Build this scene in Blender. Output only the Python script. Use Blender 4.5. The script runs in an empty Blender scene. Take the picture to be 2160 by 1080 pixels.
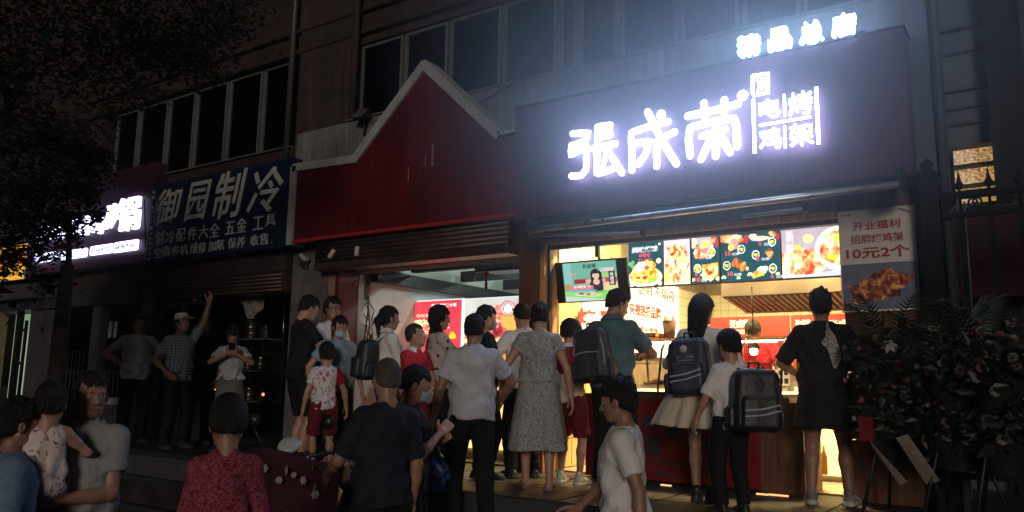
import bpy, bmesh, math, random
HAZE = 0.0022
import numpy as np
from mathutils import Vector, Matrix, Euler
random.seed(7); RNG = np.random.default_rng(7)
SC = bpy.context.scene
COL = SC.collection
PI = math.pi
R = math.radians

# ---------------------------------------------------------------- camera
CAM = np.array([0.0, 0.0, 1.6]); FPX = 1690.6
_y, _p, _r = R(-34.3679), R(8.9111), R(1.0053)
_f = np.array([math.sin(_y)*math.cos(_p), math.cos(_y)*math.cos(_p), math.sin(_p)])
_rt = np.cross(_f, [0, 0, 1.0]); _rt /= np.linalg.norm(_rt); _up = np.cross(_rt, _f)
_rt, _up = math.cos(_r)*_rt + math.sin(_r)*_up, -math.sin(_r)*_rt + math.cos(_r)*_up
cam_d = bpy.data.cameras.new('camera'); cam = bpy.data.objects.new('camera', cam_d); COL.objects.link(cam)
cam_d.sensor_width = 36.0; cam_d.lens = 36.0*FPX/2160.0; cam_d.clip_start = 0.05; cam_d.clip_end = 500
M4 = Matrix(((_rt[0], _up[0], -_f[0], CAM[0]), (_rt[1], _up[1], -_f[1], CAM[1]), (_rt[2], _up[2], -_f[2], CAM[2]), (0, 0, 0, 1)))
cam.matrix_world = M4
SC.camera = cam
def ray(x, y): return _f + _rt*(x-1080)/FPX - _up*(y-540)/FPX
def at(x, y, Y):                       # photograph pixel -> point in the plane y=Y
    d = ray(x, y); return Vector(CAM + d*(Y-CAM[1])/d[1])
def atz(x, y, Z):
    d = ray(x, y); return Vector(CAM + d*(Z-CAM[2])/d[2])
def atx(x, y, X):
    d = ray(x, y); return Vector(CAM + d*(X-CAM[0])/d[0])

# ---------------------------------------------------------------- world, sun, exposure (night)
SUN_EL, SUN_AZ = R(11), R(150)      # direction the faint street light comes from (behind the camera, slightly right)
w = bpy.data.worlds.new("World"); SC.world = w; w.use_nodes = True
nt = w.node_tree; nt.nodes.clear()
bg = nt.nodes.new('ShaderNodeBackground'); out = nt.nodes.new('ShaderNodeOutputWorld')
sky = nt.nodes.new('ShaderNodeTexSky'); sky.sky_type = 'NISHITA'; sky.sun_disc = False
sky.sun_elevation = R(2); sky.sun_rotation = SUN_AZ
bg.inputs['Strength'].default_value = 0.0015
nt.links.new(sky.outputs[0], bg.inputs[0]); nt.links.new(bg.outputs[0], out.inputs[0])
sd = bpy.data.lights.new('sun', 'SUN'); so = bpy.data.objects.new('sun', sd); COL.objects.link(so)
sd.energy = 0.95; sd.angle = R(14); sd.color = (1.0, 0.88, 0.78)
_az = R(30)                            # from behind and slightly to the right of the camera
_dir = Vector((math.sin(_az)*math.cos(SUN_EL), -math.cos(_az)*math.cos(SUN_EL), math.sin(SUN_EL)))
so.rotation_euler = _dir.to_track_quat('Z', 'Y').to_euler()
SC.view_settings.view_transform = 'Standard'; SC.view_settings.look = 'None'
SC.view_settings.gamma = 1; SC.view_settings.exposure = 0; SC.view_settings.use_curve_mapping = False
SC.cycles.use_denoising = True
SC.cycles.max_bounces = 6; SC.cycles.diffuse_bounces = 3; SC.cycles.glossy_bounces = 3
SC.cycles.transmission_bounces = 4; SC.cycles.volume_bounces = 0; SC.cycles.transparent_max_bounces = 6
SC.cycles.sample_clamp_indirect = 4; SC.cycles.caustics_reflective = False; SC.cycles.caustics_refractive = False
SC.cycles.use_light_tree = True

# ---------------------------------------------------------------- materials
def srgb(r, g, b):
    return tuple(((c/255)/12.92 if c/255 <= .04045 else ((c/255+.055)/1.055)**2.4) for c in (r, g, b))
MATS = {}
def mat(name, col=(.5, .5, .5), rough=.6, metal=0.0, noise=0.12, nscale=8.0, bump=0.15, bscale=None, spec=.5, emit=None, estr=0.0,
        col2=None, wear=0.0, coat=0.0, trans=0.0, alpha=1.0, extra=None, bdist=0.0, bdet=8):
    if name in MATS: return MATS[name]
    m = bpy.data.materials.new(name); m.use_nodes = True; MATS[name] = m
    N = m.node_tree.nodes; L = m.node_tree.links
    b = N['Principled BSDF']
    b.inputs['Roughness'].default_value = rough; b.inputs['Metallic'].default_value = metal
    b.inputs['Specular IOR Level'].default_value = spec
    b.inputs['Coat Weight'].default_value = coat
    if trans: b.inputs['Transmission Weight'].default_value = trans
    if alpha < 1: b.inputs['Alpha'].default_value = alpha
    tc = N.new('ShaderNodeTexCoord')
    c2 = col2 if col2 else tuple(c*(1-noise*2.2) for c in col)
    n = N.new('ShaderNodeTexNoise'); n.inputs['Scale'].default_value = nscale; n.inputs['Detail'].default_value = 6
    L.new(tc.outputs['Object'], n.inputs['Vector'])
    rp = N.new('ShaderNodeValToRGB'); rp.color_ramp.elements[0].position = .35; rp.color_ramp.elements[1].position = .68
    rp.color_ramp.elements[0].color = (*c2, 1); rp.color_ramp.elements[1].color = (*col, 1)
    L.new(n.outputs['Fac'], rp.inputs['Fac']); L.new(rp.outputs['Color'], b.inputs['Base Color'])
    if bump:
        n2 = N.new('ShaderNodeTexNoise'); n2.inputs['Scale'].default_value = bscale or nscale*6; n2.inputs['Detail'].default_value = bdet; n2.inputs['Distortion'].default_value = bdist
        L.new(tc.outputs['Object'], n2.inputs['Vector'])
        bp = N.new('ShaderNodeBump'); bp.inputs['Strength'].default_value = bump; bp.inputs['Distance'].default_value = .02
        L.new(n2.outputs['Fac'], bp.inputs['Height']); L.new(bp.outputs['Normal'], b.inputs['Normal'])
        mr = N.new('ShaderNodeMapRange'); mr.inputs['To Min'].default_value = max(.02, rough-.12); mr.inputs['To Max'].default_value = min(1, rough+.12)
        L.new(n.outputs['Fac'], mr.inputs['Value']); L.new(mr.outputs['Result'], b.inputs['Roughness'])
    if emit:
        b.inputs['Emission Color'].default_value = (*emit, 1); b.inputs['Emission Strength'].default_value = estr
    if extra: extra(m, N, L, b, tc, rp)
    return m
def emat(name, col, s):
    if name in MATS: return MATS[name]
    m = bpy.data.materials.new(name); m.use_nodes = True; MATS[name] = m
    b = m.node_tree.nodes['Principled BSDF']; b.inputs['Base Color'].default_value = (.6, .6, .6, 1)
    b.inputs['Emission Color'].default_value = (*col, 1); b.inputs['Emission Strength'].default_value = s
    return m
def vmat(name, emis=0.0, rough=.5, base=1.0):             # material reading the 'col' colour attribute (prints, screens)
    if name in MATS: return MATS[name]
    m = bpy.data.materials.new(name); m.use_nodes = True; MATS[name] = m
    N = m.node_tree.nodes; L = m.node_tree.links; b = N['Principled BSDF']
    a = N.new('ShaderNodeAttribute'); a.attribute_name = 'col'
    if base: L.new(a.outputs['Color'], b.inputs['Base Color'])
    else: b.inputs['Base Color'].default_value = (.02, .02, .02, 1)
    b.inputs['Roughness'].default_value = rough
    if emis:
        L.new(a.outputs['Color'], b.inputs['Emission Color']); b.inputs['Emission Strength'].default_value = emis
    return m
def glassmat(name, tint=(1, 1, 1), rough=.02, keep=.88):
    if name in MATS: return MATS[name]
    m = bpy.data.materials.new(name); m.use_nodes = True; MATS[name] = m
    N = m.node_tree.nodes; L = m.node_tree.links; N.remove(N['Principled BSDF'])
    t = N.new('ShaderNodeBsdfTransparent'); t.inputs[0].default_value = (*tint, 1)
    g = N.new('ShaderNodeBsdfGlossy'); g.inputs['Roughness'].default_value = rough
    fr = N.new('ShaderNodeFresnel'); fr.inputs[0].default_value = 1.5
    mx = N.new('ShaderNodeMixShader'); L.new(fr.outputs[0], mx.inputs[0]); L.new(t.outputs[0], mx.inputs[1]); L.new(g.outputs[0], mx.inputs[2])
    L.new(mx.outputs[0], N['Material Output'].inputs[0])
    return m

# ---------------------------------------------------------------- objects
def link(name, me, parent=None, kind=None, label=None):
    o = bpy.data.objects.new(name, me); COL.objects.link(o)
    if parent: o.parent = parent
    if kind: o['kind'] = kind
    if label: o['label'] = label
    return o
def thing(name, label, cat, loc=(0, 0, 0), rotz=0.0, group=None, rot=None):
    o = bpy.data.objects.new(name, None); COL.objects.link(o); o.location = loc
    o.rotation_euler = rot if rot else (0, 0, rotz)
    o.empty_display_size = .2
    return tag(o, label, cat, group)
def tag(o, label, cat, group=None):
    o['label'] = label; o['category'] = cat
    if group: o['group'] = group
    return o
class MB:
    def __init__(s): s.v = []; s.f = []; s.m = []; s.sm = []; s.mi = 0; s.smooth = False
    def add(s, vs, fs):
        n = len(s.v); s.v += [tuple(v) for v in vs]
        for f in fs: s.f.append(tuple(n+i for i in f)); s.m.append(s.mi); s.sm.append(s.smooth)
        return s
    def box(s, a, b, bev=0.0, M=None):
        (x0, y0, z0), (x1, y1, z1) = [min(p, q) for p, q in zip(a, b)], [max(p, q) for p, q in zip(a, b)]
        if bev <= 0:
            vs = [Vector(p) for p in ((x0, y0, z0), (x1, y0, z0), (x1, y1, z0), (x0, y1, z0), (x0, y0, z1), (x1, y0, z1), (x1, y1, z1), (x0, y1, z1))]
            fs = [(0, 3, 2, 1), (4, 5, 6, 7), (0, 1, 5, 4), (1, 2, 6, 5), (2, 3, 7, 6), (3, 0, 4, 7)]
        else:
            bm = bmesh.new(); bmesh.ops.create_cube(bm, size=1)
            for v in bm.verts: v.co = Vector(((x0+x1)/2+v.co.x*(x1-x0), (y0+y1)/2+v.co.y*(y1-y0), (z0+z1)/2+v.co.z*(z1-z0)))
            bmesh.ops.bevel(bm, geom=bm.edges[:], offset=min(bev, .45*min(x1-x0, y1-y0, z1-z0)), segments=2, affect='EDGES')
            bm.verts.index_update(); vs = [v.co.copy() for v in bm.verts]; fs = [[v.index for v in f.verts] for f in bm.faces]; bm.free()
        if M is not None: vs = [M @ v for v in vs]
        return s.add(vs, fs)
    def prism(s, pts, d0, d1, axis='y', M=None):          # polygon in the xz plane (axis y), extruded
        n = len(pts); P = []
        for d in (d0, d1):
            for p in pts:
                P.append(Vector((p[0], d, p[1])) if axis == 'y' else (Vector((d, p[0], p[1])) if axis == 'x' else Vector((p[0], p[1], d))))
        if M is not None: P = [M @ v for v in P]
        fs = [tuple(range(n)), tuple(range(2*n-1, n-1, -1))] + [(i, (i+1) % n, n+(i+1) % n, n+i)[::-1] for i in range(n)]
        return s.add(P, fs)
    def tube(s, pts, r, n=8, cap=True, flat=1.0, closed=False):
        pts = [Vector(p) for p in pts]; rs = r if hasattr(r, '__len__') else [r]*len(pts)
        m = len(pts); V = []; prev = None
        for i, p in enumerate(pts):
            a = pts[max(i-1, 0)]; b = pts[min(i+1, m-1)]; t = (b-a)
            if t.length < 1e-9: t = Vector((0, 0, 1))
            t.normalize()
            if prev is None:
                ref = Vector((0, 0, 1)) if abs(t.z) < .9 else Vector((1, 0, 0))
                u = t.cross(ref).normalized()
            else:
                u = (prev - t*prev.dot(t))
                u = u.normalized() if u.length > 1e-6 else t.orthogonal().normalized()
            prev = u; v = t.cross(u)
            for k in range(n):
                a_ = 2*PI*k/n; V.append(p + (u*math.cos(a_) + v*math.sin(a_)*flat)*rs[i])
        F = []
        for i in range(m-1):
            for k in range(n): F.append((i*n+k, i*n+(k+1) % n, (i+1)*n+(k+1) % n, (i+1)*n+k))
        if cap: F.append(tuple(range(n))[::-1]); F.append(tuple(range((m-1)*n, m*n)))
        old = s.smooth; s.smooth = n > 5; s.add(V, F); s.smooth = old
        return s
    def lathe(s, prof, n=16, M=None, cap=True):
        V = []; m = len(prof)
        for (r, z) in prof:
            for k in range(n): V.append(Vector((r*math.cos(2*PI*k/n), r*math.sin(2*PI*k/n), z)))
        if M is not None: V = [M @ v for v in V]
        F = []
        for i in range(m-1):
            for k in range(n): F.append((i*n+k, i*n+(k+1) % n, (i+1)*n+(k+1) % n, (i+1)*n+k))
        if cap: F.append(tuple(range(n))[::-1]); F.append(tuple(range((m-1)*n, m*n)))
        old = s.smooth; s.smooth = True; s.add(V, F); s.smooth = old
        return s
    def mesh(s, name, mats):
        me = bpy.data.meshes.new(name); me.from_pydata(s.v, [], s.f)
        for m in (mats if isinstance(mats, (list, tuple)) else [mats]): me.materials.append(m)
        me.polygons.foreach_set('material_index', s.m); me.polygons.foreach_set('use_smooth', s.sm); me.update()
        return me
    def build(s, name, mats, parent=None, kind=None, label=None):
        return link(name, s.mesh(name, mats), parent, kind, label)
def bx(a, b, bev=0.0): return MB().box(a, b, bev)
def T(x, y, z, rx=0, ry=0, rz=0): return Matrix.Translation((x, y, z)) @ Euler((rx, ry, rz)).to_matrix().to_4x4()

# ---------------------------------------------------------------- lettering (flat characters with a little depth)
_tc = {}
def text_mesh(s, size=1.0, depth=.004, bold=0.0, name='lettering', align='CENTER', res=2, space=1.0):
    cu = bpy.data.curves.new(name, 'FONT'); cu.body = s; cu.size = size; cu.align_x = align; cu.align_y = 'CENTER'
    cu.extrude = depth/2; cu.offset = bold*size; cu.resolution_u = res; cu.space_character = space
    o = bpy.data.objects.new(name, cu); COL.objects.link(o)
    dg = bpy.context.evaluated_depsgraph_get()
    me = bpy.data.meshes.new_from_object(o.evaluated_get(dg)); me.name = name
    bpy.data.objects.remove(o); bpy.data.curves.remove(cu)
    return me
def text_on(s, parent, m, c, size, sx=1.0, depth=.006, bold=0.0, rot=(PI/2, 0, 0), name='lettering', align='CENTER', label=None, fit=None, res=2, space=1.0):
    """flat lettering facing -y, centred on c; fit=(w,h) scales it to that box"""
    me = text_mesh(s, size, depth, bold, name, align, res, space)
    me.materials.clear(); me.materials.append(m)
    vs = np.empty(len(me.vertices)*3); me.vertices.foreach_get('co', vs); vs = vs.reshape(-1, 3)
    if fit:
        lo, hi = vs.min(0), vs.max(0); ce = (lo+hi)/2; ce[2] = 0; vs -= ce
        w_, h_ = hi[0]-lo[0], hi[1]-lo[1]
        vs[:, 0] *= fit[0]/max(w_, 1e-6)
        if fit[1]: vs[:, 1] *= fit[1]/max(h_, 1e-6)
    vs[:, 0] *= sx
    me.vertices.foreach_set('co', vs.ravel()); me.update()
    o = link(name, me, parent); o.location = c; o.rotation_euler = rot
    if label: o['label'] = label
    return o

# ---------------------------------------------------------------- prints: a fine sheet whose colours are computed
def print_sheet(name, w, h, img, m, parent, loc, rot=(PI/2, 0, 0), thick=.006):
    """img: array (ny,nx,3) linear colours, row 0 = top. Sheet centred on loc, facing -y by default."""
    ny, nx = img.shape[:2]
    xs = np.linspace(-w/2, w/2, nx+1); ys = np.linspace(h/2, -h/2, ny+1)
    X, Y = np.meshgrid(xs, ys); V = np.stack([X.ravel(), Y.ravel(), np.full(X.size, thick/2)], 1)
    i = np.arange(ny)[:, None]*(nx+1)+np.arange(nx)[None]
    Fq = np.stack([i, i+nx+1, i+nx+2, i+1], -1).reshape(-1, 4)
    n0 = len(V)
    V = np.vstack([V, [[-w/2, h/2, -thick/2], [w/2, h/2, -thick/2], [w/2, -h/2, -thick/2], [-w/2, -h/2, -thick/2]]])
    me = bpy.data.meshes.new(name)
    c = [0, nx, n0-1, n0-1-nx]
    extra = [(n0, n0+1, n0+2, n0+3), (c[0], c[1], n0+1, n0), (c[1], c[2], n0+2, n0+1), (c[2], c[3], n0+3, n0+2), (c[3], c[0], n0, n0+3)]
    me.from_pydata(V.tolist(), [], Fq.tolist()+extra)
    a = me.color_attributes.new('col', 'FLOAT_COLOR', 'CORNER')
    cc = np.concatenate([np.repeat(img.reshape(-1, 3), 4, 0), np.tile([[.1, .1, .1]], (20, 1))])
    a.data.foreach_set('color', np.concatenate([cc, np.ones((len(cc), 1))], 1).ravel().astype(np.float32))
    me.materials.append(m); me.update()
    o = link(name, me, parent); o.location = loc; o.rotation_euler = rot
    return o
def vnoise(ny, nx, cells, seed=0, oct_=4):
    r = np.random.default_rng(seed); out = np.zeros((ny, nx)); amp = 1; tot = 0
    for o in range(oct_):
        cx = int(cells*2**o)+2; cy = int(cells*2**o*ny/nx)+2
        g = r.random((cy+1, cx+1)); y = np.linspace(0, cy-.001, ny); x = np.linspace(0, cx-.001, nx)
        yi = y.astype(int); xi = x.astype(int); fy = (y-yi)[:, None]; fx = (x-xi)[None]
        fy = fy*fy*(3-2*fy); fx = fx*fx*(3-2*fx)
        a = g[yi][:, xi]; b_ = g[yi][:, xi+1]; c = g[yi+1][:, xi]; d = g[yi+1][:, xi+1]
        out += amp*((a*(1-fx)+b_*fx)*(1-fy)+(c*(1-fx)+d*fx)*fy); tot += amp; amp *= .55
    return out/tot
def ramp(v, cols):
    n = len(cols)-1; cols = np.array(cols); t = np.clip(v, 0, .9999)*n; i = t.astype(int); f = (t-i)[..., None]
    return cols[i]*(1-f)+cols[i+1]*f
class Img:
    """small painter in linear colour, units 0..1 in x and 0..1 in y (down)"""
    def __init__(s, nx, ny, bg): s.nx, s.ny = nx, ny; s.a = np.ones((ny, nx, 3))*np.array(bg); s.Y, s.X = np.mgrid[0:ny, 0:nx]; s.X = (s.X+.5)/nx; s.Y = (s.Y+.5)/ny; s.asp = nx/ny
    def put(s, mask, col): s.a = np.where(mask[..., None], col, s.a); return s
    def ell(s, cx, cy, rx, ry, col, rot=0, wob=0, seed=0):
        dx = (s.X-cx); dy = (s.Y-cy)/s.asp; ry = ry/s.asp
        c, n = math.cos(rot), math.sin(rot); u = dx*c+dy*n; v = -dx*n+dy*c
        d = np.sqrt((u/rx)**2+(v/ry)**2)
        if wob: th = np.arctan2(v, u); d = d*(1+wob*(np.sin(3*th+seed)+.6*np.sin(7*th+2*seed)+.5*np.sin(13*th+seed*3)))
        return s.put(d < 1, col)
    def ring(s, cx, cy, r, t, col):
        d = np.sqrt((s.X-cx)**2+((s.Y-cy)/s.asp)**2); return s.put((d < r) & (d > r-t), col)
    def rect(s, x0, y0, x1, y1, col): return s.put((s.X > x0) & (s.X < x1) & (s.Y > y0) & (s.Y < y1), col)
    def food(s, cells=8, seed=0, kind='roast'):
        pal = {'roast': [srgb(120, 45, 20), srgb(215, 120, 50), srgb(250, 190, 110), srgb(255, 235, 190)],
               'yellow': [srgb(200, 110, 30), srgb(245, 180, 50), srgb(255, 220, 110), srgb(255, 245, 190)],
               'mix': [srgb(190, 60, 50), srgb(240, 150, 90), srgb(250, 215, 150), srgb(255, 250, 220)],
               'meat': [srgb(110, 30, 40), srgb(190, 60, 70), srgb(225, 120, 110), srgb(255, 210, 190)],
               'dark': [srgb(60, 20, 15), srgb(120, 50, 25), srgb(170, 90, 45), srgb(230, 170, 110)],
               'green': [srgb(60, 90, 30), srgb(120, 170, 60), srgb(190, 220, 110), srgb(240, 245, 200)]}[kind]
        n = vnoise(s.ny, s.nx, cells, seed); n = np.clip((n-.5)*2.3+.5, 0, 1)
        return ramp(n, pal)
# ================================================================ materials of the place
W = 7.075; PF = 0.7           # front wall plane, height of the raised pavement
def streakx(amt):
    def fn(m, N, L, b, tc, rp):
        mp = N.new('ShaderNodeMapping'); mp.inputs['Scale'].default_value = (7, 7, .5)
        n = N.new('ShaderNodeTexNoise'); n.inputs['Scale'].default_value = 2.2; n.inputs['Detail'].default_value = 9; n.inputs['Roughness'].default_value = .65
        n3 = N.new('ShaderNodeTexNoise'); n3.inputs['Scale'].default_value = 1.1; n3.inputs['Detail'].default_value = 5
        L.new(tc.outputs['Object'], mp.inputs[0]); L.new(mp.outputs[0], n.inputs['Vector']); L.new(tc.outputs['Object'], n3.inputs['Vector'])
        r = N.new('ShaderNodeMapRange'); r.inputs['From Min'].default_value = .35; r.inputs['From Max'].default_value = .62; r.inputs['To Min'].default_value = 1-amt; r.inputs['To Max'].default_value = 1.08
        r3 = N.new('ShaderNodeMapRange'); r3.inputs['From Min'].default_value = .35; r3.inputs['From Max'].default_value = .65; r3.inputs['To Min'].default_value = 1-amt*.7; r3.inputs['To Max'].default_value = 1.1
        mu = N.new('ShaderNodeMath'); mu.operation = 'MULTIPLY'; L.new(n.outputs['Fac'], r.inputs['Value']); L.new(n3.outputs['Fac'], r3.inputs['Value']); L.new(r.outputs[0], mu.inputs[0]); L.new(r3.outputs[0], mu.inputs[1])
        hs = N.new('ShaderNodeHueSaturation'); L.new(mu.outputs[0], hs.inputs['Value']); L.new(rp.outputs['Color'], hs.inputs['Color']); L.new(hs.outputs[0], b.inputs['Base Color'])
    return fn
m_plaster = mat('plaster_white', (.20, .20, .195), .8, nscale=2.2, noise=.15, bump=.2, extra=streakx(.45))
m_brown = mat('wall_brown', (.035, .018, .014), .85, nscale=2.5, noise=.2, bump=.35)
m_pil = mat('pilaster_stucco', (.055, .034, .026), .85, nscale=3, noise=.2, bump=.4, extra=streakx(.4))
m_grey = mat('column_grey', (.10, .12, .13), .75, nscale=2, noise=.15, bump=.25)
m_alu = mat('aluminium_frame', (.17, .17, .17), .45, .3, nscale=4, noise=.08, bump=.05)
m_dark = mat('dark_metal', (.03, .03, .035), .5, .5, nscale=9, noise=.15, bump=.1)
m_black = mat('black_plastic', (.012, .012, .014), .4, nscale=9, noise=.1, bump=.05)
m_redp = mat('red_panel', (.125, .008, .013), .42, .1, nscale=1.2, noise=.1, bump=.12, bscale=2, extra=streakx(.35))
m_wine = mat('wine_panel', (.095, .019, .05), .6, .1, nscale=1.0, noise=.1, bump=.12, bscale=2, extra=streakx(.25))
m_white = mat('white_trim', (.38, .37, .37), .5, nscale=5, noise=.12, bump=.1)
m_blue = mat('blue_panel', (.006, .016, .05), .5, nscale=2, noise=.15, bump=.05)
def woodx(m, N, L, b, tc, rp):
    mp = N.new('ShaderNodeMapping'); mp.inputs['Scale'].default_value = (9, 9, .8)
    wv = N.new('ShaderNodeTexNoise'); wv.inputs['Scale'].default_value = 3; wv.inputs['Detail'].default_value = 8; wv.inputs['Distortion'].default_value = .6
    L.new(tc.outputs['Object'], mp.inputs[0]); L.new(mp.outputs[0], wv.inputs['Vector']); L.new(wv.outputs['Fac'], rp.inputs['Fac'])
m_wood = mat('brown_wood', (.14, .06, .03), .45, nscale=5, noise=.25, bump=.12, extra=woodx)
m_woodl = mat('orange_wood', (.60, .30, .13), .45, nscale=5, noise=.22, bump=.12, extra=woodx)
m_pave = mat('paving_stone', (.028, .025, .023), .55, nscale=3, noise=.25, bump=.3)
m_joint = mat('paving_joint', (.04, .04, .04), .9)
m_asph = mat('asphalt', (.05, .05, .05), .8, nscale=30, noise=.25, bump=.5, bscale=160)
m_tile = mat('wall_tile', (.66, .50, .24), .22, nscale=2, noise=.06, bump=.03)
m_tileg = mat('green_white_tile', (.55, .58, .42), .2, nscale=2, noise=.06, bump=.03)
m_grout = mat('grout', (.22, .19, .13), .9)
m_steel = mat('brushed_steel', (.62, .56, .45), .3, .9, nscale=3, noise=.08, bump=.04, bscale=90)
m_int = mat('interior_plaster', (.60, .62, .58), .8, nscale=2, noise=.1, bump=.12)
m_shut = mat('shutter_brown', (.08, .05, .04), .45, .4, nscale=5, noise=.2, bump=.08)
m_glass = glassmat('clear_glass')
m_glassd = glassmat('window_glass', (.55, .6, .62), .03)
m_curt = mat('curtain', (.10, .10, .11), .9, nscale=3, noise=.2, bump=.1)
m_curtb = mat('blue_grey_curtain', (.035, .045, .06), .9, nscale=3, noise=.2, bump=.1); m_curtc = mat('brown_curtain', (.10, .08, .07), .9, nscale=1.5, noise=.35, bump=.1)
m_curtl = mat('pale_curtain', (.42, .34, .28), .9, nscale=3, noise=.15, bump=.1)
m_led = emat('cool_led', (.46, .66, 1.0), 21.0)
m_led2 = emat('cool_led_left', (.60, .62, 1.0), 3.5)
m_warm = emat('warm_lamp', (1.0, .70, .32), 15.0)
m_wtxt = mat('white_lettering', (.62, .62, .60), .6, noise=.12)
m_redt = mat('red_print', (.35, .012, .02), .6, noise=.05, bump=0)
m_blkt = mat('black_print', (.03, .03, .03), .6, noise=.05, bump=0)
m_brass = mat('brass', (.75, .5, .2), .3, 1.0, noise=.1, bump=.05)
m_cable = mat('cable_black', (.02, .02, .02), .5, noise=.1, bump=0)
m_pvc = mat('grey_pvc', (.045, .047, .05), .5, noise=.1, bump=.05)

# ================================================================ ground
bx((-60, -40, -.3), (40, 4.55, 0)).build('road', m_asph, kind='structure')
b = MB()
b.box((-60, 4.85, .0), (40, 5.149, .233)); b.box((-60, 5.15, 0), (40, 5.449, .466)); b.box((-60, 4.555, 0), (40, 4.849, .06))
b.build('steps', m_pave, kind='structure')
pv = bx((-60, 5.45, 0), (40, 60, PF-.012)).build('raised_pavement', m_joint, kind='structure')
slab = bx((-.294, -.294, -.012), (.294, .294, 0), .004).mesh('paving_stone', m_pave)
k = 0
for i in range(22):
    for j in range(3):
        o = link('paving_stone', slab, pv); o.location = (-12.0+i*.6, 5.75+j*.6-.0, PF+.001*((i*7+j*5) % 3)); k += 1

# ================================================================ building (shop row with an upper storey)
bd = thing('shop_building', 'two storey building with a row of shops below and a strip of dark windows above', 'building', (-7, W, PF))
bd_inv = Matrix.Translation((7, -W, -PF))
def bpart(name, mb, m, label=None, parent=bd):
    if parent is bd: mb.v = [(v[0]+7, v[1]-W, v[2]-PF) for v in mb.v]
    return mb.build(name, m, parent, label=label)
XM0, XM1 = at(752, 200, W).x, -.97
# walls (brown above, white band below the windows)
bpart('wall', MB().box((-26, W, 6.04), (-.66, W+.3, 11)), m_brown)
bpart('wall', MB().box((-26, W, 2.95), (-13.5, W+.3, 6.04)), m_brown)
bpart('pilaster', MB().box((-8.42, W-.05, 4.25), (XM0, W+.32, 11.02), .01), m_pil)
bpart('parapet', MB().box((XM0-.95, W-.14, 4.05), (-.86, W+.28, 4.84), .01), m_plaster, 'pale band of wall under the upper windows')
bpart('parapet', MB().box((-13.5, W-.08, 3.0), (-8.44, W+.28, 4.69), .01), m_brown, 'dark wall behind the blue and the lit signs')
bpart('wall', MB().box((XM0, W+.002, 5.93), (-.9, W+.29, 6.039)), m_brown)
bpart('lintel', MB().box((-7.43, W, 2.93), (-4.69, W+.3, 4.04)), m_brown)
bpart('lintel', MB().box((-4.69, W+.002, 3.02), (-1.46, W+.3, 4.04)), m_brown)
# drain pipes and cornice on the pilaster
bpart('drain_pipe', MB().tube([(-8.52, W-.1, 4.3), (-8.52, W-.1, 10)], .045, 10), m_pvc)
bpart('drain_pipe', MB().tube([(XM0+.06, W-.12, 4.86), (XM0+.06, W-.12, 10)], .05, 10), m_pil)
for z in (6.04, 6.35):
    bpart('cornice', MB().box((-14, W-.07, z), (-.7, W-.002, z+.06), .008), m_brown)
# windows
def window(x0, x1, z0, z1, curt, mull=()):
    t = .035
    fr = MB()
    fr.box((x0, W+.05, z0), (x1, W+.12, z0+t*1.4)); fr.box((x0, W+.05, z1-t), (x1, W+.12, z1))
    fr.box((x0, W+.05, z0+t*1.4), (x0+t, W+.12, z1-t)); fr.box((x1-t, W+.05, z0+t*1.4), (x1, W+.12, z1-t))
    f = bpart('window', fr, m_alu)
    g = MB().box((x0+t+.001, W+.08, z0+t*1.4), (x1-t-.001, W+.086, z1-t)); bpart('pane', MBo(g), m_glassd, parent=f)
    c = MB(); n = 28; A = []; B = []
    for i in range(n+1):
        x = x0+(x1-x0)*i/n; yy = W+.2+.02*math.sin(i*1.9+x0*7); A.append((x, yy, z0)); B.append((x, yy, z1))
    vs = A+B; c.smooth = True
    c.add(vs, [(i, i+1, n+2+i, n+1+i) for i in range(n)])
    bpart('curtain', MBo(c), curt, parent=f)
def MBo(mb): mb.v = [(v[0]+7, v[1]-W, v[2]-PF) for v in mb.v]; return mb
mids = [at(x, 60, W).x for x in (757, 848, 942, 1054, 1172, 1214, 1300, 1428, 1560, 1690, 1820, 1905)]
for i in range(len(mids)-1):
    window(mids[i]+.02, mids[i+1]-.02, 4.86, 5.925, m_curtl if i == 4 else (m_curt, m_curtb, m_curtc)[(i*5) % 3])
lefts = [at(x, 300, W).x for x in (236, 283, 343, 400, 468, 540, 611)]
for i in range(len(lefts)-1): window(lefts[i]+.02, lefts[i+1]-.02, 4.71, 6.03, (m_curt, m_curtc, m_curtb)[(i*2) % 3])
bpart('window_sill', MB().box((-13.5, W-.13, 4.69), (-8.44, W+.04, 4.709)), m_alu)
bpart('window_sill', MB().box((XM0, W-.17, 4.842), (-.9, W+.04, 4.859)), m_alu)
bpart('wall', MB().box((-13.7, W+.45, 4.3), (-.7, W+.5, 6.3)), m_brown, 'dark room behind the upper windows')
# right end column with a drain pipe and the return wall
bpart('column', MB().box((-.86, W-.16, 0.0+PF), (-.705, W+.3, 11.01), .008), m_grey, 'grey blue column at the right end')
bpart('drain_pipe', MB().tube([(-.66, W-.10, PF), (-.66, W-.10, 10)], .035, 10), m_pvc)
bpart('side_wall', MB().box((-.84, W+.3, PF), (-.70, W+.85, 11)), m_grey)
# pillars beside the openings
bpart('pillar', MB().box((-8.34, W-.03, PF), (-7.66, W+.3, 4.049), .008), mat('pillar_grey', (.13, .11, .10), .85, nscale=3, noise=.2, bump=.3))
bpart('pillar', MB().box((-7.655, W-.02, PF), (-7.50, W+.3, 4.03), .004), mat('beige_stone', (.26, .16, .10), .6, nscale=4, noise=.15, bump=.15), 'beige strip of the pillar beside the open shop')
bpart('door_jamb', MB().box((-7.495, W-.05, PF), (-7.43, W+.3, 2.93), .004), mat('crimson_jamb', (.10, .006, .012), .5, noise=.1))
bpart('door_post', MB().box((-4.68, W-.10, PF), (-4.45, W+.3, 3.28), .006), m_wood)

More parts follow.
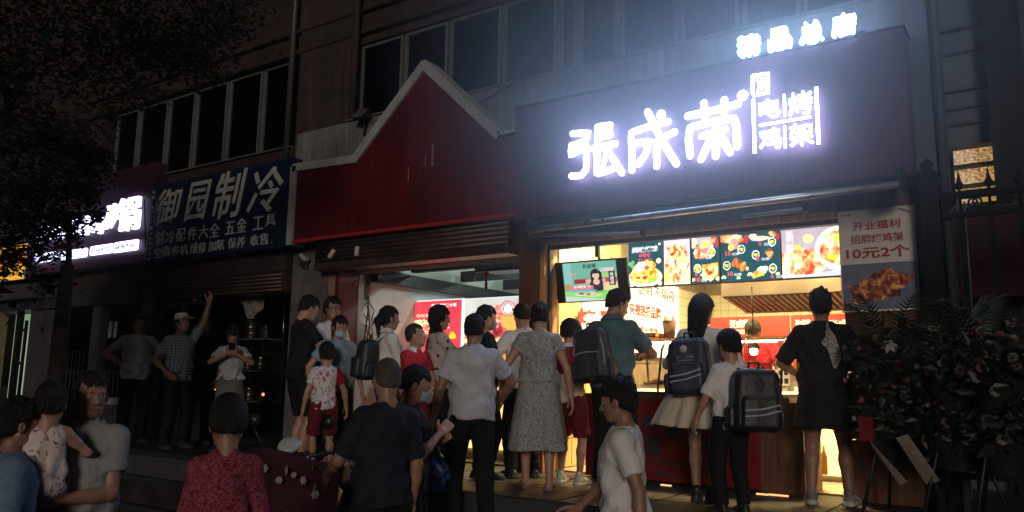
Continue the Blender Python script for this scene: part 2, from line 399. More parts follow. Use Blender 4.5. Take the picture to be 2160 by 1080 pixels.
# --- right shop front: orange wood frame, black inner frame
bpart('door_frame', MB().box((-4.445, W-.06, PF), (-4.385, W+.2, 3.02), .004).box((-4.445, W-.06, 3.02), (-1.46, W+.2, 3.075), .004), m_woodl)
bpart('window_frame', MB().box((-4.383, W, PF+.9), (-4.355, W+.06, 2.975)).box((-4.383, W, 2.976), (-1.49, W+.06, 3.018)).box((at(1258, 540, W).x-.02, W+.005, 2.86), (at(1258, 540, W).x+.02, W+.05, 2.975)), m_dark)
bpart('wood_fascia', MB().box((-4.68, W-.10, 3.285), (-.87, W-.004, 3.30)).box((-4.44, W-.05, 3.08), (-1.46, W-.002, 3.28), .003), m_wood)
# wall of brown panels to the right, with seams
px0, px1 = -1.455, -.87
for zi, (z0, z1) in enumerate(((PF+.005, 1.18), (1.19, 1.72), (1.73, 2.4), (2.41, 3.27))):
    bpart('wall_panel', MB().box((px0, W-.06, z0), (px1, W+.2, z1), .006), m_wood)
bpart('wall', MB().box((px0, W+.2, PF), (px1, W+.3, 3.3)), m_wood)

# ================================================================ right shop interior
XR0, XR1, YB = -4.45, -.87, 11.8
bpart('interior_wall', MB().box((XR0-.2, W+.31, PF), (XR0, YB+.2, 3.6)), m_grout)
bpart('interior_wall', MB().box((XR0, YB, PF), (XR1, YB+.2, 3.6)), m_grout)
bpart('interior_wall', MB().box((XR1-.05, W+.31, PF), (XR1+.02, YB, 3.6)), m_tile)
bpart('interior_floor', MB().box((XR0, W+.31, PF-.01), (XR1-.05, YB, PF+.004)), mat('cream_floor_tile', (.5, .42, .3), .3, nscale=2, bump=.05))
bpart('interior_ceiling', MB().box((XR0, W+.31, 3.5), (XR1-.05, YB, 3.6)), m_int)
iw = bpart('tiled_wall', MB().box((XR0+.0005, W+.32, PF), (XR0+.003, YB, 3.49)), m_grout, 'cream tiled wall on the left of the lit shop')
# big cream tiles near the front, small tiles further in
tb = bx((0, -.145, -.145), (.010, .145, .145), .003).mesh('tile', m_tile)
for i in range(5):
    for j in range(9):
        o = link('tile', tb, iw); o.location = (XR0+7+.003, W+.47+i*.3-W, .86-PF+j*.3)
ts = bx((0, -.056, -.056), (.008, .056, .056)).mesh('tile', m_tileg)
for i in range(12):
    for j in range(9):
        o = link('tile', ts, iw); o.location = (XR0+7+.003, 10.45+i*.118-W, 1.95-PF+j*.118)
ib = bpart('tiled_wall', MB().box((XR0, YB-.004, PF), (XR1, YB-.001, 3.49)), m_grout, 'small square tiles across the back of the lit shop')
ts2 = bx((-.056, -.008, -.056), (.056, 0, .056)).mesh('tile', m_tileg)
for i in range(29):
    for j in range(9):
        o = link('tile', ts2, ib); o.location = (XR0+.06+i*.118+7, YB-.004-W, 1.95-PF+j*.118)

# ================================================================ left shop interior
XL0, XL1 = -7.43, -4.69
bpart('interior_wall', MB().box((XL0-.2, W+.31, PF), (XL0, 12.5, 3.8)), m_int)
bpart('interior_wall', MB().box((XL0, 12.3, PF), (XL1, 12.5, 3.8)), m_int)
bpart('interior_floor', MB().box((XL0, W+.31, PF-.01), (XL1, 12.3, PF+.004)), m_pave)
bpart('interior_ceiling', MB().box((XL0, W+.31, 3.7), (XL1, 12.3, 3.8)), m_int)
bpart('ceiling_beam', MB().box((XL0+.002, W+.5, 2.86), (XL0+.14, 12.2, 3.02)), m_dark)
for i, yy in enumerate((8.2, 9.3, 10.4)):
    bpart('ceiling_beam', MB().box((XL0+.15, yy, 3.05), (XL1, yy+.1, 3.2)), m_dark)

# ================================================================ left unit below its signs (dark shop fronts)
m_dk = mat('dark_shopfront', (.035, .04, .05), .45, nscale=2, noise=.2, bump=.1)
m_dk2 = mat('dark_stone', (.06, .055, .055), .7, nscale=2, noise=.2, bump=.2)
xs = [-11.42, -10.9, -8.95, -8.345]
bpart('pillar', MB().box((-11.75, W-.05, PF), (-11.35, W+.3, 2.99), .01), m_dk2)
bpart('shutter_box', MB().box((-11.34, W-.12, 2.72), (-8.345, W+.28, 2.985), .01), m_shut, 'rolled up shutter box above the dark hardware shop')
for i in range(5):
    bpart('shutter_slat', MB().tube([(-11.3, W-.13, 2.745+i*.05), (-8.4, W-.13, 2.745+i*.05)], .02, 6), m_shut)
bpart('shutter_box', MB().box((-16.5, W-.12, 2.72), (-11.77, W+.28, 2.985), .01), m_dk)
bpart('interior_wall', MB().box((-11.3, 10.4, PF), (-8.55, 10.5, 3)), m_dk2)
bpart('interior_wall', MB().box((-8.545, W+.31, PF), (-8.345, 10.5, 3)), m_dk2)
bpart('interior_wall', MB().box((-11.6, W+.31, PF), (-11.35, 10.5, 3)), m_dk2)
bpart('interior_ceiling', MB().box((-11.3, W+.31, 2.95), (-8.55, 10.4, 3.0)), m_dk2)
# folding door leaves of the hardware shop, left half closed
for i, (x0, x1) in enumerate(((-11.33, -10.75), (-10.74, -10.16))):
    f = bpart('door', MB().box((x0, W+.02, PF+.01), (x0+.05, W+.07, 2.71)).box((x1-.05, W+.02, PF+.01), (x1, W+.07, 2.71)).box((x0+.05, W+.02, PF+.01), (x1-.05, W+.07, PF+.5)).box((x0+.05, W+.02, 2.64), (x1-.05, W+.07, 2.71)), m_dk)
    bpart('pane', MBo(MB().box((x0+.05, W+.04, PF+.5), (x1-.05, W+.048, 2.64))), m_glassd, parent=f)
# closed shop to the far left: piers, glazing, vertical bars
for x in (-13.05, -14.5):
    bpart('pillar', MB().box((x-.14, W-.04, PF), (x+.14, W+.3, 2.71), .01), m_dk2)
for x0, x1 in ((-12.9, -11.77), (-14.35, -13.2)):
    f = bpart('door', MB().box((x0, W+.03, PF), (x0+.06, W+.09, 2.71)).box((x1-.06, W+.03, PF), (x1, W+.09, 2.71)).box((x0+.06, W+.03, 1.6), (x1-.06, W+.09, 1.66)), m_dk)
    bpart('pane', MBo(MB().box((x0+.06, W+.055, PF), (x1-.06, W+.062, 2.71))), m_glassd, parent=f)
    for q in range(8):
        bpart('bar', MBo(MB().tube([(x0+.1+q*.12, W-.0, PF+.02), (x0+.1+q*.12, W-.0, 2.0)], .012, 6)), m_dark, parent=f)
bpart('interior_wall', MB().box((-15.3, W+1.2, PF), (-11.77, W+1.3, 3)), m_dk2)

# lit doorway at the far left
lw = emat('pale_green_glow_wall', (.50, .72, .42), .42)  # wall glows by emission in place of light inside the room
bpart('interior_wall', MB().box((-19.5, W+1.6, PF), (-14.7, W+1.7, 3.0)), lw, 'pale green wall with its light put into the material, inside the far left doorway')
XD = at(66, 700, W).x; bpart('pillar', MB().box((XD, W-.04, PF), (-14.64, W+1.6, 2.9)), m_dk2)
d0 = at(40, 640, W).x
dr = bpart('door', MB().box((d0-.03, W, PF), (d0+.10, W+.08, 2.9)), m_dark)
mb = MB()
for zz in (2.35, 1.75): mb.box((d0+.10, W+.01, zz), (d0+.30, W+.05, zz+.05))
mb.box((d0+.28, W+.01, 1.2), (d0+.34, W+.05, 2.55))
bpart('door_bar', MBo(mb), m_dark, parent=dr)
bpart('column', MB().box((-17.35, W-.1, PF), (-17.05, W+.2, 2.9), .02), mat('cream_column', (.42, .36, .16), .6, noise=.15), 'cream column of the lit doorway')
bpart('column', MB().box((-16.8, W-.1, PF), (-16.62, W+.2, 2.9), .02), mat('cream_column2', (.30, .27, .12), .6, noise=.15), 'second slim cream column of the lit doorway')
bpart('lintel', MB().box((-19.5, W-.3, 2.9), (-14.66, W+1.7, 3.2)), m_dk2)

# ================================================================ gap and building to the right
fb = thing('neighbour_building', 'grey building beyond the gate with two glowing yellow ribbed windows', 'building', (.8, 8.8, 0))
def fpart(name, mb, m, label=None):
    mb.v = [(v[0]-.8, v[1]-8.8, v[2]) for v in mb.v]; return mb.build(name, m, fb, label=label)
FB = 8.8; fx0, fx1 = at(2019, 300, FB).x-.25, at(2110, 350, FB).x
fpart('wall', MB().box((fx0, FB, 0), (fx1, FB+.4, at(2050, 432, FB).z)), m_grey)
fpart('wall', MB().box((fx0, FB, at(2050, 304, FB).z), (fx1, FB+.4, 12)), m_grey)
for yq in (190, 228, 262, 110, 60): z = at(2050, yq, FB).z; fpart('ledge', MB().box((fx0, FB-.06, z), (fx1, FB-.001, z+.03)), m_dk2)
m_gold = emat('gold_lit_render', (1.0, .62, .22), .8)
def goldx(m):
    N = m.node_tree.nodes; L = m.node_tree.links; b = N['Principled BSDF']
    n = N.new('ShaderNodeTexNoise'); n.inputs['Scale'].default_value = 14; n.inputs['Detail'].default_value = 8
    r = N.new('ShaderNodeValToRGB'); r.color_ramp.elements[0].position = .42; r.color_ramp.elements[1].position = .62
    r.color_ramp.elements[0].color = (.12, .05, .01, 1); r.color_ramp.elements[1].color = (1, .6, .2, 1)
    L.new(n.outputs['Fac'], r.inputs['Fac']); L.new(r.outputs['Color'], b.inputs['Emission Color'])
goldx(m_gold)
zt = [at(2050, y, FB).z for y in (308, 345, 350, 388, 392, 408, 414, 428)]
for a, b_ in ((0, 1), (2, 3), (4, 5), (6, 7)):
    fpart('lit_pane', MB().box((fx0+.2, FB+.1, zt[b_]), (fx1, FB+.13, zt[a])), m_gold)
fpart('window_frame', MB().box((fx0+.2, FB, zt[7]-.02), (fx1, FB+.05, zt[7])).box((fx0+.2, FB, zt[2]-.005), (fx1, FB+.05, zt[1]+.005)).box((fx0+.2, FB, zt[4]-.005), (fx1, FB+.05, zt[3]+.005)), m_dk2)
nb = thing('tall_dark_building', 'black unlit building filling the right edge above the gate', 'building', (3, 8.6, 0))
q0 = at(2092, 300, 8.6).x
mb = MB().box((q0-3, 0, 0), (q0+6-3, .5, 12)); mb.build('wall', mat('dark_wall', (.014, .014, .015), .9, noise=.2, bump=.3), nb)
for i in range(3):
    f = bx((q0+.3-3+i*.9, -.03, 4.6), (q0+.9-3+i*.9, 0, 5.8)).build('window', m_dk, nb)
# ================================================================ lit main sign
SY = 6.62
s1 = thing('shop_sign', 'large wine red fascia sign with glowing white brush letters above the food counter', 'sign', (-2.68, SY, 3.23))
def L2(o, parent_loc):      # shift a mesh builder into its thing's frame
    o.v = [(v[0]-parent_loc[0], v[1]-parent_loc[1], v[2]-parent_loc[2]) for v in o.v]; return o
SL = (-2.68, SY, 3.23)
L2(MB().box((-4.52, SY, 3.23), (-.84, W-.145, 4.41), .006), SL).build('sign_panel', m_wine, s1)
L2(MB().box((-4.53, SY-.012, 3.20), (-.83, W-.145, 3.228)), SL).build('edge_trim', m_dark, s1)
L2(MB().box((-4.53, SY-.012, 4.412), (-.83, W-.145, 4.43)), SL).build('edge_trim', m_dark, s1)
LY = SY-.07
for x in (-3.6, -2.68, -1.76): L2(MB().box((x-.003, SY-.002, 3.235), (x+.003, SY-.0003, 4.405)), SL).build('panel_joint', m_dark, s1)
for x in (-4.45, -3.55, -2.6, -1.7, -.91):
    for z in (3.29, 4.35): L2(MB().lathe([(.008, 0), (.006, .004), (.001, .005)], 8, T(x, SY, z, PI/2)), SL).build('screw', m_dark, s1)
def strokes(parent, lst, origin, sc, r, name='letter', loc=SL):
    mb = MB(); mb2 = MB()
    for i, st in enumerate(lst):
        rr = r
        if isinstance(st, tuple) and not isinstance(st[0], tuple): rr, st = st
        P = [at(origin[0]+x*sc, origin[1]+y*sc, LY) for x, y in st]
        # smooth corners a little
        Q = []
        for j, p in enumerate(P):
            if 0 < j < len(P)-1:
                Q += [p+(P[j-1]-p).normalized()*min(.03, (P[j-1]-p).length*.4), p*.6+(P[j-1]+P[j+1])*.2 if False else p, p+(P[j+1]-p).normalized()*min(.03, (P[j+1]-p).length*.4)]
            else: Q.append(p)
        P = Q
        a, b = (P[0]-P[1]).normalized(), (P[-1]-P[-2]).normalized()
        pts = [P[0]+a*rr*.9, P[0]+a*rr*.6]+P+[P[-1]+b*rr*.6, P[-1]+b*rr*.9]
        rs = [rr*.3, rr*.75]+[rr]*len(P)+[rr*.75, rr*.3]
        mb.tube([p+Vector((0, .0006*i, 0)) for p in pts], rs, 8, flat=.45 if False else 1.0)
    # flatten in depth
    mb.v = [(v[0], LY+(v[1]-LY)*.45, v[2]) for v in mb.v]
    return L2(mb, loc).build(name, m_led, parent)
c1 = (1160, 180); k1 = .2037
strokes(s1, [[(235, 500), (400, 492), (372, 570), (235, 625)], [(222, 620), (215, 722), (378, 640)], [(378, 632), (376, 870), (320, 935), (222, 938)],
             [(492, 430), (490, 640)], [(495, 430), (625, 412)], (.027, [(520, 480), (622, 464)]), (.027, [(520, 540), (632, 520)]), [(448, 655), (680, 603)],
             [(486, 690), (480, 905), (510, 912), (655, 862)], [(560, 640), (640, 740), (745, 905)], (.022, [(580, 690), (548, 850)])], c1, k1, .031, loc=SL)
strokes(s1, [(.042, [(1150, 300), (1156, 312)]), [(1010, 275), (1090, 430), (1170, 590), (1310, 812)], [(850, 880), (843, 490), (1000, 435), (1222, 378)],
             [(890, 600), (1030, 578), (985, 720), (920, 815)], [(1290, 482), (1190, 535), (1105, 580), (1105, 838)]], c1, k1, .032, loc=SL)
c2 = (1380, 130)
strokes(s1, [[(345, 565), (600, 510), (870, 438)], [(515, 430), (527, 580)], [(725, 395), (727, 530)], [(372, 975), (355, 800), (372, 680), (600, 625), (825, 588), (850, 660), (858, 880)],
             (.030, [(490, 772), (740, 700)]), [(640, 650), (637, 980)], [(592, 770), (485, 1012)], [(680, 755), (785, 940)]], c2, k1, .032, loc=SL)
cc = at(c2[0]+915*k1, c2[1]+350*k1, LY)
L2(MB().tube([cc+Vector((.038*math.cos(a*PI/8), 0, .038*math.sin(a*PI/8))) for a in range(17)], .009, 6, cap=False), SL).build('registered_mark_ring', m_led, s1)
L2(MB().tube([cc+Vector((-.012, 0, -.018)), cc+Vector((-.012, 0, .018)), cc+Vector((.012, 0, .010)), cc+Vector((-.01, 0, 0)), cc+Vector((.014, 0, -.018))], .005, 6), SL).build('letter', m_led, s1)
# seal above the grid
q = [at(c2[0]+x*k1, c2[1]+y*k1, LY) for x, y in ((1020, 145), (1180, 120), (1180, 325), (1035, 350), (1020, 330), (1020, 145))]
L2(MB().tube(q, .014, 8), SL).build('seal_frame', m_led, s1)
ss = lambda pts, r: L2(MB().tube([at(c2[0]+x*k1, c2[1]+y*k1, LY) for x, y in pts], r, 6), SL).build('seal_stroke', m_led, s1)
ss([(1050, 165), (1085, 160), (1060, 200), (1085, 195), (1070, 330), (1150, 320)], .006)
ss([(1110, 165), (1112, 300)], .006); ss([(1145, 160), (1147, 300)], .006)
for pts, r in (([(1025, 392), (1040, 948)], .013), ([(1345, 340), (1355, 570)], .011), ([(1090, 660), (1622, 572)], .011), ([(1350, 662), (1358, 893)], .011), ([(1677, 268), (1702, 852)], .014)):
    L2(MB().tube([at(c2[0]+x*k1, c2[1]+y*k1, LY) for x, y in pts], r, 8), SL).build('divider_bar', m_led, s1)
def sign_char(ch, x0, y0, x1, y1, org, k, Y, parent, loc, m, bold=.02, depth=.05, name='letter'):
    a = at(org[0]+x0*k, org[1]+(y0+y1)/2*k, Y); b = at(org[0]+x1*k, org[1]+(y0+y1)/2*k, Y)
    t = at(org[0]+(x0+x1)/2*k, org[1]+y0*k, Y); d = at(org[0]+(x0+x1)/2*k, org[1]+y1*k, Y)
    c = (a+b)/2-Vector(loc); c.z = (t.z+d.z)/2-loc[2]; c.y = Y-loc[1]
    return text_on(ch, parent, m, c, 1.0, depth=depth, bold=bold, name=name, fit=((b-a).length, (t-d).length), res=1)
for ch, bxs in (('电', (1090, 385, 1305, 580)), ('烤', (1395, 315, 1635, 550)), ('鸡', (1090, 688, 1310, 905)), ('架', (1405, 640, 1645, 870))):
    sign_char(ch, *bxs, c2, k1, LY-.0, s1, SL, m_led, .0, .03)
# four small box letters standing on the top edge
s2 = thing('box_letters', 'four dazzling white box characters standing in a row on top of the lit red sign', 'sign letters', (-1.66, SY-.02, 4.43))
for ch, (x0, y0, x1, y1) in zip('精品总店', ((1558, 76, 1602, 120), (1622, 61, 1668, 106), (1688, 47, 1737, 93), (1756, 31, 1805, 77))):
    sign_char(ch, x0, y0, x1, y1, (0, 0), 1, SY-.02, s2, (-1.66, SY-.02, 4.43), m_led, .018, .08)
L2(MB().box((-2.2, SY-.01, 4.432), (-1.12, SY+.03, 4.45)), (-1.66, SY-.02, 4.43)).build('mounting_rail', m_dark, s2)

# ================================================================ red gabled sign board to the left
GY = 6.72
gl = (-6.3, GY, 3.3)
g1 = thing('gabled_board', 'blank dark red gabled board with grey white edging over the open shop', 'sign', gl)
# outline: corner points of the red field
pts = [(-7.98, 3.33), (-4.54, 3.33), (-4.54, 4.18), (-4.80, 4.17), (-5.87, 5.17), (-6.93, 4.22), (-7.98, 4.25)]
L2(MB().prism([(p[0], p[1]) for p in pts], GY, W-.15), gl).build('board', m_redp, g1)
for x, z in ((-7.0, 4.16), (-5.87, 5.08), (-4.85, 4.1)): L2(MB().box((x-.003, GY-.002, 3.335), (x+.003, GY-.0003, z)), gl).build('panel_joint', m_redp, g1)
for x in (-7.9, -7.05, -6.95, -5.92, -5.82, -4.9, -4.62):
    for z in (3.4, 4.08): L2(MB().lathe([(.009, 0), (.007, .004), (.001, .005)], 8, T(x, GY, z, PI/2)), gl).build('screw', m_dark, g1)
def strip(P, w, name='edging', m=m_white):
    for a, b in zip(P[:-1], P[1:]):
        a, b = Vector((a[0], 0, a[1])), Vector((b[0], 0, b[1])); d = (b-a).normalized(); n = Vector((-d.z, 0, d.x))*w/2
        L2(MB().prism([((a-n-d*w*.2).x, (a-n-d*w*.2).z), ((b-n+d*w*.2).x, (b-n+d*w*.2).z), ((b+n+d*w*.2).x, (b+n+d*w*.2).z), ((a+n-d*w*.2).x, (a+n-d*w*.2).z)], GY-.03-.003*(a.x % 1), W-.14, 'y'), gl).build(name, m, g1)
strip([(-8.02, 3.29), (-8.02, 4.28)], .10)
strip([(-8.02, 4.28), (-6.93, 4.24)], .10)
strip([(-6.93, 4.24), (-5.87, 5.22)], .11)
strip([(-5.87, 5.22), (-4.79, 4.20)], .11)
strip([(-4.79, 4.20), (-4.53, 4.21)], .03)
L2(MB().box((-7.96, GY-.02, 3.29), (-4.53, GY+.1, 3.329)), gl).build('bottom_edge', mat('lit_red_edge', (.34, .02, .02), .4, noise=.08, bump=.03), g1)  # brighter red paints in the light on the lower edge
for x, y0, y1 in ((898, 325, 352), (912, 302, 350), (915, 305, 350), (862, 352, 382)):
    a, b = at(x, y0, GY-.004), at(x-1, y1, GY-.004)
    L2(MB().tube([a, b], .0028, 4), gl).build('scratch', m_white, g1)
L2(MB().tube([at(1050, 280, GY-.04), at(1056, 276, GY-.05), at(1062, 284, GY-.04)], [.02, .035, .02], 6), gl).build('torn_corner', m_white, g1)
# shutter box under the gabled board
sh = (-6.2, W-.3, 2.95)
t = thing('roller_shutter', 'dull brown rolled up shutter housing under the gabled board', 'shutter', sh)
L2(MB().box((-7.66, W-.28, 2.93), (-4.70, W-.04, 3.02), .01), sh).build('bottom_rail', m_shut, t)
for i in range(5):
    L2(MB().tube([(-7.64, W-.25, 3.05+i*.052), (-4.71, W-.25, 3.05+i*.052)], .03, 8), sh).build('slat', m_shut, t)
# little spot lamps under the board, flood lamp on the ledge, camera
for i, (x, y, an) in enumerate(((700, 535, .6), (753, 530, 0.05))):
    c = at(x, y, GY+.05); t = thing('spot_lamp', ('small tilted cylinder spotlight under the red gabled board above the pillar', 'small upright cylinder spotlight under the red gabled board, right of the tilted one')[i], 'lamp', c, group='small spotlights under the red board')
    M = T(0, 0, 0, 0, an, .3)
    MB().lathe([(.026, -.06), (.03, -.055), (.03, .055), (.024, .06)], 14, M).build('lamp_housing', mat('cream_metal', (.5, .42, .34), .45, noise=.1, bump=.02), t)
    MB().tube([M @ Vector((0, 0, .06)), (0.005, 0, .12)], .007, 6).build('bracket', m_dark, t)
c = at(762, 243, W-.28); t = thing('flood_lamp', 'unlit rectangular flood lamp perched on the pale ledge left of the gable', 'lamp', c, rot=(R(-38), R(10), R(-12)))
MB().box((-.10, -.03, -.08), (.10, .03, .08), .01).build('lamp_housing', m_dark, t)
MB().box((-.085, -.036, -.065), (.085, -.031, .065)).build('lamp_glass', mat('flood_glass', (.10, .085, .08), .15, noise=.1, bump=0), t)
mb = MB().box((-.095, -.04, -.075), (-.086, -.031, .075)).box((-.086, -.04, -.075), (.095, -.031, -.066)).box((.086, -.04, -.066), (.095, -.031, .075)).box((-.086, -.04, .066), (.086, -.031, .075)); mb.build('rim', m_alu, t)
MB().tube([(0, .03, -.02), (0, .14, -.06), (.03, .2, -.16)], .012, 6).build('bracket', m_dark, t)
MB().tube([(.08, .03, 0), (.15, .06, .05), (.24, .08, -.06), (.3, .1, -.12)], .006, 5).build('cable', m_cable, t)
c = at(645, 545, W-.1); t = thing('security_camera', 'small white security camera tangled in black cable on the grey pillar', 'camera', c)
MB().box((-.09, -.05, -.02), (.06, .02, .03), .008, M=T(0, 0, 0, 0, .6, 0)).build('housing', m_white, t)
mb = MB()
for j in range(4):
    ph = j*1.3; mb.tube([(.07*math.cos(a*.5+ph)-.03, -.03+.01*math.sin(a), -.05+.06*math.sin(a*.5+ph*.7)) for a in range(13)], .006, 5)
mb.build('cable_loop', m_cable, t)
c = at(1075, 180, W-.16); t = thing('loose_cable', 'loose black cable lying over the pale band beside the gable', 'cable', c)
MB().tube([(-.45, 0, -.13), (-.2, -.02, -.08), (-.12, -.02, -.03), (.02, -.03, -.02), (.12, -.02, .06), (.2, 0, .02)], .010, 6).build('cable', m_cable, t)

# ================================================================ awning under the lit sign
al = (-2.7, 6.45, 3.13)
t = thing('awning', 'folded awning with a pale front tube and two thin arms under the lit sign', 'awning', al)
a, b = at(1110, 487, 6.45), at(1897, 389, 6.45)
L2(MB().tube([a, b], .028, 10), al).build('front_tube', mat('awning_metal', (.55, .55, .55), .3, .8, noise=.08, bump=.02), t)
L2(MB().tube([a+Vector((0, .22, .07)), b+Vector((0, .22, .07))], .05, 10), al).build('fabric_roll', mat('awning_fabric', (.09, .11, .16), .8, noise=.2), t)
for u, v in (((1140, 497), (1357, 491)), ((1568, 457), (1700, 440))):
    p, q_ = at(*u, 6.52), at(*v, 6.52); ar = L2(MB().tube([p, q_], .016, 8), al).build('arm', m_alu, t)
    L2(MB().box((q_.x-.02, 6.49, q_.z-.03), (q_.x+.02, 6.55, q_.z+.03), .005), al).build('joint', m_dark, ar)
for e in (a, b): L2(MB().box((e.x-.02, 6.43, e.z-.04), (e.x+.02, 6.78, e.z+.14), .006), al).build('end_plate', m_dark, t)

# ================================================================ blue sign
BY = 6.77; bl = (-9.7, BY, 3.3)
t = thing('blue_shop_sign', 'unlit navy blue sign with grey white handwritten characters of a refrigeration shop', 'sign', bl)
L2(MB().box((-11.22, BY, 3.27), (-8.13, W-.085, 4.46), .006), bl).build('sign_panel', m_blue, t)
for i in range(14):
    L2(MB().box((-11.2, BY-.006, 3.32+i*.08), (-8.15, BY-.0005, 3.326+i*.08)), bl).build('panel_rib', m_blue, t)
o3 = (300, 340); k3 = 340/1412
for ch, bb in (('御', (130, 245, 325, 550)), ('园', (400, 182, 572, 512)), ('制', (637, 90, 878, 495)), ('冷', (948, 60, 1225, 445))):
    c_ = sign_char(ch, *bb, o3, k3, BY-.015, t, bl, m_wtxt, .012, .012)
    me = c_.data; vs = np.empty(len(me.vertices)*3); me.vertices.foreach_get('co', vs); vs = vs.reshape(-1, 3); vs[:, 0] += vs[:, 1]*.22; me.vertices.foreach_set('co', vs.ravel())
row2 = [('制', 120, 612, 188, 735), ('冷', 205, 612, 285, 718), ('配', 300, 590, 378, 702), ('件', 400, 580, 476, 690), ('大', 495, 560, 578, 675), ('全', 592, 545, 676, 665), ('五', 730, 530, 810, 640), ('金', 828, 500, 912, 625), ('工', 972, 485, 1060, 600), ('具', 1080, 465, 1168, 565)]
row3 = [('空', 110, 758, 170, 848), ('调', 172, 745, 236, 838), (':', 238, 760, 248, 815), ('移', 260, 740, 328, 830), ('机', 332, 728, 400, 820), ('维', 420, 715, 490, 812), ('修', 492, 710, 558, 805), ('加', 582, 700, 645, 790), ('氟', 648, 685, 720, 782), ('保', 752, 672, 820, 765), ('养', 828, 662, 900, 760), ('收', 950, 645, 1020, 740), ('售', 1030, 630, 1105, 730), ('.', 1128, 705, 1138, 718)]
for ch, *bb in row2+row3: sign_char(ch, *bb, o3, k3, BY-.012, t, bl, m_wtxt, .003, .008)
for i, ch in enumerate('电话 87771308844'):
    if ch == ' ': continue
    y = 270+i*45
    sign_char(ch, 92-i*3.4, y-16, 114-i*3.4, y+16, o3, k3, BY-.012, t, bl, m_wtxt, .01, .006)

# ================================================================ lit sign at the far left
fl = (-13.2, 6.77, 3.4)
t = thing('lit_hotpot_sign', 'dark red sign with glowing bluish white characters behind the leaves at the far left', 'sign', fl)
L2(MB().box((-15.0, 6.77, 3.3), (-11.30, W-.085, 4.85), .006), fl).build('sign_panel', mat('plum_panel', (.045, .008, .016), .6, noise=.1, bump=.03), t)
o4 = (0, 380); k4 = 320/1440
for ch, bb in (('锅', (1125, 165, 1325, 475)), ('砂', (1020, 230, 1110, 450)), ('小', (925, 350, 1015, 505)), ('味', (700, 350, 900, 520)), ('鲜', (470, 400, 640, 560)), ('香', (350, 440, 450, 590))):
    sign_char(ch, *bb, o4, k4, 6.73, t, fl, m_led2, .012, .06)
for x0, y0, x1, y1, s_ in ((862, 605, 1075, 715, '砂锅米线'), (1088, 565, 1315, 690, '麻辣香锅'), (590, 650, 830, 755, '特色小吃'), (300, 680, 560, 790, '营养快餐')):
    a = at(o4[0]+x0*k4, o4[1]+(y0+y1)/2*k4, 6.74); b_ = at(o4[0]+x1*k4, o4[1]+(y0+y1)/2*k4, 6.74)
    hz = (at((x0+x1)/2*k4, 380+y0*k4, 6.74).z-at((x0+x1)/2*k4, 380+y1*k4, 6.74).z)*.80
    cz = (a.z+b_.z)/2
    p = L2(MB().box((a.x, 6.72, cz-hz/2), (b_.x, 6.75, cz+hz/2), .03), fl).build('pill_lightbox', m_led2, t)
    text_on(s_, p, mat('pale_letter', (.5, .5, .6), .6), ((a.x+b_.x)/2-fl[0], 6.712-fl[1], cz-fl[2]), 1, fit=((b_.x-a.x)*.8, hz*.5), depth=.006)
L2(MB().tube([at(305, 420, 6.7), at(307, 520, 6.7)], .012, 6), fl).build('cable', m_pvc, t)
# yellow lightbox further left, half hidden by leaves
yl = at(20, 556, 6.6); yl = (yl.x, 6.6, yl.z); ylw = at(56, 556, 6.6).x-yl[0]
t = thing('yellow_lightbox_sign', 'glowing amber and red lightbox half hidden by leaves at the far left edge', 'sign', yl)
im = Img(60, 24, (1.0, .50, .05)); im.rect(.1, .25, .9, .5, (.7, .05, .01)); im.a *= .8+.3*vnoise(24, 60, 6, 3)[..., None]
print_sheet('lit_face', ylw*2, .62, im.a, vmat('amber_print', .75), t, (0, -.01, 0), thick=.02)
MB().box((-ylw, .01, -.32), (ylw, .16, .32), .01).build('sign_box', m_dark, t)

# ================================================================ grand opening poster on the brown panels
pc = ((-1.47-.885)/2, W-.075, (3.055+2.215)/2)
t = thing('opening_poster', 'white framed poster with red price text over a grilled chicken photo, on the brown wall', 'poster', pc)
MB().box((-.292, 0, -.425), (.292, .012, .425)).build('backing', m_dark, t)
mb = MB().box((-.290, -.006, -.423), (.290, -.0005, .423)); mb.build('sheet', mat('poster_paper', (.66, .60, .53), .55, noise=.05, bump=.03), t)
im = Img(110, 76, srgb(105, 112, 130)); im.a *= .7+.5*vnoise(76, 110, 4, 5)[..., None]
f_ = im.food(14, 9, 'dark')*1.1
im.ell(.52, .5, .40, .30, f_, -.35, .10, 2); im.ell(.80, .42, .16, .10, f_, -.4, .12, 5); im.ell(.25, .62, .16, .13, f_, .5, .14, 7); im.rect(0, .8, .04, 1, srgb(140, 30, 30))
print_sheet('photo_print', .556, .375, im.a, vmat('poster_print', 0), t, (0, -.009, -.218), thick=.003)
text_on('开业福利', t, m_redt, (0, -.009, .285), 1, depth=.003, bold=.02, fit=(.36, .075))
text_on('招牌烤鸡架', t, m_redt, (.0, -.009, .175), 1, depth=.003, bold=.015, fit=(.40, .075))
text_on('10元2个', t, m_redt, (0, -.009, .06), 1, depth=.003, bold=.025, fit=(.48, .10))
text_on('张成荣', t, m_redt, (-.23, -.009, .385), 1, depth=.002, fit=(.08, .02)); 
text_on('美味烤鸡架', t, m_redt, (.22, -.009, .385), 1, depth=.002, fit=(.09, .02), rot=(PI/2, R(25), 0))
for x in (-.25, .25):
    for z in (-.41, .41): MB().lathe([(.006, 0), (.006, .003)], 8, T(x, -.010, z, PI/2)).build('screw', m_alu, t)

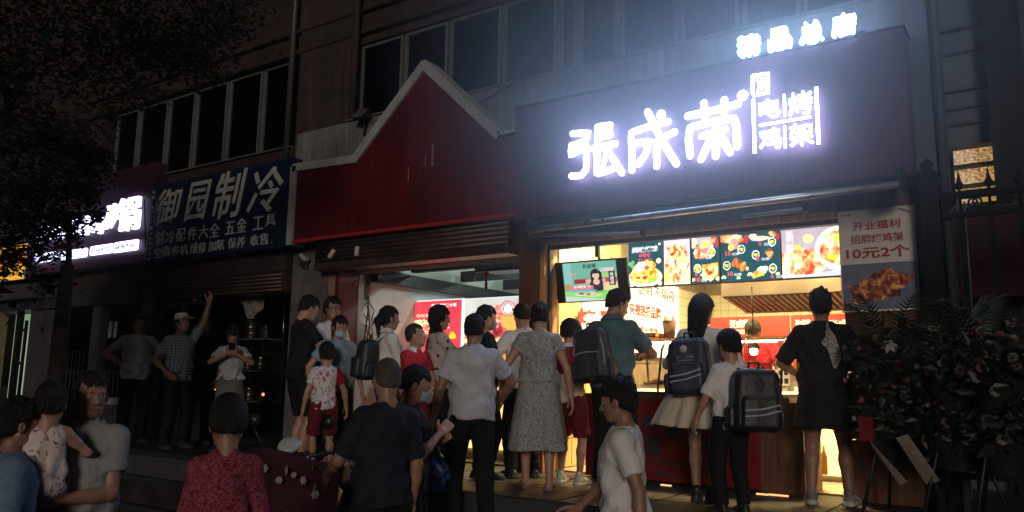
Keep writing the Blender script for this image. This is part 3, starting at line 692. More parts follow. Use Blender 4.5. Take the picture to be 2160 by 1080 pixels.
# ================================================================ menu light boxes inside the window
MY = 7.36
m_menu = vmat('menu_print', 1.75)
teal = srgb(18, 66, 74)
def menu(x0, x1, i, label, paint, nx):
    xm = (x0+x1)/2
    zt_, zb = at(1400, 509-2, MY).z, at(1400, 603, MY).z
    X0, X1 = at(x0, 550, MY).x, at(x1, 550, MY).x
    w_, h_ = X1-X0, zt_-zb; ny = 88
    c_ = ((X0+X1)/2, MY, (zt_+zb)/2)
    tt = thing('menu_lightbox', label, 'menu board', c_, group='lit menu boards over the counter')
    MB().box((-w_/2+.002, .008, -h_/2), (w_/2-.002, .09, h_/2), .004).build('box_frame', m_dark, tt)
    im = paint(Img(int(nx), ny, teal)); 
    print_sheet('lit_print', w_-.012, h_-.014, np.clip(im.a, 0, 1), m_menu, tt, (0, 0, 0), thick=.012)
    return tt, w_, h_
m_mw = emat('menu_white_ink', (1, 1, 1), 1.1); m_mr = emat('menu_red_ink', (.95, .05, .07), 1.0)
def p1(im):
    im.a *= .7+.6*vnoise(im.ny, im.nx, 3, 1)[..., None]
    im.ell(.5, .80, .50, .22, (1, 1, 1)); im.ell(.5, .76, .46, .20, im.food(9, 2, 'yellow')); im.ell(.5, .62, .34, .20, im.food(7, 3, 'yellow'), 0, .08, 1)
    im.ell(.38, .55, .16, .10, (1, 1, .95), -.5); im.ell(.55, .58, .08, .05, srgb(230, 80, 90)); im.ell(.50, .80, .08, .04, srgb(210, 60, 40)); im.ell(.72, .86, .14, .05, srgb(150, 200, 70)); im.ell(.30, .8, .07, .03, srgb(190, 70, 30))
    im.ell(.09, .48, .08, .07, srgb(90, 180, 110), .3, .3, 2); im.ell(.90, .44, .07, .06, srgb(250, 240, 190)); im.ell(.08, .95, .08, .06, srgb(250, 240, 180)); im.ell(.93, .95, .06, .05, srgb(250, 240, 180)); im.ell(.93, .06, .03, .03, (1, 1, 1))
    return im
def p2(im):
    im.a = np.ones_like(im.a)*np.array(srgb(225, 205, 220))*(.85+.25*vnoise(im.ny, im.nx, 3, 8))[..., None]
    im.ell(.5, .58, .46, .44, im.food(9, 21, 'mix'), .2, .10, 3); im.ell(.45, .25, .30, .16, im.food(8, 5, 'roast')*1.1, .4, .1, 1); im.ell(.72, .52, .20, .16, srgb(255, 235, 140)); im.ell(.75, .60, .14, .06, (1, 1, 1)); im.ell(.85, .85, .22, .2, srgb(255, 240, 170))
    im.ell(.05, .85, .15, .12, srgb(255, 225, 100)); return im
def leaves(im, pts):
    for cx, cy, s_ in pts:
        for a in (-.9, -.45, 0, .45, .9): im.ell(cx+.6*s_*math.sin(a), cy-.9*s_*math.cos(a)*im.asp, s_*.14, s_*.5, srgb(235, 240, 190), -a if False else a)
def medal(im, cx, cy, r): im.ell(cx, cy, r*.8, r*.8, srgb(30, 60, 60)); im.ell(cx, cy, r*.55, r*.5, srgb(225, 220, 70), .2, .2, 1); im.ring(cx, cy, r, r*.2, (1, 1, 1))
def p3(im):
    im.a *= .75+.6*vnoise(im.ny, im.nx, 3, 11)[..., None]
    im.ell(.45, .08, .5, .09, srgb(190, 175, 185), 0, .1, 1); im.ell(.45, .28, .38, .17, im.food(6, 13, 'mix'), -.3, .06, 2); im.ell(.5, .16, .14, .10, srgb(255, 235, 120)); im.ell(.52, .30, .16, .07, srgb(240, 130, 130)); im.ell(.06, .1, .12, .13, srgb(250, 240, 180)); im.ell(.85, .06, .13, .1, im.food(5, 4, 'dark')*1.5); im.ell(.93, .15, .06, .1, srgb(200, 40, 60))
    medal(im, .74, .34, .14); medal(im, .2, .68, .14)
    im.put((im.X > .37) & (im.X < .97) & (im.Y > .60-.06*im.X+.03) & (im.Y < .93-.08*(im.X-.37)), im.food(7, 15, 'yellow')*.95+.05)
    im.ell(.66, .74, .18, .10, im.food(9, 16, 'roast'), -.5, .1, 1); leaves(im, ((.03, .97, .09), (.68, .99, .13), (.95, .98, .1))); return im
def p4(im):
    im.a *= .75+.6*vnoise(im.ny, im.nx, 3, 31)[..., None]
    im.ell(.2, .10, .24, .10, im.food(5, 33, 'mix'), .1, .1, 1); im.ell(.24, .20, .07, .12, srgb(240, 150, 140)); im.ell(.18, .27, .05, .07, srgb(250, 225, 110)); im.ell(.45, .12, .035, .09, srgb(200, 50, 60)); im.ell(.56, .07, .07, .05, srgb(250, 240, 180)); im.ell(.68, .13, .16, .05, srgb(230, 200, 225)); im.ell(.70, .12, .14, .025, srgb(250, 225, 140)); im.ell(.9, .05, .07, .06, im.food(5, 4, 'dark')*1.5, .3); im.ell(.97, .12, .03, .06, srgb(200, 40, 60))
    for j in range(3): im.ell(.24+.07*j, .60+.05*j, .045, .11, im.food(5, 36+j, 'roast')*1.05, .5)
    im.ell(.45, .75, .03, .04, srgb(240, 190, 150), .4)
    for j in range(5): im.ell(.80+.018*j, .40+.028*j-.0, .012, .085, im.food(6, 50+j, 'roast'), .95-.05*j)
    im.ell(.66, .85, .13, .08, im.food(6, 61, 'yellow')*.9, -.3, .1, 2); im.ell(.72, .78, .09, .06, srgb(250, 235, 200), 0, .1, 1)
    for cx, cy in ((.36, .33), (.10, .66), (.60, .47), (.88, .22), (.88, .78)): medal(im, cx, cy, .065)
    leaves(im, ((.04, .97, .06), (.30, .99, .05), (.50, .95, .07), (.96, .95, .05))); return im
def p5(im):
    im.a = np.ones_like(im.a)*np.array(srgb(175, 160, 170))*(.8+.4*vnoise(im.ny, im.nx, 3, 71))[..., None]
    im.ell(.3, .72, .42, .30, im.food(11, 73, 'mix'), 0, .05, 1); im.ell(.88, .45, .36, .44, (1, 1, 1)); im.ell(.90, .44, .31, .38, im.food(11, 74, 'mix'), 0, .06, 2); im.ell(.93, .25, .12, .10, srgb(255, 235, 70)); im.ell(.25, .38, .05, .05, srgb(240, 230, 60)); im.ell(.42, .22, .08, .09, srgb(250, 235, 150)); im.ell(.78, .63, .08, .05, srgb(250, 225, 60))
    im.put(im.Y > .90+.05*np.sin(im.X*4), np.array(srgb(190, 215, 240))); im.rect(.0, .0, .0, .0, (1, 1, 1)); return im
tA, w_, h_ = menu(1325, 1398, 0, 'narrow teal lit menu board with a heaped yellow platter, leftmost of the menu boards', p1, 72)
text_on('美味烤鸡', tA, m_mw, (0, -.012, h_*.33), 1, bold=.04, fit=(w_*.76, h_*.14), depth=.004); text_on('鲜香味', tA, m_mr, (.0, -.012, h_*.20), 1, bold=.02, fit=(w_*.33, h_*.09), depth=.004)
text_on('22.8元', tA, m_mr, (0, -.012, h_*.09), 1, bold=.01, fit=(w_*.4, h_*.08), depth=.004)
menu(1400, 1457, 1, 'narrow pale lit menu photo of chopped roast chicken with an egg', p2, 62)
tC, w_, h_ = menu(1459, 1518, 2, 'dark lit menu board with a chicken leg above a baked slice', p3, 62)
for x, z, n_ in ((.0, .06, '10'), (-.22, -.29, '6'), (-.17, -.41, '10')):
    text_on(n_, tC, m_mr, (x*w_-.03, -.012, z*h_), 1, bold=.03, fit=(.05 if len(n_) > 1 else .025, .045), depth=.004); text_on('元/份', tC, m_mw, (x*w_+.035, -.012, z*h_-.01), 1, bold=.01, fit=(.06, .028), depth=.004)
tD, w_, h_ = menu(1520, 1647, 3, 'wide dark lit menu board with five yellow medals, wings and skewers', p4, 130)
for x, z, n_ in ((-.36, .10, '15'), (-.33, -.33, '10'), (.18, .25, '8'), (.13, -.05, '1'), (.36, -.42, '5')):
    text_on(n_, tD, m_mr, (x*w_, -.012, z*h_), 1, bold=.03, fit=(.05 if len(n_) > 1 else .025, .045), depth=.004); text_on('元/串', tD, m_mw, (x*w_+.07, -.012, z*h_-.01), 1, bold=.01, fit=(.07, .028), depth=.004)
tE, w_, h_ = menu(1649, 1790, 4, 'widest lit menu board showing a plate and a bowl of shredded chicken', p5, 140)
text_on('新\n鲜', tE, m_mw, (-w_*.36, -.012, h_*.22), 1, fit=(.07, .22), depth=.004)

# ================================================================ television
tc_ = [at(x, y, 7.22) for x, y in ((1167, 555), (1319, 543))]
tw = (tc_[1]-tc_[0]).length; thh = .435
t = thing('television', 'black television tilted forward showing a woman presenter behind plates of food', 'television', (tc_[0]+tc_[1])/2, rot=(R(13), 0, 0))
MB().box((-tw/2, 0, -thh), (tw/2, .05, 0), .006).build('casing', m_black, t)
im = Img(120, 96, srgb(120, 190, 165)); im.a *= (.85+.3*vnoise(96, 120, 2, 3))[..., None]
im.rect(.20, .44, 1, .56, srgb(220, 190, 170)); im.rect(.20, .44, .42, .55, srgb(150, 50, 60)); im.rect(.20, .43, 1, .45, srgb(200, 70, 70)); im.rect(.78, .45, 1, .53, srgb(215, 60, 60)); im.rect(.72, .56, 1, .75, srgb(240, 225, 160)); im.rect(0, .55, .12, .7, srgb(190, 150, 90)); im.rect(.02, .0, .16, .55, srgb(140, 205, 200))
im.rect(.70, .30, 1, .42, srgb(170, 220, 120))
im.rect(0, .74, 1, 1, srgb(150, 225, 120)); im.put(im.Y > .86+.16*im.X, np.array(srgb(205, 225, 215)))
im.ell(.62, .33, .105, .145, srgb(50, 30, 35)); im.rect(.515, .33, .725, .50, srgb(50, 30, 35)); im.ell(.62, .62, .14, .17, srgb(70, 40, 60)); im.ell(.615, .52, .06, .08, srgb(235, 200, 170)); im.ell(.615, .36, .062, .085, srgb(240, 210, 180)); im.rect(.585, .42, .645, .5, srgb(235, 200, 170)); im.rect(.55, .25, .68, .31, srgb(50, 30, 35)); im.ell(.59, .355, .008, .005, srgb(40, 20, 20)); im.ell(.64, .355, .008, .005, srgb(40, 20, 20)); im.ell(.615, .405, .018, .006, srgb(190, 70, 70)); im.rect(.73, .55, .77, .74, srgb(235, 205, 180))
im.rect(.10, .60, .55, .71, srgb(230, 130, 140)); im.rect(.10, .715, .60, .765, srgb(110, 190, 225)); im.rect(.85, .24, .97, .62, srgb(20, 30, 60))
im.ell(.30, .82, .11, .04, srgb(230, 245, 220)); im.ell(.30, .81, .08, .028, im.food(9, 5, 'mix')*.7); im.ell(.52, .84, .17, .06, srgb(200, 245, 190)); im.ell(.52, .83, .13, .042, im.food(12, 6, 'mix')*.75); im.rect(.60, .76, .75, .81, srgb(110, 220, 70)); im.rect(.70, .18, .95, .27, srgb(240, 210, 200)); im.rect(.66, .20, .76, .24, srgb(110, 215, 215))
pp = print_sheet('screen', tw*.74, thh*.93, im.a, vmat('screen_print', 1.05, base=0), t, (-.0, -.004, -thh/2), thick=.006)
text_on('张成荣', t, mat('screen_dark_ink', (.02, .05, .06), emit=(.03, .05, .06), estr=1, bump=0), (.01, -.012, -.06), 1, fit=(.16, .05), depth=.002, bold=.02)
text_on('现场烤制', pp, emat('screen_red_ink', (.8, .15, .12), 1), (-tw*.25, .08, .006), 1, fit=(.09, .03), depth=.002, rot=(0, 0, 0))
text_on('用心做好每一只', pp, emat('screen_white_ink', (1, 1, .95), 1), (-.10, -.052, .006), 1, fit=(.20, .028), depth=.002, rot=(0, 0, 0))
text_on('央视\n热播\n品牌', pp, MATS['screen_white_ink'], (tw*.3, .02, .006), 1, fit=(.04, .12), depth=.002, rot=(0, 0, 0))
MB().tube([(0, .05, -.2), (0, .25, -.1), (0, .25, .35)], .018, 8).build('bracket', m_dark, t)

# ================================================================ white lit text panel on the left tiled wall
ya, yb = 7.86, 10.62; za, zb_ = 1.95, atx(1430, 606, XR0+.05).z
loc = (XR0+.03, (ya+yb)/2, (za+zb_)/2)
t = thing('wall_lightbox', 'glaring white lit panel with grey and red slogans on the counter shop side wall', 'light box', loc)
MB().box((-.02, -(yb-ya)/2, -(zb_-za)/2), (.02, (yb-ya)/2, (zb_-za)/2), .004).build('lit_panel', emat('white_lightbox', (1, .96, .88), .75), t)
gtx = mat('grey_ink', (.12, .14, .15), .6, bump=0); rtx = mat('red_ink_lit', (.50, .02, .015), .6, bump=0, noise=.05)
def side_text(s_, px, py0, py1, m_, bold=.01, px1=None, par=t):
    a = atx(px, (py0+py1)/2, XR0+.055); b_ = atx(px1, (py0+py1)/2, XR0+.055)
    zt2 = atx((px+px1)/2, py0, XR0+.055).z; zb2 = atx((px+px1)/2, py1, XR0+.055).z
    text_on(s_, par, m_, (.0235, (a.y+b_.y)/2-loc[1], (zt2+zb2)/2-loc[2]), 1, fit=(abs(b_.y-a.y), zt2-zb2), depth=.006, bold=bold, rot=(PI/2, 0, PI/2))
side_text('新鲜不隔夜', 1346, 604, 632, gtx, .0, 1424)
side_text('央视热播品牌', 1328, 643, 669, rtx, .012, 1394)
side_text('现烤现卖', 1318, 672, 694, gtx, 0, 1345); side_text('匠心美味', 1352, 690, 700, rtx, 0, 1388)
side_text('烤', 1219, 652, 688, rtx, .03, 1258)
side_text('鸡', 1266, 652, 688, rtx, .03, 1290)

# ================================================================ lamps of the lit shop (they light the room)
for i, (x, y) in enumerate(((-3.6, 8.0), (-2.0, 8.0), (-3.2, 9.8))):
    tt = thing('ceiling_lamp', ('round warm ceiling lamp behind the television', 'round warm ceiling lamp above the extractor hood', 'round warm ceiling lamp deeper inside the counter shop')[i], 'lamp', (x, y, 3.5), group='warm ceiling lamps')
    MB().lathe([(.16, 0), (.17, -.04), (.15, -.05)], 20).build('lamp_housing', m_white, tt)
    MB().lathe([(.14, -.051), (.14, -.062)], 20).build('lamp_shade', emat('warm_ceiling_lamp', (1.0, .68, .30), 850), tt)
# extractor hood
hy = 8.5
h0, h1 = at(1521, 605, hy), at(1521, 626, hy); xr = -1.0
hd = thing('extractor_hood', 'big brushed steel extractor hood with a ribbed filter bank under the menu boards', 'hood', (h0.x, hy, h1.z))
hw = xr-h0.x; hh = h0.z-h1.z+.12
MB().box((0, 0, 0), (hw, .02, hh), .004).box((0, .02, .001), (.02, 1.2, hh-.001)).build('front_panel', m_steel, hd)
fz = at(1569, 657, hy+.75).z-h1.z; fx = at(1569, 657, hy+.75).x-h0.x
MB().add([(0, .021, 0), (hw, .021, 0), (hw, .75, fz), (fx, .75, fz), (0, .03, .006), (hw, .03, .006), (hw, .75, fz+.02), (fx, .75, fz+.02)], [(0, 1, 2, 3), (7, 6, 5, 4), (0, 3, 7, 4), (1, 5, 6, 2), (3, 2, 6, 7), (0, 4, 5, 1)]).build('filter_tray', m_dark, hd)
MB().box((fx, .74, fz-.025), (hw, .78, fz+.0), .003).build('drip_rail', m_steel, hd)
for i in range(30):
    u = (i+.7)/31; xa = u*hw; xb = fx+u*(hw-fx)
    MB().tube([(xa, .04, -.008), (xb, .73, fz-.008)], .010, 5).build('filter_rib', m_steel, hd)
# red header boards on the far kitchen wall
ry = 10.5
for i, (x0, x1, lab) in enumerate(((1497, 1664, 'plain end'), (1668, 1800, 'right'))):
    a, b_ = at(x0, 672, ry), at(x1, 668, ry); zt2, zb2 = at(1600, 667, ry).z, at(1600, 790, ry).z
    c_ = ((a.x+b_.x)/2, ry, (zt2+zb2)/2)
    tt = thing('red_wall_board', ('red board with the cream brand lettering behind the worker', 'red board with the cream brand lettering behind the man in black')[i], 'wall board', c_, group='red boards at the back of the kitchen')
    ww = b_.x-a.x
    MB().box((-ww/2, 0, -(zt2-zb2)/2), (ww/2, .03, (zt2-zb2)/2), .004).build('board', mat('lit_red_board', (.30, .02, .015), .45, noise=.08, bump=.02), tt)
    cr = emat('cream_ink', (1, .75, .45), .8)
    for px, wpx in ((1538, 42), ) if i == 0 else ((1678, 30), (1752, 50)):
        q_ = at(px+wpx/2, 683, ry-.02); text_on('张成荣', tt, cr, (q_.x-c_[0], -.004, q_.z-c_[2]), 1, fit=(wpx*.0062, .11), depth=.005, bold=.02)
        q_ = at(px+wpx/2, 700, ry-.02); text_on('电烤鸡架', tt, cr, (q_.x-c_[0], -.004, q_.z-c_[2]), 1, fit=(wpx*.0050, .07), depth=.005, bold=.01)
    o = MB().box((ww*.30, -.06, -.32), (ww*.30+.06, -.01, -.12), .01).build('bottle_shape', mat('cream_plastic', (.7, .6, .4), .4), tt) if i == 0 else None

# ================================================================ counter with curved glass warmers
CY = W-.02
cx0, cx1 = at(1235, 900, CY).x, at(1600, 900, CY).x
cl = ((cx0+cx1)/2, CY, PF); cz = at(1600, 838, CY).z-PF
ct = thing('serving_counter', 'red fronted serving counter with dark printed shapes and an orange wooden end box', 'counter', cl)
hw_ = (cx1-cx0)/2
MB().box((-hw_, 0, .02), (hw_, .6, cz-.04), .004).build('counter_body', mat('red_laminate', (.17, .010, .012), .35, noise=.1, bump=.03), ct)
MB().box((-hw_-.02, -.04, cz-.039), (hw_+.28, .62, cz), .006).build('countertop', m_wood, ct)
ex0, ex1 = at(1640, 900, CY).x-cl[0]-.16, at(1694, 900, CY).x-cl[0]
MB().box((hw_+.002, .0, 0), (ex1, .58, cz-.041), .004).build('end_box', m_wood, ct, label='orange brown wooden end of the counter')
def blob(pts, name='printed_shape'):
    P = [at(x, y, CY-.004) for x, y in pts]
    MB().prism([(p.x-cl[0], p.z-PF) for p in P], -.006, -.001, 'y').build(name, m_blkt, ct)
def sm(pts, n=3):     # round off a polygon by corner cutting
    for _ in range(n):
        pts = [q for i in range(len(pts)) for q in ((pts[i][0]*.75+pts[(i+1) % len(pts)][0]*.25, pts[i][1]*.75+pts[(i+1) % len(pts)][1]*.25), (pts[i][0]*.25+pts[(i+1) % len(pts)][0]*.75, pts[i][1]*.25+pts[(i+1) % len(pts)][1]*.75))]
    return pts
blob(sm([(1356, 878), (1380, 874), (1392, 892), (1386, 900), (1368, 906), (1356, 900)]))
blob(sm([(1402, 906), (1416, 890), (1436, 900), (1432, 924), (1412, 928)]))
blob(sm([(1360, 916), (1384, 914), (1398, 940), (1400, 962), (1362, 962)]))
blob(sm([(1484, 918), (1504, 910), (1506, 960), (1486, 960)]))
for s_, x0, y0, x1, y1 in (('CHICKEN', 1372, 969, 1470, 983), ('GRILL', 1376, 991, 1424, 1005)):
    a, b_ = at(x0, (y0+y1)/2, CY), at(x1, (y0+y1)/2, CY)
    text_on(s_, ct, m_blkt, ((a.x+b_.x)/2-cl[0], -.004, (a.z+b_.z)/2-PF), 1, fit=(b_.x-a.x, .07), depth=.004, bold=.02)
p = at(1497, 996, CY); MB().tube([(p.x-cl[0]+.085*math.cos(a*PI/12), -.003, p.z-PF+.085*math.sin(a*PI/12)) for a in range(25)], .004, 5, cap=False).build('printed_ring', mat('faded_print', (.25, .08, .07), .6, bump=0), ct)
text_on('张', ct, m_blkt, (p.x-cl[0], -.004, p.z-PF), 1, fit=(.08, .08), depth=.004, bold=.02)
# curved glass display warmer standing on the counter
zc = cz+PF; wl = (0, 0, 0)
wx0, wx1 = at(1316, 800, CY).x, at(1668, 800, CY+.3).x
zt3 = at(1500, 715, CY+.25).z
wt = thing('display_warmer', 'long curved glass food warmer glowing yellow on the counter, trays of chicken inside', 'display case', ((wx0+wx1)/2, CY, zc))
hx = (wx1-wx0)/2; H3 = zt3-zc
arc = [(-.02, .03), (-.01, .10), (.02, .2), (.08, H3*.8), (.16, H3*.95), (.26, H3)]
for x in (-hx, -hx+.36, -.02, hx-.36, hx):
    MB().tube([(x, a_, b2) for a_, b2 in arc]+[(x, .50, H3)], .011, 6).build('curved_rib', m_black, wt)
for x in (-hx, hx): MB().tube([(x, .5, H3), (x, .58, .02)], .012, 6).build('rear_post', m_black, wt)
g = MB(); g.smooth = True
A_ = [(-hx, a_, b2) for a_, b2 in arc]; B_ = [(hx, a_, b2) for a_, b2 in arc]; n_ = len(arc)
g.add(A_+B_, [(i, n_+i, n_+i+1, i+1) for i in range(n_-1)]); g.build('curved_glass', m_glass, wt)
MB().box((-hx, .25, H3), (hx, .52, H3+.02), .004).build('top_shelf', m_wood, wt)
MB().box((-hx-.02, -.03, 0), (hx+.02, .6, .028), .004).build('base_frame', m_dark, wt)
MB().box((-hx+.01, .02, .03), (hx-.01, .56, .05)).build('warming_plate', emat('warmer_glow', (1, .62, .22), 4), wt)  # emission on the plate supplies the yellow glow inside the warmer
MB().box((-hx+.01, .05, H3*.55), (hx-.01, .5, H3*.55+.008)).build('glass_shelf', m_glass, wt)
for i, x in enumerate((-.9, -.3, .3, .9)):
    x *= hx/1.2
    MB().tube([(x-.2, .22, H3-.03), (x+.2, .22, H3-.03)], .009, 8).build('heating_tube', emat('heat_tube', (1, .72, .32), 45), wt)
m_chk = mat('roast_chicken', (.55, .24, .06), .35, nscale=30, noise=.3, bump=.5, col2=(.28, .08, .02))
m_chy = mat('golden_chicken', (.70, .42, .12), .4, nscale=30, noise=.25, bump=.5)
m_tray = mat('steel_tray', (.6, .58, .52), .3, .9, noise=.08, bump=.03)
def lump(r, sx, sy, sz, seed, n=10):
    rr = random.Random(seed); mb = MB(); mb.smooth = True; V = []; F = []
    for i in range(n//2+1):
        for j in range(n):
            th = PI*i/(n//2); ph = 2*PI*j/n; k_ = r*(1+rr.uniform(-.25, .25))
            V.append((k_*sx*math.sin(th)*math.cos(ph), k_*sy*math.sin(th)*math.sin(ph), k_*sz*math.cos(th)))
    for i in range(n//2):
        for j in range(n): F.append((i*n+j, (i+1)*n+j, (i+1)*n+(j+1) % n, i*n+(j+1) % n))
    mb.add(V, F); return mb
lumps = [lump(.045, 1.3, .8, .6, s).mesh('chicken_piece', m_chk if s % 2 else m_chy) for s in range(6)]
for i in range(5):
    x = -hx+.28+i*(2*hx-.5)/4
    tt = thing('food_tray', ['steel tray of roast chicken at the left end of the warmer', 'steel tray of chicken pieces in the warmer behind the man with the backpack', 'steel tray of golden chicken in the middle of the warmer', 'steel tray of chicken in the warmer behind the girl in the white skirt', 'steel tray of chicken at the right end of the warmer'][i], 'tray', ((wx0+wx1)/2+x, CY+.27, zc+.052))
    MB().box((-.15, -.18, 0), (.15, .18, .01), .003).box((-.15, -.18, .01), (-.143, .18, .04)).box((.143, -.18, .01), (.15, .18, .04)).box((-.143, -.18, .01), (.143, -.173, .04)).build('tray', m_tray, tt)
    for j in range(14):
        o = link('chicken_piece', lumps[(i+j) % 6], tt); o.location = (random.uniform(-.11, .11), random.uniform(-.14, .14), .035+.03*(j//7)); o.rotation_euler = (random.uniform(-.4, .4), random.uniform(-.4, .4), random.uniform(0, 6))
# wooden shelf box and bag of skewers on top at the left, red and price cards at the right end
c_ = at(1345, 710, CY+.2); t = thing('wooden_tray', 'flat orange wooden tray lying on top of the left end of the warmer', 'tray', (c_.x, CY+.32, zt3+.021))
MB().box((-.2, -.14, 0), (.2, .14, .012), .003).build('base', m_wood, t); MB().box((-.2, -.14, .012), (.2, -.125, .045), .003).box((-.2, .125, .012), (.2, .14, .045), .003).box((-.2, -.125, .012), (-.185, .125, .045)).box((.185, -.125, .012), (.2, .125, .045)).build('rim', m_woodl, t)
c_ = at(1407, 705, CY+.3); t = thing('skewer_tub', 'pinkish brown paper tub full of skewers standing beside the wooden tray', 'tub', (c_.x, CY+.36, zt3+.021))
MB().lathe([(.05, 0), (.065, .14), (.07, .17), (.066, .17), (.06, .12)], 14, cap=True).build('tub', mat('kraft_paper', (.45, .26, .17), .8, noise=.2), t)
for j in range(12):
    a = j*.52; MB().tube([(.03*math.cos(a), .03*math.sin(a), .05), (.05*math.cos(a+.3), .05*math.sin(a+.3), .2+.01*(j % 3))], .004, 4).build('skewer', m_chy, t)
t = thing('heat_lamp', 'glaring heat lamp hanging over the right half of the warmer', 'lamp', at(1590, 741, CY+.35))
MB().lathe([(.001, .10), (.03, .09), (.06, .03), (.065, .02)], 16, cap=False).build('lamp_shade', m_dark, t)
MB().lathe([(.001, -.035), (.025, -.028), (.036, 0), (.025, .028), (.012, .05)], 14).build('bulb', emat('heat_bulb', (1, .70, .34), 60), t)
MB().tube([(0, 0, .1), (0, 0, .6)], .006, 6).build('cord', m_cable, t)
t = thing('price_card', 'small white card with black photos on the right end of the warmer', 'card', at(1652, 780, CY+.2))
im = Img(20, 30, srgb(250, 235, 190)); 
for r_ in range(4):
    for c__ in range(2): im.rect(.1+.45*c__, .05+.24*r_, .45+.45*c__, .2+.24*r_, srgb(60, 45, 35))
print_sheet('printed_card', .12, .28, im.a, vmat('card_print', .5), t, (0, 0, 0), rot=(PI/2, 0, R(50)), thick=.004)
t = thing('red_pennant', 'small pinkish red card at the top right end of the warmer', 'card', at(1651, 726, CY+.2)); MB().box((-.05, -.003, -.035), (.05, .003, .035), .002).build('card', emat('red_card', (.8, .06, .06), .7), t)
# ================================================================ open shop on the left: lit boards, display counter, cables
ly = 8.5
for i, (x0, y0, x1, y1, yb_) in enumerate(((839, 636, 976, 629, 800), (979, 630, 1140, 621, 770))):
    a, b_ = at(x0, y0, ly-.02*i), at(x1, y1, ly-.02*i); zt2 = (a.z+b_.z)/2; zb2 = at((x0+x1)/2, yb_, ly).z
    c_ = ((a.x+b_.x)/2, ly-.02*i, (zt2+zb2)/2); ww, hh2 = b_.x-a.x, zt2-zb2
    t = thing('lit_advert_board', ('red lit advertising board with cream characters and a white edge in the open shop', 'pale lit photo board of glazed red meat beside the red board')[i], 'light box', c_, group=None)
    MB().box((-ww/2, .01, -hh2/2), (ww/2, .12, hh2/2), .004).build('box_frame', emat('white_edge_light', (.9, .95, 1), .9), t)
    if i == 0:
        im = Img(90, 100, (.80, .055, .085)); im.a *= (.75+.4*vnoise(100, 90, 2, 7))[..., None]
        im.ring(.47, .52, .27, .02, srgb(250, 210, 140)); im.put((im.Y > .42) & (abs(im.X-.47) < .3) & (np.sqrt((im.X-.47)**2+((im.Y-.52)/im.asp)**2) > .24), im.a*0+np.array((.80, .055, .085)))
        im.ell(.12, .46, .05, .04, srgb(255, 210, 40), .4, .15, 1); im.ell(.88, .46, .05, .045, srgb(255, 210, 40), -.4, .15, 2); im.rect(0, .8, 1, 1, (.55, .02, .04))
    else:
        im = Img(110, 90, srgb(225, 228, 220)); im.a *= (.6+.5*vnoise(90, 110, 3, 17))[..., None]
        im.ell(.38, .42, .34, .22, im.food(12, 18, 'meat'), -.35, .12, 1); im.ell(.50, .22, .10, .13, im.food(9, 19, 'meat')*1.1, .2, .1, 1); im.ell(.62, .35, .10, .20, srgb(255, 180, 90), -.4, .1, 1); im.ell(.60, .17, .09, .09, srgb(250, 245, 245)); im.ring(.60, .17, .10, .012, srgb(240, 90, 110)); im.ring(.60, .17, .07, .012, srgb(120, 100, 100))
        im.rect(0, .62, 1, .68, srgb(255, 235, 170)); im.rect(0, .68, 1, 1, srgb(250, 150, 70)); im.rect(.48, .60, .72, .86, srgb(255, 240, 30)); im.ell(.55, .57, .012, .02, srgb(60, 30, 20)); im.ell(.59, .57, .012, .02, srgb(60, 30, 20)); im.rect(.78, 0, 1, .62, srgb(250, 240, 235)); im.ell(.9, .3, .09, .16, im.food(8, 25, 'mix'), 0, .15, 3); im.rect(.80, .42, .96, .47, srgb(220, 70, 70))
    print_sheet('lit_print', ww-.04, hh2-.04, np.clip(im.a, 0, 1), vmat('advert_print', 1.15), t, (0, 0, 0), thick=.016)
    if i == 0:
        ink = emat('cream_lit_ink', (1, .80, .42), 1.2); wk = emat('white_lit_ink', (1, 1, 1), 1.3)
        text_on('专注鸡架二十年', t, wk, (ww*.23, -.011, hh2*.42), 1, bold=.02, fit=(ww*.38, .055), depth=.004)
        text_on('啵啵炸生', t, ink, (-.02, -.011, hh2*.19), 1, bold=.04, fit=(ww*.68, .15), depth=.004)
        text_on('CHICKEN', t, ink, (-.05, -.011, hh2*.30), 1, bold=.02, fit=(ww*.28, .04), depth=.004)
        text_on('好吃不贵', t, ink, (.02, -.011, hh2*.09), 1, bold=.01, fit=(ww*.42, .05), depth=.004)
    else: text_on('红烧', t, emat('violet_white_ink', (.9, .6, .8), 1), (-ww*.10, -.011, hh2*.10), 1, bold=.03, fit=(.2, .1), depth=.004)
# display counter inside the open shop with a glowing front
a, b_ = at(915, 880, 7.75), at(1085, 880, 7.75); zt2, zb2 = at(1000, 805, 7.75).z, PF
c_ = ((a.x+b_.x)/2, 7.75, PF); ww = b_.x-a.x
t = thing('lit_food_counter', 'glowing yellow fronted food counter inside the open shop behind the queue', 'counter', c_)
MB().box((-ww/2, .03, 0), (ww/2, .55, zt2-PF), .004).build('counter_body', mat('cream_laminate', (.6, .5, .35), .4), t)
MB().box((-ww/2+.04, .0, .12), (ww/2-.04, .028, zt2-PF-.06)).build('glowing_front', emat('yellow_front', (1, .66, .20), 1.6), t)
MB().box((-ww/2-.02, -.02, zt2-PF), (ww/2+.02, .57, zt2-PF+.03), .005).build('countertop', m_steel, t)
for i in range(4): MB().box((-ww/2+.04+i*(ww-.1)/3, -.006, .12), (-ww/2+.055+i*(ww-.1)/3, -.0005, zt2-PF-.06)).build('front_bar', m_alu, t)
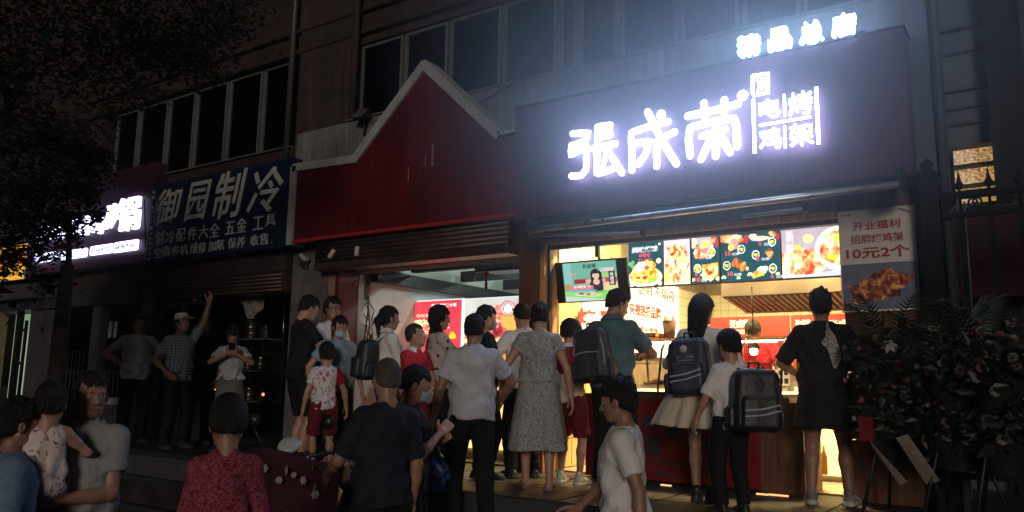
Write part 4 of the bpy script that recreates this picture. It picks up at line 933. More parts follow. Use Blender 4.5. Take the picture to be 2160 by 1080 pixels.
# cool tube lamps lighting the open shop
for i, (x, y) in enumerate(((-5.9, 9.0), (-5.6, 10.6))):
    t = thing('tube_lamp', ('dim tube lamp near the front of the open shop ceiling', 'dim tube lamp at the back of the open shop ceiling')[i], 'lamp', (x, y, 3.45))
    MB().box((-.6, -.03, 0), (.6, .03, .04), .004).build('lamp_housing', m_white, t)
    MB().tube([(-.55, 0, -.025), (.55, 0, -.025)], .016, 8).build('tube', emat('tube_white', (.80, 1, .92), 170), t)
# ducts and clutter under the ceiling
t = thing('air_duct', 'pale silver air duct running under the ceiling of the open shop', 'duct', (-5.3, 8.0, 3.0))
MB().box((-.75, 0, -.02), (.6, .5, .16), .01).build('duct_body', mat('galvanised', (.42, .48, .46), .4, .6, noise=.15, bump=.1), t)
MB().box((-.75, -.006, -.05), (.6, .03, -.021), .003).build('duct_flange', m_alu, t)
t = thing('flexible_duct', 'ribbed flexible duct curving out of the ceiling near the brown post', 'duct', (-4.95, 8.3, 3.02))
P = [(.3, 0, .15), (.1, 0, .1), (-.05, .05, -.02), (-.1, .2, -.12)]
mb = MB(); 
for i in range(22):
    u = i/21*3; k_ = min(int(u), 2); f_ = u-k_; p = Vector(P[k_]).lerp(Vector(P[k_+1]), f_); q_ = p+(Vector(P[k_+1])-Vector(P[k_])).normalized()*.012
    mb.tube([p, q_], .12, 14)
mb.build('duct_ring', mat('foil', (.5, .5, .48), .35, .6, noise=.1, bump=.1), t)
rr = random.Random(4)
def cablebundle(n, loc, w_, h_, lab, cy=0):
    t = thing('hanging_cables', lab, 'cables', loc)
    for i in range(n):
        x = rr.uniform(-w_, w_); pts = [(x, 0, 0)]; z = 0
        for j in range(12):
            z -= rr.uniform(.02, .11)*h_; x += rr.uniform(-.05, .05); pts.append((x*(1 if abs(x) < w_*1.5 else .7), rr.uniform(-.02, .02)+cy, z))
        if i % 3 == 0:
            e = pts[-1]; pts += [(e[0]+.15*math.sin(a*.5), e[1], e[2]+.12*(1-math.cos(a*.5))) for a in range(1, 9)]
        mb = MB().tube(pts, .0075, 5); mb.build('cable', m_cable, t)
    return t
cb = cablebundle(14, at(765, 575, 7.5), .15, 1.5, 'tangle of black cables hanging down the grey side wall at the open shop entrance')
c_ = at(800, 580, 8.0); t = thing('coiled_cable', 'round coil of black cable hanging high on the grey wall', 'cable', c_)
mb = MB()
for j in range(5): mb.tube([(.10*math.cos(a*.55)*(1+.08*j), .012*j, .12*math.sin(a*.55+j)*(1-.05*j)) for a in range(12)], .009, 5)
mb.tube([(.0, 0, -.1), (.02, 0, -.3), (-.02, 0, -.45)], .008, 5).build('cable_loop', m_cable, t)
for k_, (x, y, n, w_) in enumerate(((868, 590, 6, .12), (930, 596, 16, .33))):
    cablebundle(n, at(x, y, 8.9+k_*.6), w_, .42, ('loops of thin cable hanging from the beam above the red lit board, left group', 'dense fringe of thin cables hanging from the beam above the red lit board, right group')[k_])
c_ = at(1026, 575, 8.1); t = thing('red_hanging_charm', 'small red knotted charm hanging from the ceiling of the open shop', 'charm', c_)
MB().tube([(0, 0, .3), (0, 0, .05)], .005, 5).tube([(0, 0, -.06), (0, 0, -.22)], [.012, .02], 6).build('tassel', mat('red_cord', (.4, .02, .02), .7, noise=.1), t)
MB().lathe([(.001, .06), (.03, .03), (.035, 0), (.03, -.03), (.001, -.06)], 8).build('knot', MATS['red_cord'], t)
c_ = at(1002, 590, 8.0); t = thing('pull_cord', 'pale pull cord with a ball hanging below the silver duct', 'cord', c_)
MB().tube([(0, 0, .16), (.006, 0, .02)], .004, 5).build('cord', m_white, t); MB().lathe([(.001, .025), (.02, .01), (.02, -.01), (.001, -.025)], 8).build('ball', m_white, t)
c_ = at(768, 578, 7.6); t = thing('junction_box', 'small beige junction box on the grey wall behind the cables', 'box', c_)
MB().box((-.05, -.03, -.06), (.05, .03, .06), .006, M=T(0, 0, 0, 0, .4, 0)).build('box', MATS['cream_metal'], t); MB().tube([(0, 0, .05), (0, 0, .3)], .008, 5).build('cable', m_cable, t)

# ================================================================ doorway of the lit shop, behind the man in black
dx0, dx1 = at(1697, 900, 7.6).x, at(1792, 900, 7.6).x
t = thing('glowing_fridge', 'low glowing yellow glass fridge seen between the legs in the doorway', 'fridge', ((dx0+dx1)/2, 8.3, PF))
ww = 1.0
MB().box((-ww/2, .02, 0), (ww/2, .6, .95), .01).build('fridge_body', m_white, t)
MB().box((-ww/2+.04, -.002, .06), (ww/2-.04, .016, .60)).build('lit_inside', emat('fridge_glow', (1, .64, .20), 2.6), t)
MB().box((-ww/2+.04, -.002, .66), (ww/2-.04, .016, .9)).build('lit_inside', emat('fridge_glow2', (.9, .75, .45), .8), t)
MB().box((-ww/2+.03, -.02, .60), (ww/2-.03, -.004, .66), .003).build('shelf_edge', mat('teal_edge', (.05, .3, .28), .4, emit=(.1, .6, .55), estr=.2), t)
for i in range(5): 
    x = -.38+i*.19
    MB().lathe([(.03, .07), (.032, .1), (.032, .24), (.012, .30), (.012, .34)], 10, T(x, -.045, 0)).build('bottle', mat('amber_bottle', (.35, .16, .03), .25, noise=.1), t)
MB().box((-.03, -.05, .06), (-.01, -.02, .95)).build('door_frame', m_dark, t)
t = thing('menu_stand', 'narrow cream strip banner at the right side of the doorway', 'banner', (at(1788, 800, W).x-.06, W+.12, PF+.02))
MB().box((-.02, 0, .35), (.06, .01, 1.25)).build('sheet', emat('lit_strip', (1, .8, .5), .7), t); MB().tube([(.02, .01, 0), (.02, .01, 1.27)], .008, 6).build('pole', m_alu, t)
# glowing strips added on the pavement to imitate light leaking under the counter
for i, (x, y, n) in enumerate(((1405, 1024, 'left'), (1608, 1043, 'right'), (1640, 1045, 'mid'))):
    c_ = atz(x, y, PF+.006); t = thing('light_leak', ('small glowing strip imitating light leaked onto the pavement at the counter foot, left', 'small glowing strip imitating light leaked onto the pavement below the wooden counter end', 'longer glowing strip imitating light leaked onto the pavement by the wooden end corner')[i], 'light leak', (c_.x, c_.y, PF+.002))
    MB().box((-.05-.02*(i == 2), -.012, 0), (.05+.04*(i == 2), .012, .012), .002).build('strip', emat('leak_glow', (1, .5, .15), 1.2), t)
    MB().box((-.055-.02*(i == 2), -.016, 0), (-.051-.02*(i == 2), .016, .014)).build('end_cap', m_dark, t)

# ================================================================ hardware shop contents (dark)
m_pot = mat('pot_steel', (.5, .45, .36), .25, 1.0, noise=.1, bump=.03)
sx = at(547, 680, 7.5)
t = thing('steel_shelf', 'dim shelf unit stacked with metal pots at the hardware shop entrance', 'shelf', (sx.x, 7.5, PF))
for z in (.55, .98, 1.42): MB().box((-.35, -.18, z), (.35, .18, z+.02), .003).build('shelf_board', m_alu, t)
for x in (-.34, .34):
    for y in (-.17, .17): MB().tube([(x, y, 0), (x, y, 1.62)], .012, 6).build('post', m_dark, t)
for i, (x, z, r_, n) in enumerate(((-.15, 1.445, .12, 3), (.17, 1.445, .10, 2), (-.18, 1.005, .10, 2), (.12, 1.005, .12, 2), (-.1, .575, .13, 2), (.18, .575, .1, 2))):
    t2 = thing('steel_pot_stack', ['three stacked steaming pots at the left of the top shelf', 'two stacked pots at the right of the top shelf', 'two pots at the left of the middle shelf', 'two wide pots at the right of the middle shelf', 'two big pots at the left of the bottom shelf', 'two small pots at the right of the bottom shelf'][i], 'pots', (sx.x+x, 7.5, PF+z), group='metal pots on the shelf')
    for k_ in range(n): MB().lathe([(r_*.95, 0), (r_, .015), (r_, .07), (r_*1.08, .078), (r_*.9, .085)], 18, T(0, 0, k_*.088)).build('pot', m_pot, t2)
t = thing('clear_plastic_bag', 'crumpled clear plastic sheet hanging in the hardware shop doorway', 'plastic sheet', at(520, 640, 7.3))
mb = MB(); mb.smooth = True; V = []
for i in range(9):
    for j in range(9):
        u, v = i/8-.5, j/8; V.append((u*.5*(1-.3*v)+.25*v*v+.03*math.sin(5*v+3*u), .04*math.sin(14*u+4*v), .22-v*.42+.18*abs(u)+.25*u))
mb.add(V, [(i*9+j, i*9+j+1, (i+1)*9+j+1, (i+1)*9+j) for i in range(8) for j in range(8)]); mb.build('sheet', mat('milky_plastic', (.35, .30, .26), .25, noise=.2, bump=.5, bscale=12), t)
t = thing('chrome_pole', 'thin bright vertical pole in the hardware shop window', 'pole', at(596, 720, 7.2)); MB().tube([(0, 0, -.2), (0, 0, .55)], .008, 6).build('pole', m_pot, t); MB().box((-.05, -.03, -.22), (.05, .03, -.2)).build('bracket', m_pot, t)
t = thing('white_goods_stack', 'small pile of pale boxes on the ledge left of the grinning man', 'boxes', at(240, 846, 6.9)); 
MB().box((-.14, -.08, -.05), (.14, .08, .0), .006).box((-.07, -.05, .002), (.07, .05, .05), .006).build('box', m_white, t)
MB().box((-.5, -.15, -.75), (.5, .15, -.052), .01).build('ledge', m_dk2, t)
for i, (x, y) in enumerate(((455, 820), (555, 832), (410, 642))):
    t = thing('small_red_light', ('tiny orange glowing light near the feet of the person with the phone', 'tiny orange glowing light at the foot of the pot shelf', 'tiny amber light high in the dark doorway')[i], 'light', at(x, y, 7.25)); MB().lathe([(.001, .022), (.018, .012), (.018, -.012), (.001, -.022)], 8).build('bulb', emat('orange_dot', (1, .25, .08), 2.5), t); MB().box((-.015, .01, -.03), (.015, .03, .03)).build('base', m_dark, t)
for i, x in enumerate((232, 243)):
    t = thing('wall_notice', ('left one of two small pale notices on the dark glass door', 'right one of two small pale notices on the dark glass door')[i], 'notice', at(x, 695, W-.02), group='pale notices on the door'); MB().box((-.05, 0, -.13), (.05, .006, .13)).build('sheet', mat('pale_paper', (.3, .3, .28), .7), t); MB().box((-.04, -.003, .09), (.04, -.0005, .1)).build('tape', m_alu, t)

m_iron = mat('black_iron', (.006, .006, .007), .8, noise=.1, bump=.1, spec=.2)
# ================================================================ iron gate and fence to the right
gy = 6.9; gx0 = at(1950, 450, gy).x+.11
z0, z1 = at(2060, 405, gy).z, at(2060, 450, gy).z
t = thing('iron_fence', 'black iron fence with spear points and scrolls beside the brown wall', 'fence', (gx0, gy, PF))
def fz_(z): return z-PF
L_ = 3.2
MB().box((0, -.02, fz_(z0)-.035), (L_, .02, fz_(z0)+.02), .004).build('rail', m_iron, t)
MB().box((0, -.02, fz_(z1)-.02), (L_, .02, fz_(z1)+.02), .004).build('rail', m_iron, t)
MB().box((0, -.02, .25), (L_, .02, .30), .004).build('rail', m_iron, t)
MB().box((-.14, -.07, 0), (-.0, .07, fz_(z0)+.15), .01).lathe([(.075, 0), (.085, .03), (.03, .07), (.05, .11), (.001, .16)], 12, T(-.07, 0, fz_(z0)+.15)).build('gate_post', m_iron, t)
for i in range(15):
    x = .14+i*.145*1.35
    p = MB().box((x-.02, -.018, 0), (x+.02, .018, fz_(z1)-.02)).build('bar', m_iron, t)
    sp = MB().tube([(x, 0, fz_(z1)), (x, 0, fz_(z0)+.05)], .012, 6).lathe([(.012, 0), (.035, .035), (.02, .06), (.010, .1), (.001, .17)], 8, T(x, 0, fz_(z0)+.03)).build('spear_point', m_iron, t)
    for sg in (-1, 1):
        sc_ = [(x+.08*sg+sg*.035*math.cos(a*.6)*(1-a*.05), 0, (fz_(z0)+fz_(z1))/2+.045*math.sin(a*.6)*(1-a*.05)) for a in range(12)]
        MB().tube(sc_, .008, 5).build('scroll', m_iron, t)
t = thing('white_downpipe', 'pair of pale thin pipes behind the iron fence', 'pipe', at(2025, 500, 7.6)); m_alu_ = m_iron; MB().tube([(0, 0, -.6), (0, 0, .35)], .012, 6).tube([(.05, 0, -.6), (.05, 0, .3)], .01, 6).build('pipe', m_alu, t); MB().box((-.02, .01, .0), (.07, .03, .02)).build('clamp', m_dark, t)
t = thing('dim_red_banner', 'dim red banner hanging behind the iron fence', 'banner', at(2080, 520, 8.2)); MB().box((-.4, 0, -.45), (.5, .02, .35)).build('cloth', mat('dim_red_cloth', (.035, .004, .006), .9, noise=.2, nscale=3), t); MB().tube([(-.42, 0, .36), (.52, 0, .36)], .012, 6).build('rod', m_dark, t)

# ================================================================ opening flower stands on the right
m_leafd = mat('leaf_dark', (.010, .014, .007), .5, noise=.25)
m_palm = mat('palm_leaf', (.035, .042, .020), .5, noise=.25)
m_petw = mat('petal_white', (.24, .22, .20), .6, noise=.12); m_petp = mat('petal_pink', (.20, .10, .08), .6, noise=.15)
m_petr = mat('petal_red', (.05, .006, .008), .6, noise=.15)
m_rib = mat('red_ribbon', (.035, .003, .004), .5, noise=.1); m_paper = mat('gold_paper', (.07, .035, .018), .5, noise=.15)
def petals(n, r, tilt, w_, m_, curl=.3):
    mb = MB(); mb.smooth = True
    for i in range(n):
        a = 2*PI*i/n+tilt; V = []
        for j in range(4):
            u = j/3; rad = r*u; hw2 = w_*r*math.sin(PI*(.12+.80*u)); z = r*(.45*u-curl*u*u*1.6)
            for s_ in (-1, 0, 1): V.append((math.cos(a)*rad-math.sin(a)*hw2*s_, math.sin(a)*rad+math.cos(a)*hw2*s_, z+(.06*r if s_ == 0 else 0)*-1))
        mb.add(V, [(j*3+k, j*3+k+1, j*3+k+4, j*3+k+3) for j in range(3) for k in range(2)])
    return mb
lily = petals(6, .11, .2, .30, m_petw, .4).mesh('lily', m_petw)
def rose(m_):
    mb = MB(); mb.smooth = True
    for ring, (n, r, z, ti) in enumerate(((7, .040, 0, .2), (6, .030, .008, .7), (4, .02, .014, 1.1))):
        for i in range(n):
            a = 2*PI*i/n+ti; V = []
            for j in range(3):
                for s_ in (-1, 0, 1):
                    aa = a+s_*.5; rr2 = r*(.5+.35*j*(1 if s_ == 0 else .85)); V.append((math.cos(aa)*rr2, math.sin(aa)*rr2, z+.022*j*(1 if s_ == 0 else .8)))
            mb.add(V, [(j*3+k, j*3+k+1, j*3+k+4, j*3+k+3) for j in range(2) for k in range(2)])
    return mb.mesh('rose', m_)
rosep, rosew, roser = rose(m_petp), rose(m_petw), rose(m_petr)
frond = MB(); frond.smooth = False
for i in range(15):
    u = i/14
    for s_ in (-1, 1):
        b0 = Vector((0, .42*u, .10*math.sin(u*2.2))); l_ = .16*math.sin(PI*(.15+.75*u)); e = b0+Vector((s_*l_, .10, -.05*u-.02)); nn = Vector((0, .009, 0))
        frond.add([b0-nn, b0+nn, e], [(0, 1, 2)])
frond.tube([(0, 0, 0), (0, .21, .10), (0, .45, .08)], .004, 4)
frond = frond.mesh('palm_frond', m_palm)
leafm = MB().add([(0, 0, 0), (.02, .035, .006), (0, .09, 0), (-.02, .035, .006)], [(0, 1, 2, 3)]).mesh('leaf', m_leafd)
def flower_stand(px, Yp, seed, label, zt_, tint):
    rr = random.Random(seed); c_ = at(px, 850, Yp)
    t = thing('flower_stand', label, 'flower stand', (c_.x, Yp, PF), rotz=rr.uniform(-.3, .3), group='grand opening flower stands')
    H = zt_-PF
    for a in (0, 2.1, 4.2): MB().tube([(.05*math.cos(a), .05*math.sin(a), H*.62), (.33*math.cos(a), .33*math.sin(a), .0)], .012, 6).build('leg', m_dark, t)
    for hz, n in ((H*.80, 46), (H*.50, 26)):
        R_ = .30 if hz > H*.6 else .24
        mb = MB()                                    # dense filling foliage of one basket
        for i in range(420):
            v = Vector((rr.gauss(0, 1), rr.gauss(0, 1), rr.gauss(0, .8))).normalized()*R_*rr.uniform(.35, 1.05); M_ = T(*(v+Vector((0, 0, hz))), rr.uniform(0, 6), rr.uniform(0, 6), rr.uniform(0, 6)) @ Matrix.Scale(rr.uniform(.8, 1.5), 4)
            mb.add([M_ @ Vector(q) for q in ((0, 0, 0), (.02, .035, .006), (0, .09, 0), (-.02, .035, .006))], [(0, 1, 2, 3)])
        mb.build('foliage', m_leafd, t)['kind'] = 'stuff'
        MB().lathe([(.12, hz-.28), (.2, hz-.1), (.22, hz-.08)], 14, cap=False).build('basket', m_paper if False else m_dark, t)
        for i in range(n):
            a = rr.uniform(0, 2*PI); el = rr.uniform(-.5, 1.3); v = Vector((math.cos(a)*math.cos(el), math.sin(a)*math.cos(el), math.sin(el)))
            pick = rr.random(); me = lily if pick < .07 else (rosep if pick < .38 else (rosew if pick < .68 else roser))
            o = link('lily' if me is lily else 'rose', me, t); o.location = v*R_*rr.uniform(.95, 1.1)+Vector((0, 0, hz)); o.rotation_euler = v.to_track_quat('Z', 'Y').to_euler(); o.scale = (rr.uniform(.45, .75)*(.75 if me is lily else 1),)*3
        for i in range(6 if hz > H*.6 else 3):
            a = rr.uniform(0, 2*PI); o = link('palm_frond', frond, t); o.location = (math.cos(a)*.1, math.sin(a)*.1, hz+.1); o.rotation_euler = (rr.uniform(.5, 1.2), 0, a-PI/2)
    if seed != 3: return
    mb = MB(); mb.add([(-.12, -.25, H*.42), (.0, -.33, H*.40), (.13, -.20, H*.20), (.08, -.22, H*.18)], [(0, 1, 2, 3)]).build('wrapping_paper', m_paper, t)
    mb = MB(); mb.add([(.10, -.30, H*.42), (.17, -.27, H*.44), (.34, -.22, H*.22), (.26, -.25, H*.20)], [(0, 1, 2, 3)]).build('wrapping_paper', m_paper, t)
    MB().add([(-.16, -.27, H*.52), (-.04, -.31, H*.52), (-.05, -.30, H*.40), (-.15, -.28, H*.39)], [(0, 1, 2, 3)]).build('ribbon', mat('red_ribbon_bright', (.22, .015, .02), .5, noise=.1), t)
flower_stand(1885, 6.45, 3, 'flower stand with palm fronds and pink roses leaning against the brown wall below the poster', at(1885, 690, 6.45).z, 1)
flower_stand(2010, 6.35, 8, 'dark flower stand between the palm frond stand and the white lily stand', at(2010, 705, 6.35).z, 0)
flower_stand(2105, 6.25, 12, 'flower stand with big white lilies at the right edge of the pavement', at(2105, 698, 6.25).z, 1)
# big white lily and white asters in view on the last stand
for (x, y, s_) in ((2060, 706, 1.5), (2020, 718, .8), (2140, 705, .8)):
    pass

# ================================================================ street tree on the left
def leaf_cloud(mb, c_, rad, n, rr, size, squash=.8):
    for i in range(n):
        v = Vector((rr.gauss(0, .5), rr.gauss(0, .5), rr.gauss(0, .5)*squash)); p = Vector(c_)+v*rad
        s_ = size*rr.uniform(.6, 1.3); M_ = T(*p, rr.uniform(-.9, .9), rr.uniform(-.9, .9), rr.uniform(0, 6.3))
        mb.add([M_ @ Vector(q) for q in ((0, -s_, 0), (s_*.36, 0, s_*.1), (0, s_, 0), (-s_*.36, 0, s_*.1))], [(0, 1, 2, 3)])
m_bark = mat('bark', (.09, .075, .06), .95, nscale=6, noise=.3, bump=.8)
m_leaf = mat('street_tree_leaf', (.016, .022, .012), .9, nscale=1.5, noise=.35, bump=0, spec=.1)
rr = random.Random(21)
def tree(loc, label, blobs, limbs, size, tr=.16, th=3.0, lean=(0, 0)):
    t = thing('street_tree', label, 'tree', loc)
    MB().tube([(0, 0, 0), (lean[0]*.3, lean[1]*.3, th*.35), (lean[0]*.7, lean[1]*.7, th*.7), (lean[0], lean[1], th)], [tr, tr*.85, tr*.75, tr*.6], 12).build('trunk', m_bark, t)
    mb = MB()
    for l_ in limbs: mb.tube(l_, [tr*.5*(1-.8*i/(len(l_)-1)) for i in range(len(l_))], 7)
    mb.build('limb', m_bark, t)
    mb = MB()
    for c_, rad, n in blobs: leaf_cloud(mb, c_, rad, n, rr, size)
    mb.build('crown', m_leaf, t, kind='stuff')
ty = 4.9; tb_ = at(118, 800, ty); base = Vector((tb_.x, ty, 0)); 
def bl(x, y, Yp, rad, n): p = at(x, y, Yp)-base; return ((p.x, p.y, p.z), rad, n)
blobs = [bl(40, 290, 4.9, .75, 1500), bl(130, 310, 5.2, .55, 1300), bl(190, 340, 5.3, .34, 650), bl(90, 400, 5.0, .40, 800), bl(170, 400, 5.2, .25, 380), bl(50, 470, 5.0, .36, 600), bl(120, 460, 5.1, .26, 420), bl(0, 420, 4.6, .5, 700), bl(30, 550, 5.0, .20, 150), bl(100, 600, 5.0, .22, 160), bl(185, 425, 5.1, .14, 110), bl(70, 540, 5.0, .16, 90), bl(150, 500, 5.0, .15, 60), bl(150, 470, 5.0, .20, 260), bl(95, 500, 5.0, .22, 320), bl(205, 455, 5.1, .09, 70), bl(120, 540, 5.0, .14, 70), bl(20, 520, 5.0, .2, 160), bl(15, 560, 5.0, .25, 260)]
top = at(110, 420, ty)-base
tree(base, 'street tree whose leaves hide the lit white sign at the far left', blobs, [[(0, 0, 2.4), (-.4, .2, 3.1), (-.8, .3, 3.9)]], .050, .12, 2.9)
ty2 = 3.4; tb2 = at(-150, 700, ty2); base2 = Vector((tb2.x, ty2, 0))
def bl2(x, y, Yp, rad, n): p = at(x, y, Yp)-base2; return ((p.x, p.y, p.z), rad, n)
blobs = [bl2(120, 60, 3.5, .9, 2200), bl2(270, 60, 3.6, .55, 1300), bl2(330, 110, 3.8, .34, 700), bl2(410, 120, 3.9, .26, 480), bl2(440, 60, 4.0, .34, 650), bl2(490, 20, 4.1, .30, 420), bl2(300, 200, 3.9, .20, 190), bl2(455, 165, 3.9, .09, 50), bl2(0, 140, 3.3, .6, 1000), bl2(200, 160, 3.6, .4, 500), bl2(235, 250, 3.6, .12, 40)]
tree(base2, 'taller street tree with twigs drooping across the top left corner', blobs, [[(0, 0, 3.0), (.5, .3, 4.4), (1.2, .5, 5.6)], [(0, 0, 3.0), (-.3, .2, 4.4), (-.5, .3, 5.5)]], .038, .18, 3.2)

base3 = Vector((-7.9, 1.7, 0)); blobs = [((0, 0, 3.4), 1.5, 2600), ((.9, .2, 2.8), 1.0, 1300), ((-1.2, .3, 3.0), 1.1, 1400), ((0, .3, 4.6), 1.2, 1400)]  # tree out of view, added so its crown shades the left shops
tree(base3, 'added unseen tree outside the left edge, put there to shade the dark shops', blobs, [[(0, 0, 2.0), (.4, .1, 3.2), (.8, .2, 4.2)], [(0, 0, 2.0), (-.5, .2, 3.1), (-.9, .3, 3.9)]], .085, .15, 2.6)
# ================================================================ people: signed-distance bodies meshed by surface nets
def smin(a, b, k):
    h = np.clip(.5+.5*(b-a)/k, 0, 1); return b*(1-h)+a*h-k*h*(1-h)
class Field:
    def __init__(s, lo, hi, step):
        s.ax = [np.arange(lo[i]-step, hi[i]+step*2, step) for i in range(3)]; s.step = step
        s.V = np.full([len(a) for a in s.ax], .5, np.float32); s.M = np.zeros(s.V.shape, np.int8)
    def sub(s, lo, hi):
        sl = []
        for i in range(3):
            a = max(0, int(np.searchsorted(s.ax[i], lo[i]))-1); b = min(len(s.ax[i]), int(np.searchsorted(s.ax[i], hi[i]))+1)
            if b-a < 1: return None
            sl.append(slice(a, b))
        return tuple(sl)
    def grid(s, sl): return np.meshgrid(s.ax[0][sl[0]], s.ax[1][sl[1]], s.ax[2][sl[2]], indexing='ij', sparse=True)
    def add(s, fn, lo, hi, k=.02, mat_=None, cut=False, m=.05):
        sl = s.sub([l-m for l in lo], [h+m for h in hi])
        if sl is None: return
        X, Y, Z = s.grid(sl); d = fn(X, Y, Z).astype(np.float32)
        if cut: s.V[sl] = np.maximum(s.V[sl], -d)
        else:
            if mat_ is not None: s.M[sl] = np.where(d < s.V[sl], mat_, s.M[sl])
            s.V[sl] = smin(s.V[sl], d, k) if k > 0 else np.minimum(s.V[sl], d)
    def cone(s, a, b, ra, rb, k=.02, mat_=None, cut=False, flat=None):
        a = np.array(a, float); b = np.array(b, float); ab = b-a; L2_ = max(ab@ab, 1e-9)
        def fn(X, Y, Z):
            px, py, pz = X-a[0], Y-a[1], Z-a[2]
            t = np.clip((px*ab[0]+py*ab[1]+pz*ab[2])/L2_, 0, 1)
            return np.sqrt((px-t*ab[0])**2+(py-t*ab[1])**2+(pz-t*ab[2])**2)-(ra+(rb-ra)*t)
        r = max(ra, rb); s.add(fn, np.minimum(a, b)-r, np.maximum(a, b)+r, k, mat_, cut)
    def sleeve(s, a, b, ra, rb, k=.02, fold=0, ph=0):
        """cone with a flat open end at b"""
        a = np.array(a, float); b = np.array(b, float); ab = b-a; L_ = math.sqrt(ab@ab); u = ab/L_
        def fn(X, Y, Z):
            px, py, pz = X-a[0], Y-a[1], Z-a[2]
            q = px*u[0]+py*u[1]+pz*u[2]; t = np.clip(q/L_, 0, 1); tt = np.clip(q/L_, 0, 1.3)
            d = np.sqrt((px-tt*ab[0])**2+(py-tt*ab[1])**2+(pz-tt*ab[2])**2)-(ra+(rb-ra)*t)
            if fold: d = d-fold*np.sin(q*75+px*30+ph)*np.clip(t+.3, 0, 1)
            return np.maximum(d, q-L_)
        r = max(ra, rb)+.01; s.add(fn, np.minimum(a, b)-r, np.maximum(a, b)+r, k)
    def ell(s, c, r, k=.02, mat_=None, cut=False, M=None):
        c = np.array(c, float); r = np.array(r, float); rm = r.max()
        def fn(X, Y, Z):
            x, y, z = X-c[0], Y-c[1], Z-c[2]
            if M is not None:
                x, y, z = M[0, 0]*x+M[1, 0]*y+M[2, 0]*z, M[0, 1]*x+M[1, 1]*y+M[2, 1]*z, M[0, 2]*x+M[1, 2]*y+M[2, 2]*z
            k0 = np.sqrt((x/r[0])**2+(y/r[1])**2+(z/r[2])**2); k1_ = np.sqrt((x/r[0]**2)**2+(y/r[1]**2)**2+(z/r[2]**2)**2)
            return k0*(k0-1)/np.maximum(k1_, 1e-6)
        s.add(fn, c-rm, c+rm, k, mat_, cut)
    def mesh(s):
        """surface nets -> verts, quads, face material"""
        V = s.V; ins = V < 0
        c = np.zeros([d-1 for d in V.shape], np.int8)
        for dx in (0, 1):
            for dy in (0, 1):
                for dz in (0, 1): c += ins[dx:V.shape[0]-1+dx, dy:V.shape[1]-1+dy, dz:V.shape[2]-1+dz]
        act = (c > 0) & (c < 8); idx = np.full(c.shape, -1, np.int64); I = np.argwhere(act); idx[act] = np.arange(len(I))
        acc = np.zeros((len(I), 3)); cnt = np.zeros(len(I)); i, j, k = I.T
        cor = [(0, 0, 0), (1, 0, 0), (0, 1, 0), (1, 1, 0), (0, 0, 1), (1, 0, 1), (0, 1, 1), (1, 1, 1)]
        val = {q: V[i+q[0], j+q[1], k+q[2]] for q in cor}
        for a in cor:
            for ax in range(3):
                if a[ax] == 0:
                    b = list(a); b[ax] = 1; b = tuple(b); va, vb = val[a], val[b]; m = (va < 0) != (vb < 0)
                    t = np.where(m, va/np.where(m, va-vb, 1), 0)
                    for q in range(3): acc[:, q] += np.where(m, a[q]+(t if q == ax else 0), 0)
                    cnt += m
        P = acc/np.maximum(cnt, 1)[:, None]+I
        P = np.stack([s.ax[q][0]+P[:, q]*s.step for q in range(3)], 1)
        F = []; Mt = []
        for ax in range(3):
            sh = [slice(None)]*3; a_ = [slice(None)]*3; b_ = [slice(None)]*3; a_[ax] = slice(0, -1); b_[ax] = slice(1, None)
            A, B = ins[tuple(a_)], ins[tuple(b_)]; E_ = np.argwhere(A != B); 
            u, v = [(1, 2), (2, 0), (0, 1)][ax]
            ok = (E_[:, u] > 0) & (E_[:, v] > 0) & (E_[:, u] < V.shape[u]-1) & (E_[:, v] < V.shape[v]-1); E_ = E_[ok]
            def g(du, dv):
                q = E_.copy(); q[:, u] += du; q[:, v] += dv; return idx[q[:, 0], q[:, 1], q[:, 2]]
            f = np.stack([g(-1, -1), g(0, -1), g(0, 0), g(-1, 0)], 1)
            fl = A[tuple(E_.T)]; f = np.where(fl[:, None], f, f[:, ::-1])
            F.append(f); Mt.append(s.M[tuple(E_.T)])
        F = np.concatenate(F); Mt = np.concatenate(Mt); ok = (F >= 0).all(1)
        return P, F[ok], Mt[ok]

